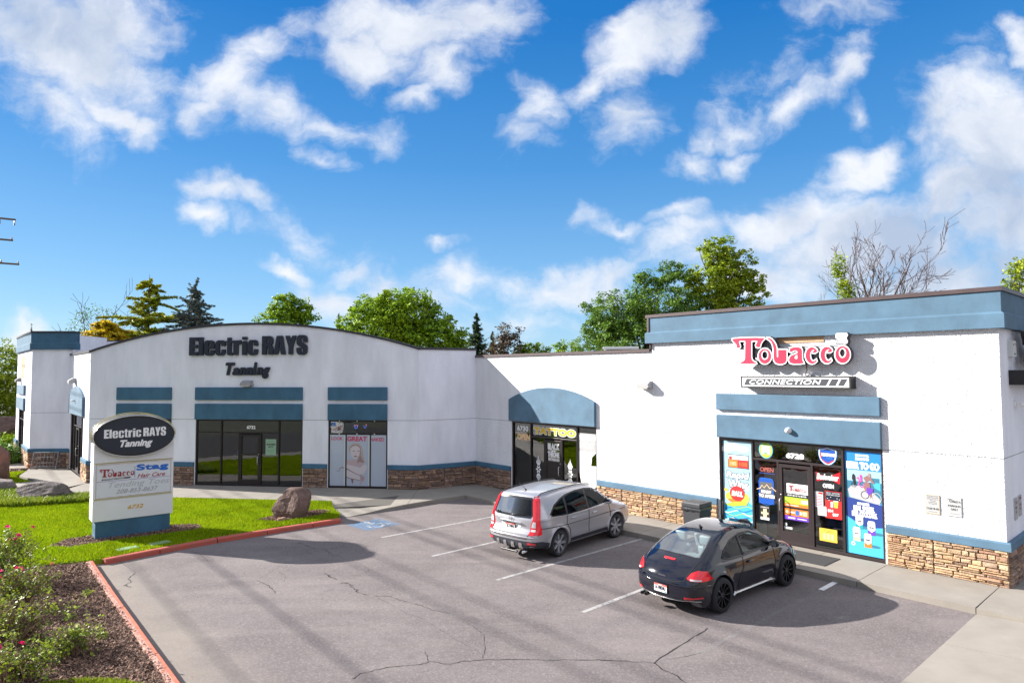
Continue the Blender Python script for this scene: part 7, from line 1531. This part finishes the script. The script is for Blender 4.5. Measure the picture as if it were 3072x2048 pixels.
g_ = np.random.default_rng(3); cs = np.array([[-1.5, 0, 8.1], [-1.1, .1, 7.6], [-1.7, 0, 7.2], [-.9, 0, 8.6], [-.5, .1, 8.9], [0, 0, 9.1], [-.7, 0, 7.3], [.9, 0, 8.9], [.3, 0, 7.5], [1.2, 0, 7.2], [-1.9, .1, 7.0], [.6, 0, 8.2], [-.2, 0, 8.0], [1.5, 0, 7.0], [-.2, 0, 7.0]]); ii = np.repeat(np.arange(len(cs)), 60)
me = leaf_mesh('sparse_leaves', cs[ii]+g_.normal(0, .24, (len(ii), 3)), np.zeros((len(ii), 3)), .15, 'leaf_cherry', 9); put(bpy.data.objects.new('crown', me), WM[t], t)
conifer('golden_cedar', 'low spreading golden yellow cedar beside the tower roof', -26.3, 42.5, 8.3, 3.4, 4.2, 'leaf_gold', 107, tiers=22, per=24, dens=60, droop=.10, shape=.5, spray=.26, group='trees behind the shops')
conifer('cedar', 'tall layered yellow green cedar with wispy top', -25.2, 45.5, 11.7, 5.0, 3.5, 'leaf_cedar', 109, tiers=19, per=11, dens=85, droop=-.02, shape=.75, spray=.30, gap=.3, wid=.6, var=.5, group='trees behind the shops')
conifer('blue_spruce', 'blue grey spruce right of the yellow cedar', -22.2, 46, 11.2, 3.7, 3, 'leaf_spruce', 113, jit=1.3, var=.5,  tiers=34, per=17, dens=55, droop=.02, up=.10, spray=.22, shape=.85, group='trees behind the shops')
broadleaf('maple_tree', 'bright green maple standing behind the peak of the arched roof', -15.9, 46.5, [(-.4, 0, 8.0, 1.9, 1.7, 1.6), (-.1, 0, 9.5, 1.0, 1.0, 1.1), (1.2, 0, 9.2, .8, .8, 1.0), (0, 0, 6, 2.2, 2, 1.8)], 380, 60, .18, 'leaf_maple', 117, .42, group='trees behind the shops')
conifer('small_conifer', 'small dark pine between the two maples', -15.3, 58, 10.2, 2.0, 2, 'leaf_dark', 119, tiers=22, dens=50, group='trees behind the shops')
broadleaf('leafy_tree', 'low leafy tree between the two maples just over the arched roof', -12.5, 46, [(0, 0, 6.4, 1.6, 1.4, 1.5)], 100, 40, .16, 'leaf_yellow', 121, .45, group='trees behind the shops')
broadleaf('maple_tree', 'largest round green maple over the right half of the arched roof', -7.2, 42.5, [(-1.4, 0, 7.4, 2.5, 2.4, 2.4), (.4, 0, 8.1, 2.2, 2.2, 2.3), (2.2, 0, 6.6, 2.2, 2.2, 2.0), (-2.7, 0, 6.3, 1.7, 1.6, 1.7), (3.4, 0, 5.6, 1.3, 1.3, 1.6), (-.6, 0, 9.0, 1.1, 1.1, 1.2), (-2.6, 0, 8.6, .7, .7, 1.1)], 1050, 60, .18, 'leaf_maple', 127, .46, spiky=.12, group='trees behind the shops')
conifer('conifer', 'narrow dark green conifer right of the largest maple', -2.5, 46, 9.05, 1.7, 3.5, 'leaf_dark', 131, tiers=34, per=14, dens=60, spray=.18, droop=.1, shape=.95, group='trees behind the shops')
conifer('small_conifer', 'little dark conifer beside the purple leaved tree', -1.5, 50, 8.0, 1.0, 3, 'leaf_dark', 133, tiers=22, dens=50, group='trees behind the shops')
broadleaf('purple_tree', 'purple brown leaved tree with airy top', -.3, 44, [(0, 0, 6.3, 1.3, 1.1, 1.2), (.1, 0, 7.5, .75, .7, .8), (-.8, 0, 6.0, .8, .8, .8)], 140, 26, .16, 'leaf_purple', 137, .36, spiky=.2, group='trees behind the shops')
broadleaf('red_shrub', 'low pinkish red shrub under the purple tree', -1.3, 42, [(0, 0, 5.3, .9, .7, .6)], 50, 40, .12, 'leaf_red', 139, .3, group='trees behind the shops')
broadleaf('leafy_tree', 'bright green upright treetop right of the purple tree', 1.4, 44, [(0, 0, 5.9, 1.1, .9, 1.0), (.7, 0, 5.5, .6, .6, .7)], 120, 40, .14, 'leaf_maple', 141, .3, spiky=.3, group='trees behind the shops')
broadleaf('leafy_tree', 'bright green treetop left of the large cherry tree', 3.9, 46, [(0, 0, 5.9, 1.1, .9, 1.1), (.7, 0, 5.5, .6, .6, .7)], 120, 40, .14, 'leaf_maple', 143, .3, spiky=.3, group='trees behind the shops')
broadleaf('cherry_tree', 'large dark green cherry tree behind the white parapet', 7.4, 36.5, [(-.2, 0, 6.5, 3.1, 2.6, 1.9), (-1.2, 0, 7.9, 2.0, 1.8, 1.5), (1.2, 0, 8.6, 2.0, 1.8, 1.8), (-2.5, 0, 7.1, 1.1, 1.0, .8), (2.2, 0, 7.0, 1.8, 1.7, 1.6), (0, 0, 9.6, .9, .8, .9), (1.5, 0, 10.4, .8, .7, .7), (-3.1, 0, 8.4, .5, .5, .3)], 1150, 46, .15, 'leaf_cherry', 149, .36, spiky=.22, fork=3.5, limbs=50, asp=.5, group='trees behind the shops')
broadleaf('yellow_green_tree', 'tall airy yellow green tree behind the blue cornice', 11.7, 36.8, [(-.4, 0, 9.8, 1.6, 1.4, 1.7), (.7, 0, 10.5, 1.4, 1.2, 1.3), (-.2, 0, 11.6, 1.0, .9, .8), (1.5, 0, 9.2, 1.1, 1.0, 1.4), (.4, 0, 7.8, 1.7, 1.4, 1.3), (2.2, 0, 7.6, .9, .8, .6)], 520, 42, .16, 'leaf_yellow', 151, .34, spiky=.15, fork=5.8, limbs=60, bark='bark', asp=.6, group='trees behind the shops')
t = tree_root('dying_tree', 'half dead tree with one leafy column and bare branches', 17.9, 33.5, 'trees behind the shops')
bare(t, [((0, 0, 0), (0, 0, 6.6), .16), ((0, 0, 6.4), (-1.3, 0, 8.5), .06), ((0, 0, 6.5), (-.5, .1, 9.0), .05), ((0, 0, 6.5), (-1.9, 0, 7.5), .05), ((0, 0, 6.5), (.5, .2, 8.6), .04)], 13, 'bark_grey', 3)
cs = np.array([[-1.1, 0, 10.5], [-1.2, 0, 10.1], [-1.05, 0, 9.7], [-.95, 0, 9.3], [-.8, 0, 8.9], [-.95, 0, 8.5], [-.7, 0, 8.2], [-.55, 0, 7.8], [-.6, 0, 9.0], [.25, 0, 7.5], [.6, 0, 7.4], [.4, 0, 7.1], [.8, 0, 7.1], [.1, 0, 7.2], [-1.15, 0, 9.8], [-.75, 0, 8.6], [-1, 0, 9.1]]); ii = np.repeat(np.arange(len(cs)), 130)
me = leaf_mesh('column_leaves', cs[ii]+g_.normal(0, .17, (len(ii), 3)), np.zeros((len(ii), 3)), .14, 'leaf_yellow', 19); put(bpy.data.objects.new('crown', me), WM[t], t)
t = tree_root('bare_tree', 'big bare leafless tree with many upright branches over the corner shop', 19.3, 34, 'trees behind the shops')
bare(t, [((0, 0, 0), (-.2, 0, 6.6), .22), ((-.2, 0, 6.4), (-1.5, 0, 10.0), .10), ((-.2, 0, 6.5), (-.7, .2, 10.6), .09), ((-.2, 0, 6.5), (0, 0, 10.7), .08), ((0, 0, 6.4), (.5, .2, 10.2), .08), ((0, 0, 6.2), (1.0, 0, 9.4), .06), ((-.2, 0, 6.2), (-2.2, 0, 8.8), .06), ((0, 0, 6.0), (1.6, 0, 8.6), .045), ((-.2, 0, 6.5), (-1.2, .3, 9.9), .06), ((0, 0, 6.5), (.8, -.3, 9.8), .055)], 21, 'bark_dark', 3, 1.7)
broadleaf('shrub_tree', 'small olive green treetop at the foot of the bare tree', 18.6, 33, [(0, 0, 7.0, .7, .6, .55)], 60, 40, .10, 'leaf_cherry', 153, .25, group='trees behind the shops')
broadleaf('leafy_tree', 'bright green branches at the right edge behind the blue cornice', 21.3, 28.5, [(0, 0, 7.9, .6, .6, .5), (.8, 0, 8.2, .7, .7, .8), (.9, 0, 9.3, .6, .5, .35)], 120, 28, .13, 'leaf_yellow', 157, .26, spiky=.3, group='trees behind the shops')
# shrubs left of the tower
def shrub(name, label, x, y, w, h, mat, seed, leaf=.09, n=110, per=40):
    g = np.random.default_rng(seed); t = thing(name, label, 'shrub', at(x, y, -.04))
    d = g.normal(0, 1, (n, 3)); d /= np.linalg.norm(d, axis=1)[:, None]; d[:, 2] = np.abs(d[:, 2]); C = d*np.array([w, w, h*.85])*(g.uniform(.3, 1, n)**.4)[:, None]*.9; ii = np.repeat(np.arange(n), per)
    me = leaf_mesh(name+'_leaves', C[ii]+g.normal(0, .10*w, (len(ii), 3)), d[ii], leaf, mat, seed); put(bpy.data.objects.new('foliage', me), WM[t], t)
    segs = [limb((0, 0, 0), C[i], .02, .006, g, 3) for i in range(14)]; tubes(segs, 'rose_cane', 4).build('stem', t, recalc=False)
shrub('shrub', 'dense glossy green shrub left of the tower', -27.0, 34.8, 1.25, 1.45, 'leaf_cherry', 161, .12, 150, 50)
shrub('shrub', 'small yellow green shrub at the left edge below the dense one', -26.2, 32.6, .7, .65, 'leaf_yellow', 163, .09)
shrub('shrub', 'pale low shrub farther back beside the dark rocks', -31.0, 40.5, 1.3, 1.2, 'leaf_maple', 165, .14)
grass([(-40, 40), (-44, 60), (-30, 60), (-27, 42)], 20000, (), .08, .2, .06, -.2, 'rough green grass behind the left bed')

# roses
def rose(label, x, y, w, h, seed, nl, blooms, canes=26, yellow=False):
    g = np.random.default_rng(seed); t = thing('rose_bush', label, 'rose bush', at(x, y, -.03), 'rose bushes in the mulch bed'); segs = []; P_ = []; ends = []
    for i in range(int(canes*1.3)):
        a = g.uniform(0, 6.283); l = h*g.uniform(.7, 1.25); sp = g.uniform(.15, .95)*w; e = Vector((math.cos(a)*sp, math.sin(a)*sp, l*math.sqrt(max(.05, 1-(sp/w/1.15)**2))))
        pts, rr = limb((g.normal(0, .08), g.normal(0, .08), 0), e, .012, .004, g, 5, .12); segs.append((pts, rr)); ends.append(pts)
        for k in range(4):
            s_ = pts[2+int(g.integers(0, 3))]; q = s_+Vector(g.normal(0, .14, 3)); q.z = max(q.z, .05); segs.append(([s_, q], [.006, .003])); ends.append([s_, q])
    tubes(segs, 'rose_cane', 4).build('stem', t, recalc=False)
    for k in range(int(nl*.72)):
        e = ends[int(g.integers(0, len(ends)))]; f = g.uniform(.25, 1.05)*(len(e)-1); i = min(int(f), len(e)-2); q = e[i].lerp(e[i+1], f-i)
        if q.z < h*.28 and g.uniform() < .7: continue
        cc_ = Vector(g.normal(0, .035, 3))
        for _ in range(5): P_.append(q+cc_+Vector(g.normal(0, .035, 3)))
    P_ = np.array([tuple(p) for p in P_]); me = leaf_mesh('rose_leaves', P_, np.zeros_like(P_), .052, 'rose_leaf', seed, asp=.7); put(bpy.data.objects.new('foliage', me), WM[t], t)
    tops = sorted([e[-1] for e in ends], key=lambda v: -v.z+.6*v.y*0)
    for k in range(blooms):
        p = tops[int(g.integers(0, max(1, len(tops)//3)))]; mb = MB('rose_pink')
        for ring_, (rr, tilt, m_) in enumerate(((.052, .25, 6), (.038, .8, 5), (.022, 1.2, 4))):
            for j in range(m_):
                a = 6.283*j/m_+ring_*.5; ca, sa = math.cos(a), math.sin(a); u = Vector((ca*math.cos(tilt), sa*math.cos(tilt), math.sin(tilt))); s_ = Vector((-sa, ca, 0)); c0 = Vector((0, 0, .008*ring_))
                mb.add([c0, c0+u*rr*.6+s_*rr*.5, c0+u*rr, c0+u*rr*.6-s_*rr*.5], [(0, 1, 2, 3)])
        mb.build('blossom', t, WM[t] @ Matrix.Translation(p+Vector((0, 0, .03))) @ Matrix.Rotation(g.uniform(0, 6), 4, 'Z') @ Matrix.Rotation(g.uniform(.2, .8), 4, 'X') @ Matrix.Scale(1.25, 4), recalc=False)
rose('rose bush with pink blossoms at the back of the bed next to the lawn', -11.5, 14.9, 1.2, 1.0, 201, 1300, 9, 40)
rose('rose bush with two big pink blossoms nearest the kerb', -9.75, 13.3, .72, .78, 203, 430, 5, 30)
rose('tangled rose bush at the left edge behind the blossoming pair', -10.9, 13.1, .9, .8, 205, 600, 2, 34)
rose('mostly twiggy rose bush in the middle of the mulch bed', -8.45, 11.5, .85, .66, 207, 330, 0, 46)
rose('yellow leaved rose bush low at the left edge of the frame', -9.4, 11.7, .85, .72, 209, 560, 1, 34)
rose('leafy low rose bush reaching toward the kerb', -7.3, 11.1, .55, .5, 211, 330, 0, 20)
rose('rose bush with a pink blossom in the lower left corner', -7.5, 10.1, .7, .55, 213, 480, 3, 34)
g5 = np.random.default_rng(5)
for i, (x, y, lab) in enumerate(((-8.95, 14.1, 'small weed tuft in the mulch near the red kerb'), (-8.4, 12.7, 'small yellow green weed in the middle of the mulch'), (-7.3, 11.9, 'pale weed sprouting in the mulch nearest the kerb'))):
    P_ = np.abs(g5.normal(0, .05, (70, 3)))*np.array([1, 1, 1.2])*np.sign(g5.normal(0, 1, (70, 3))*np.array([1, 1, 0])+np.array([0, 0, 1])); o = bpy.data.objects.new('weed', leaf_mesh('weed', P_, np.zeros_like(P_), .05, 'rose_leaf', i+1)); put(o, at(x, y, -.02)); tag(o, lab, 'weed')

# utility poles and lines
def pole(x, y, h, lean, label, arms):
    t = thing('utility_pole', label, 'utility pole', at(x, y, -.2) @ Matrix.Rotation(R(lean), 4, 'Y')); MB('bark_pole').cyl((0, 0, 0), (0, 0, h), .17, .11, 14).build('pole', t, smooth=False)
    for z, l, d in arms:
        mb = MB('bark_pole').box(-l, l, -.06, .06, z-.06, z+.06); cr_ = mb.build('crossarm', t, WM[t] @ Matrix.Rotation(R(40), 4, 'Z'))
        for u in (-l+.08, -l*.45, l*.45, l-.08): MB('insulator').lathe([(.03, 0), (.06, .03), (.03, .06), (.06, .09), (.03, .12), (.05, .15), (.01, .2)] if d > 0 else [(.01, 0), (.06, -.1), (.02, -.14), (.06, -.2), (.02, -.26), (.06, -.32), (.02, -.38)], 'Z', 8).build('insulator', cr_, WM[cr_] @ Matrix.Translation((u, 0, z+.06*d)))
pole(-38.9, 48.6, 17.2, -1.0, 'tall wooden utility pole whose crossarms reach in at the left edge', ((16.6, 1.75, -1), (15.0, 1.6, 1), (13.2, 2.0, 1)))
wdir = Vector((.65, -.76, 0))
def wire(sx, sy, h, r, label):
    """overhead line of height h whose shadow passes the ground point sx, sy"""
    k = h/math.tan(R(SUN_EL)); p = Vector((sx, sy, 0))+Vector((math.sin(R(SUN_AZ)), math.cos(R(SUN_AZ)), 0))*k
    a = p-wdir*34; b = p+wdir*70; pts = []
    for i in range(25):
        u = i/24; q = a.lerp(b, u); q.z = h+1.2*(2*u-1)**2*.6-.15; pts.append(q)
    tag(MB('wire').tube(pts, r, 6).build('overhead_line', None, ID, smooth=True), label, 'cable', 'overhead lines along the street')
wire(-8.61, 17.88, 10.5, .032, 'black overhead cable nearest the lot'); wire(-10.2, 17.4, 10.2, .022, 'thin black overhead cable beside the nearest one')
wire(-4.40, 17.02, 11.5, .026, 'black overhead cable over the middle of the street verge'); wire(-2.2, 15.6, 12., .024, 'thin black overhead cable right of the middle one')
wire(-1.35, 17.57, 12.6, .034, 'thick black overhead cable, second highest'); wire(-5.9, 24.0, 12.9, .034, 'black overhead cable, the highest of the street lines')
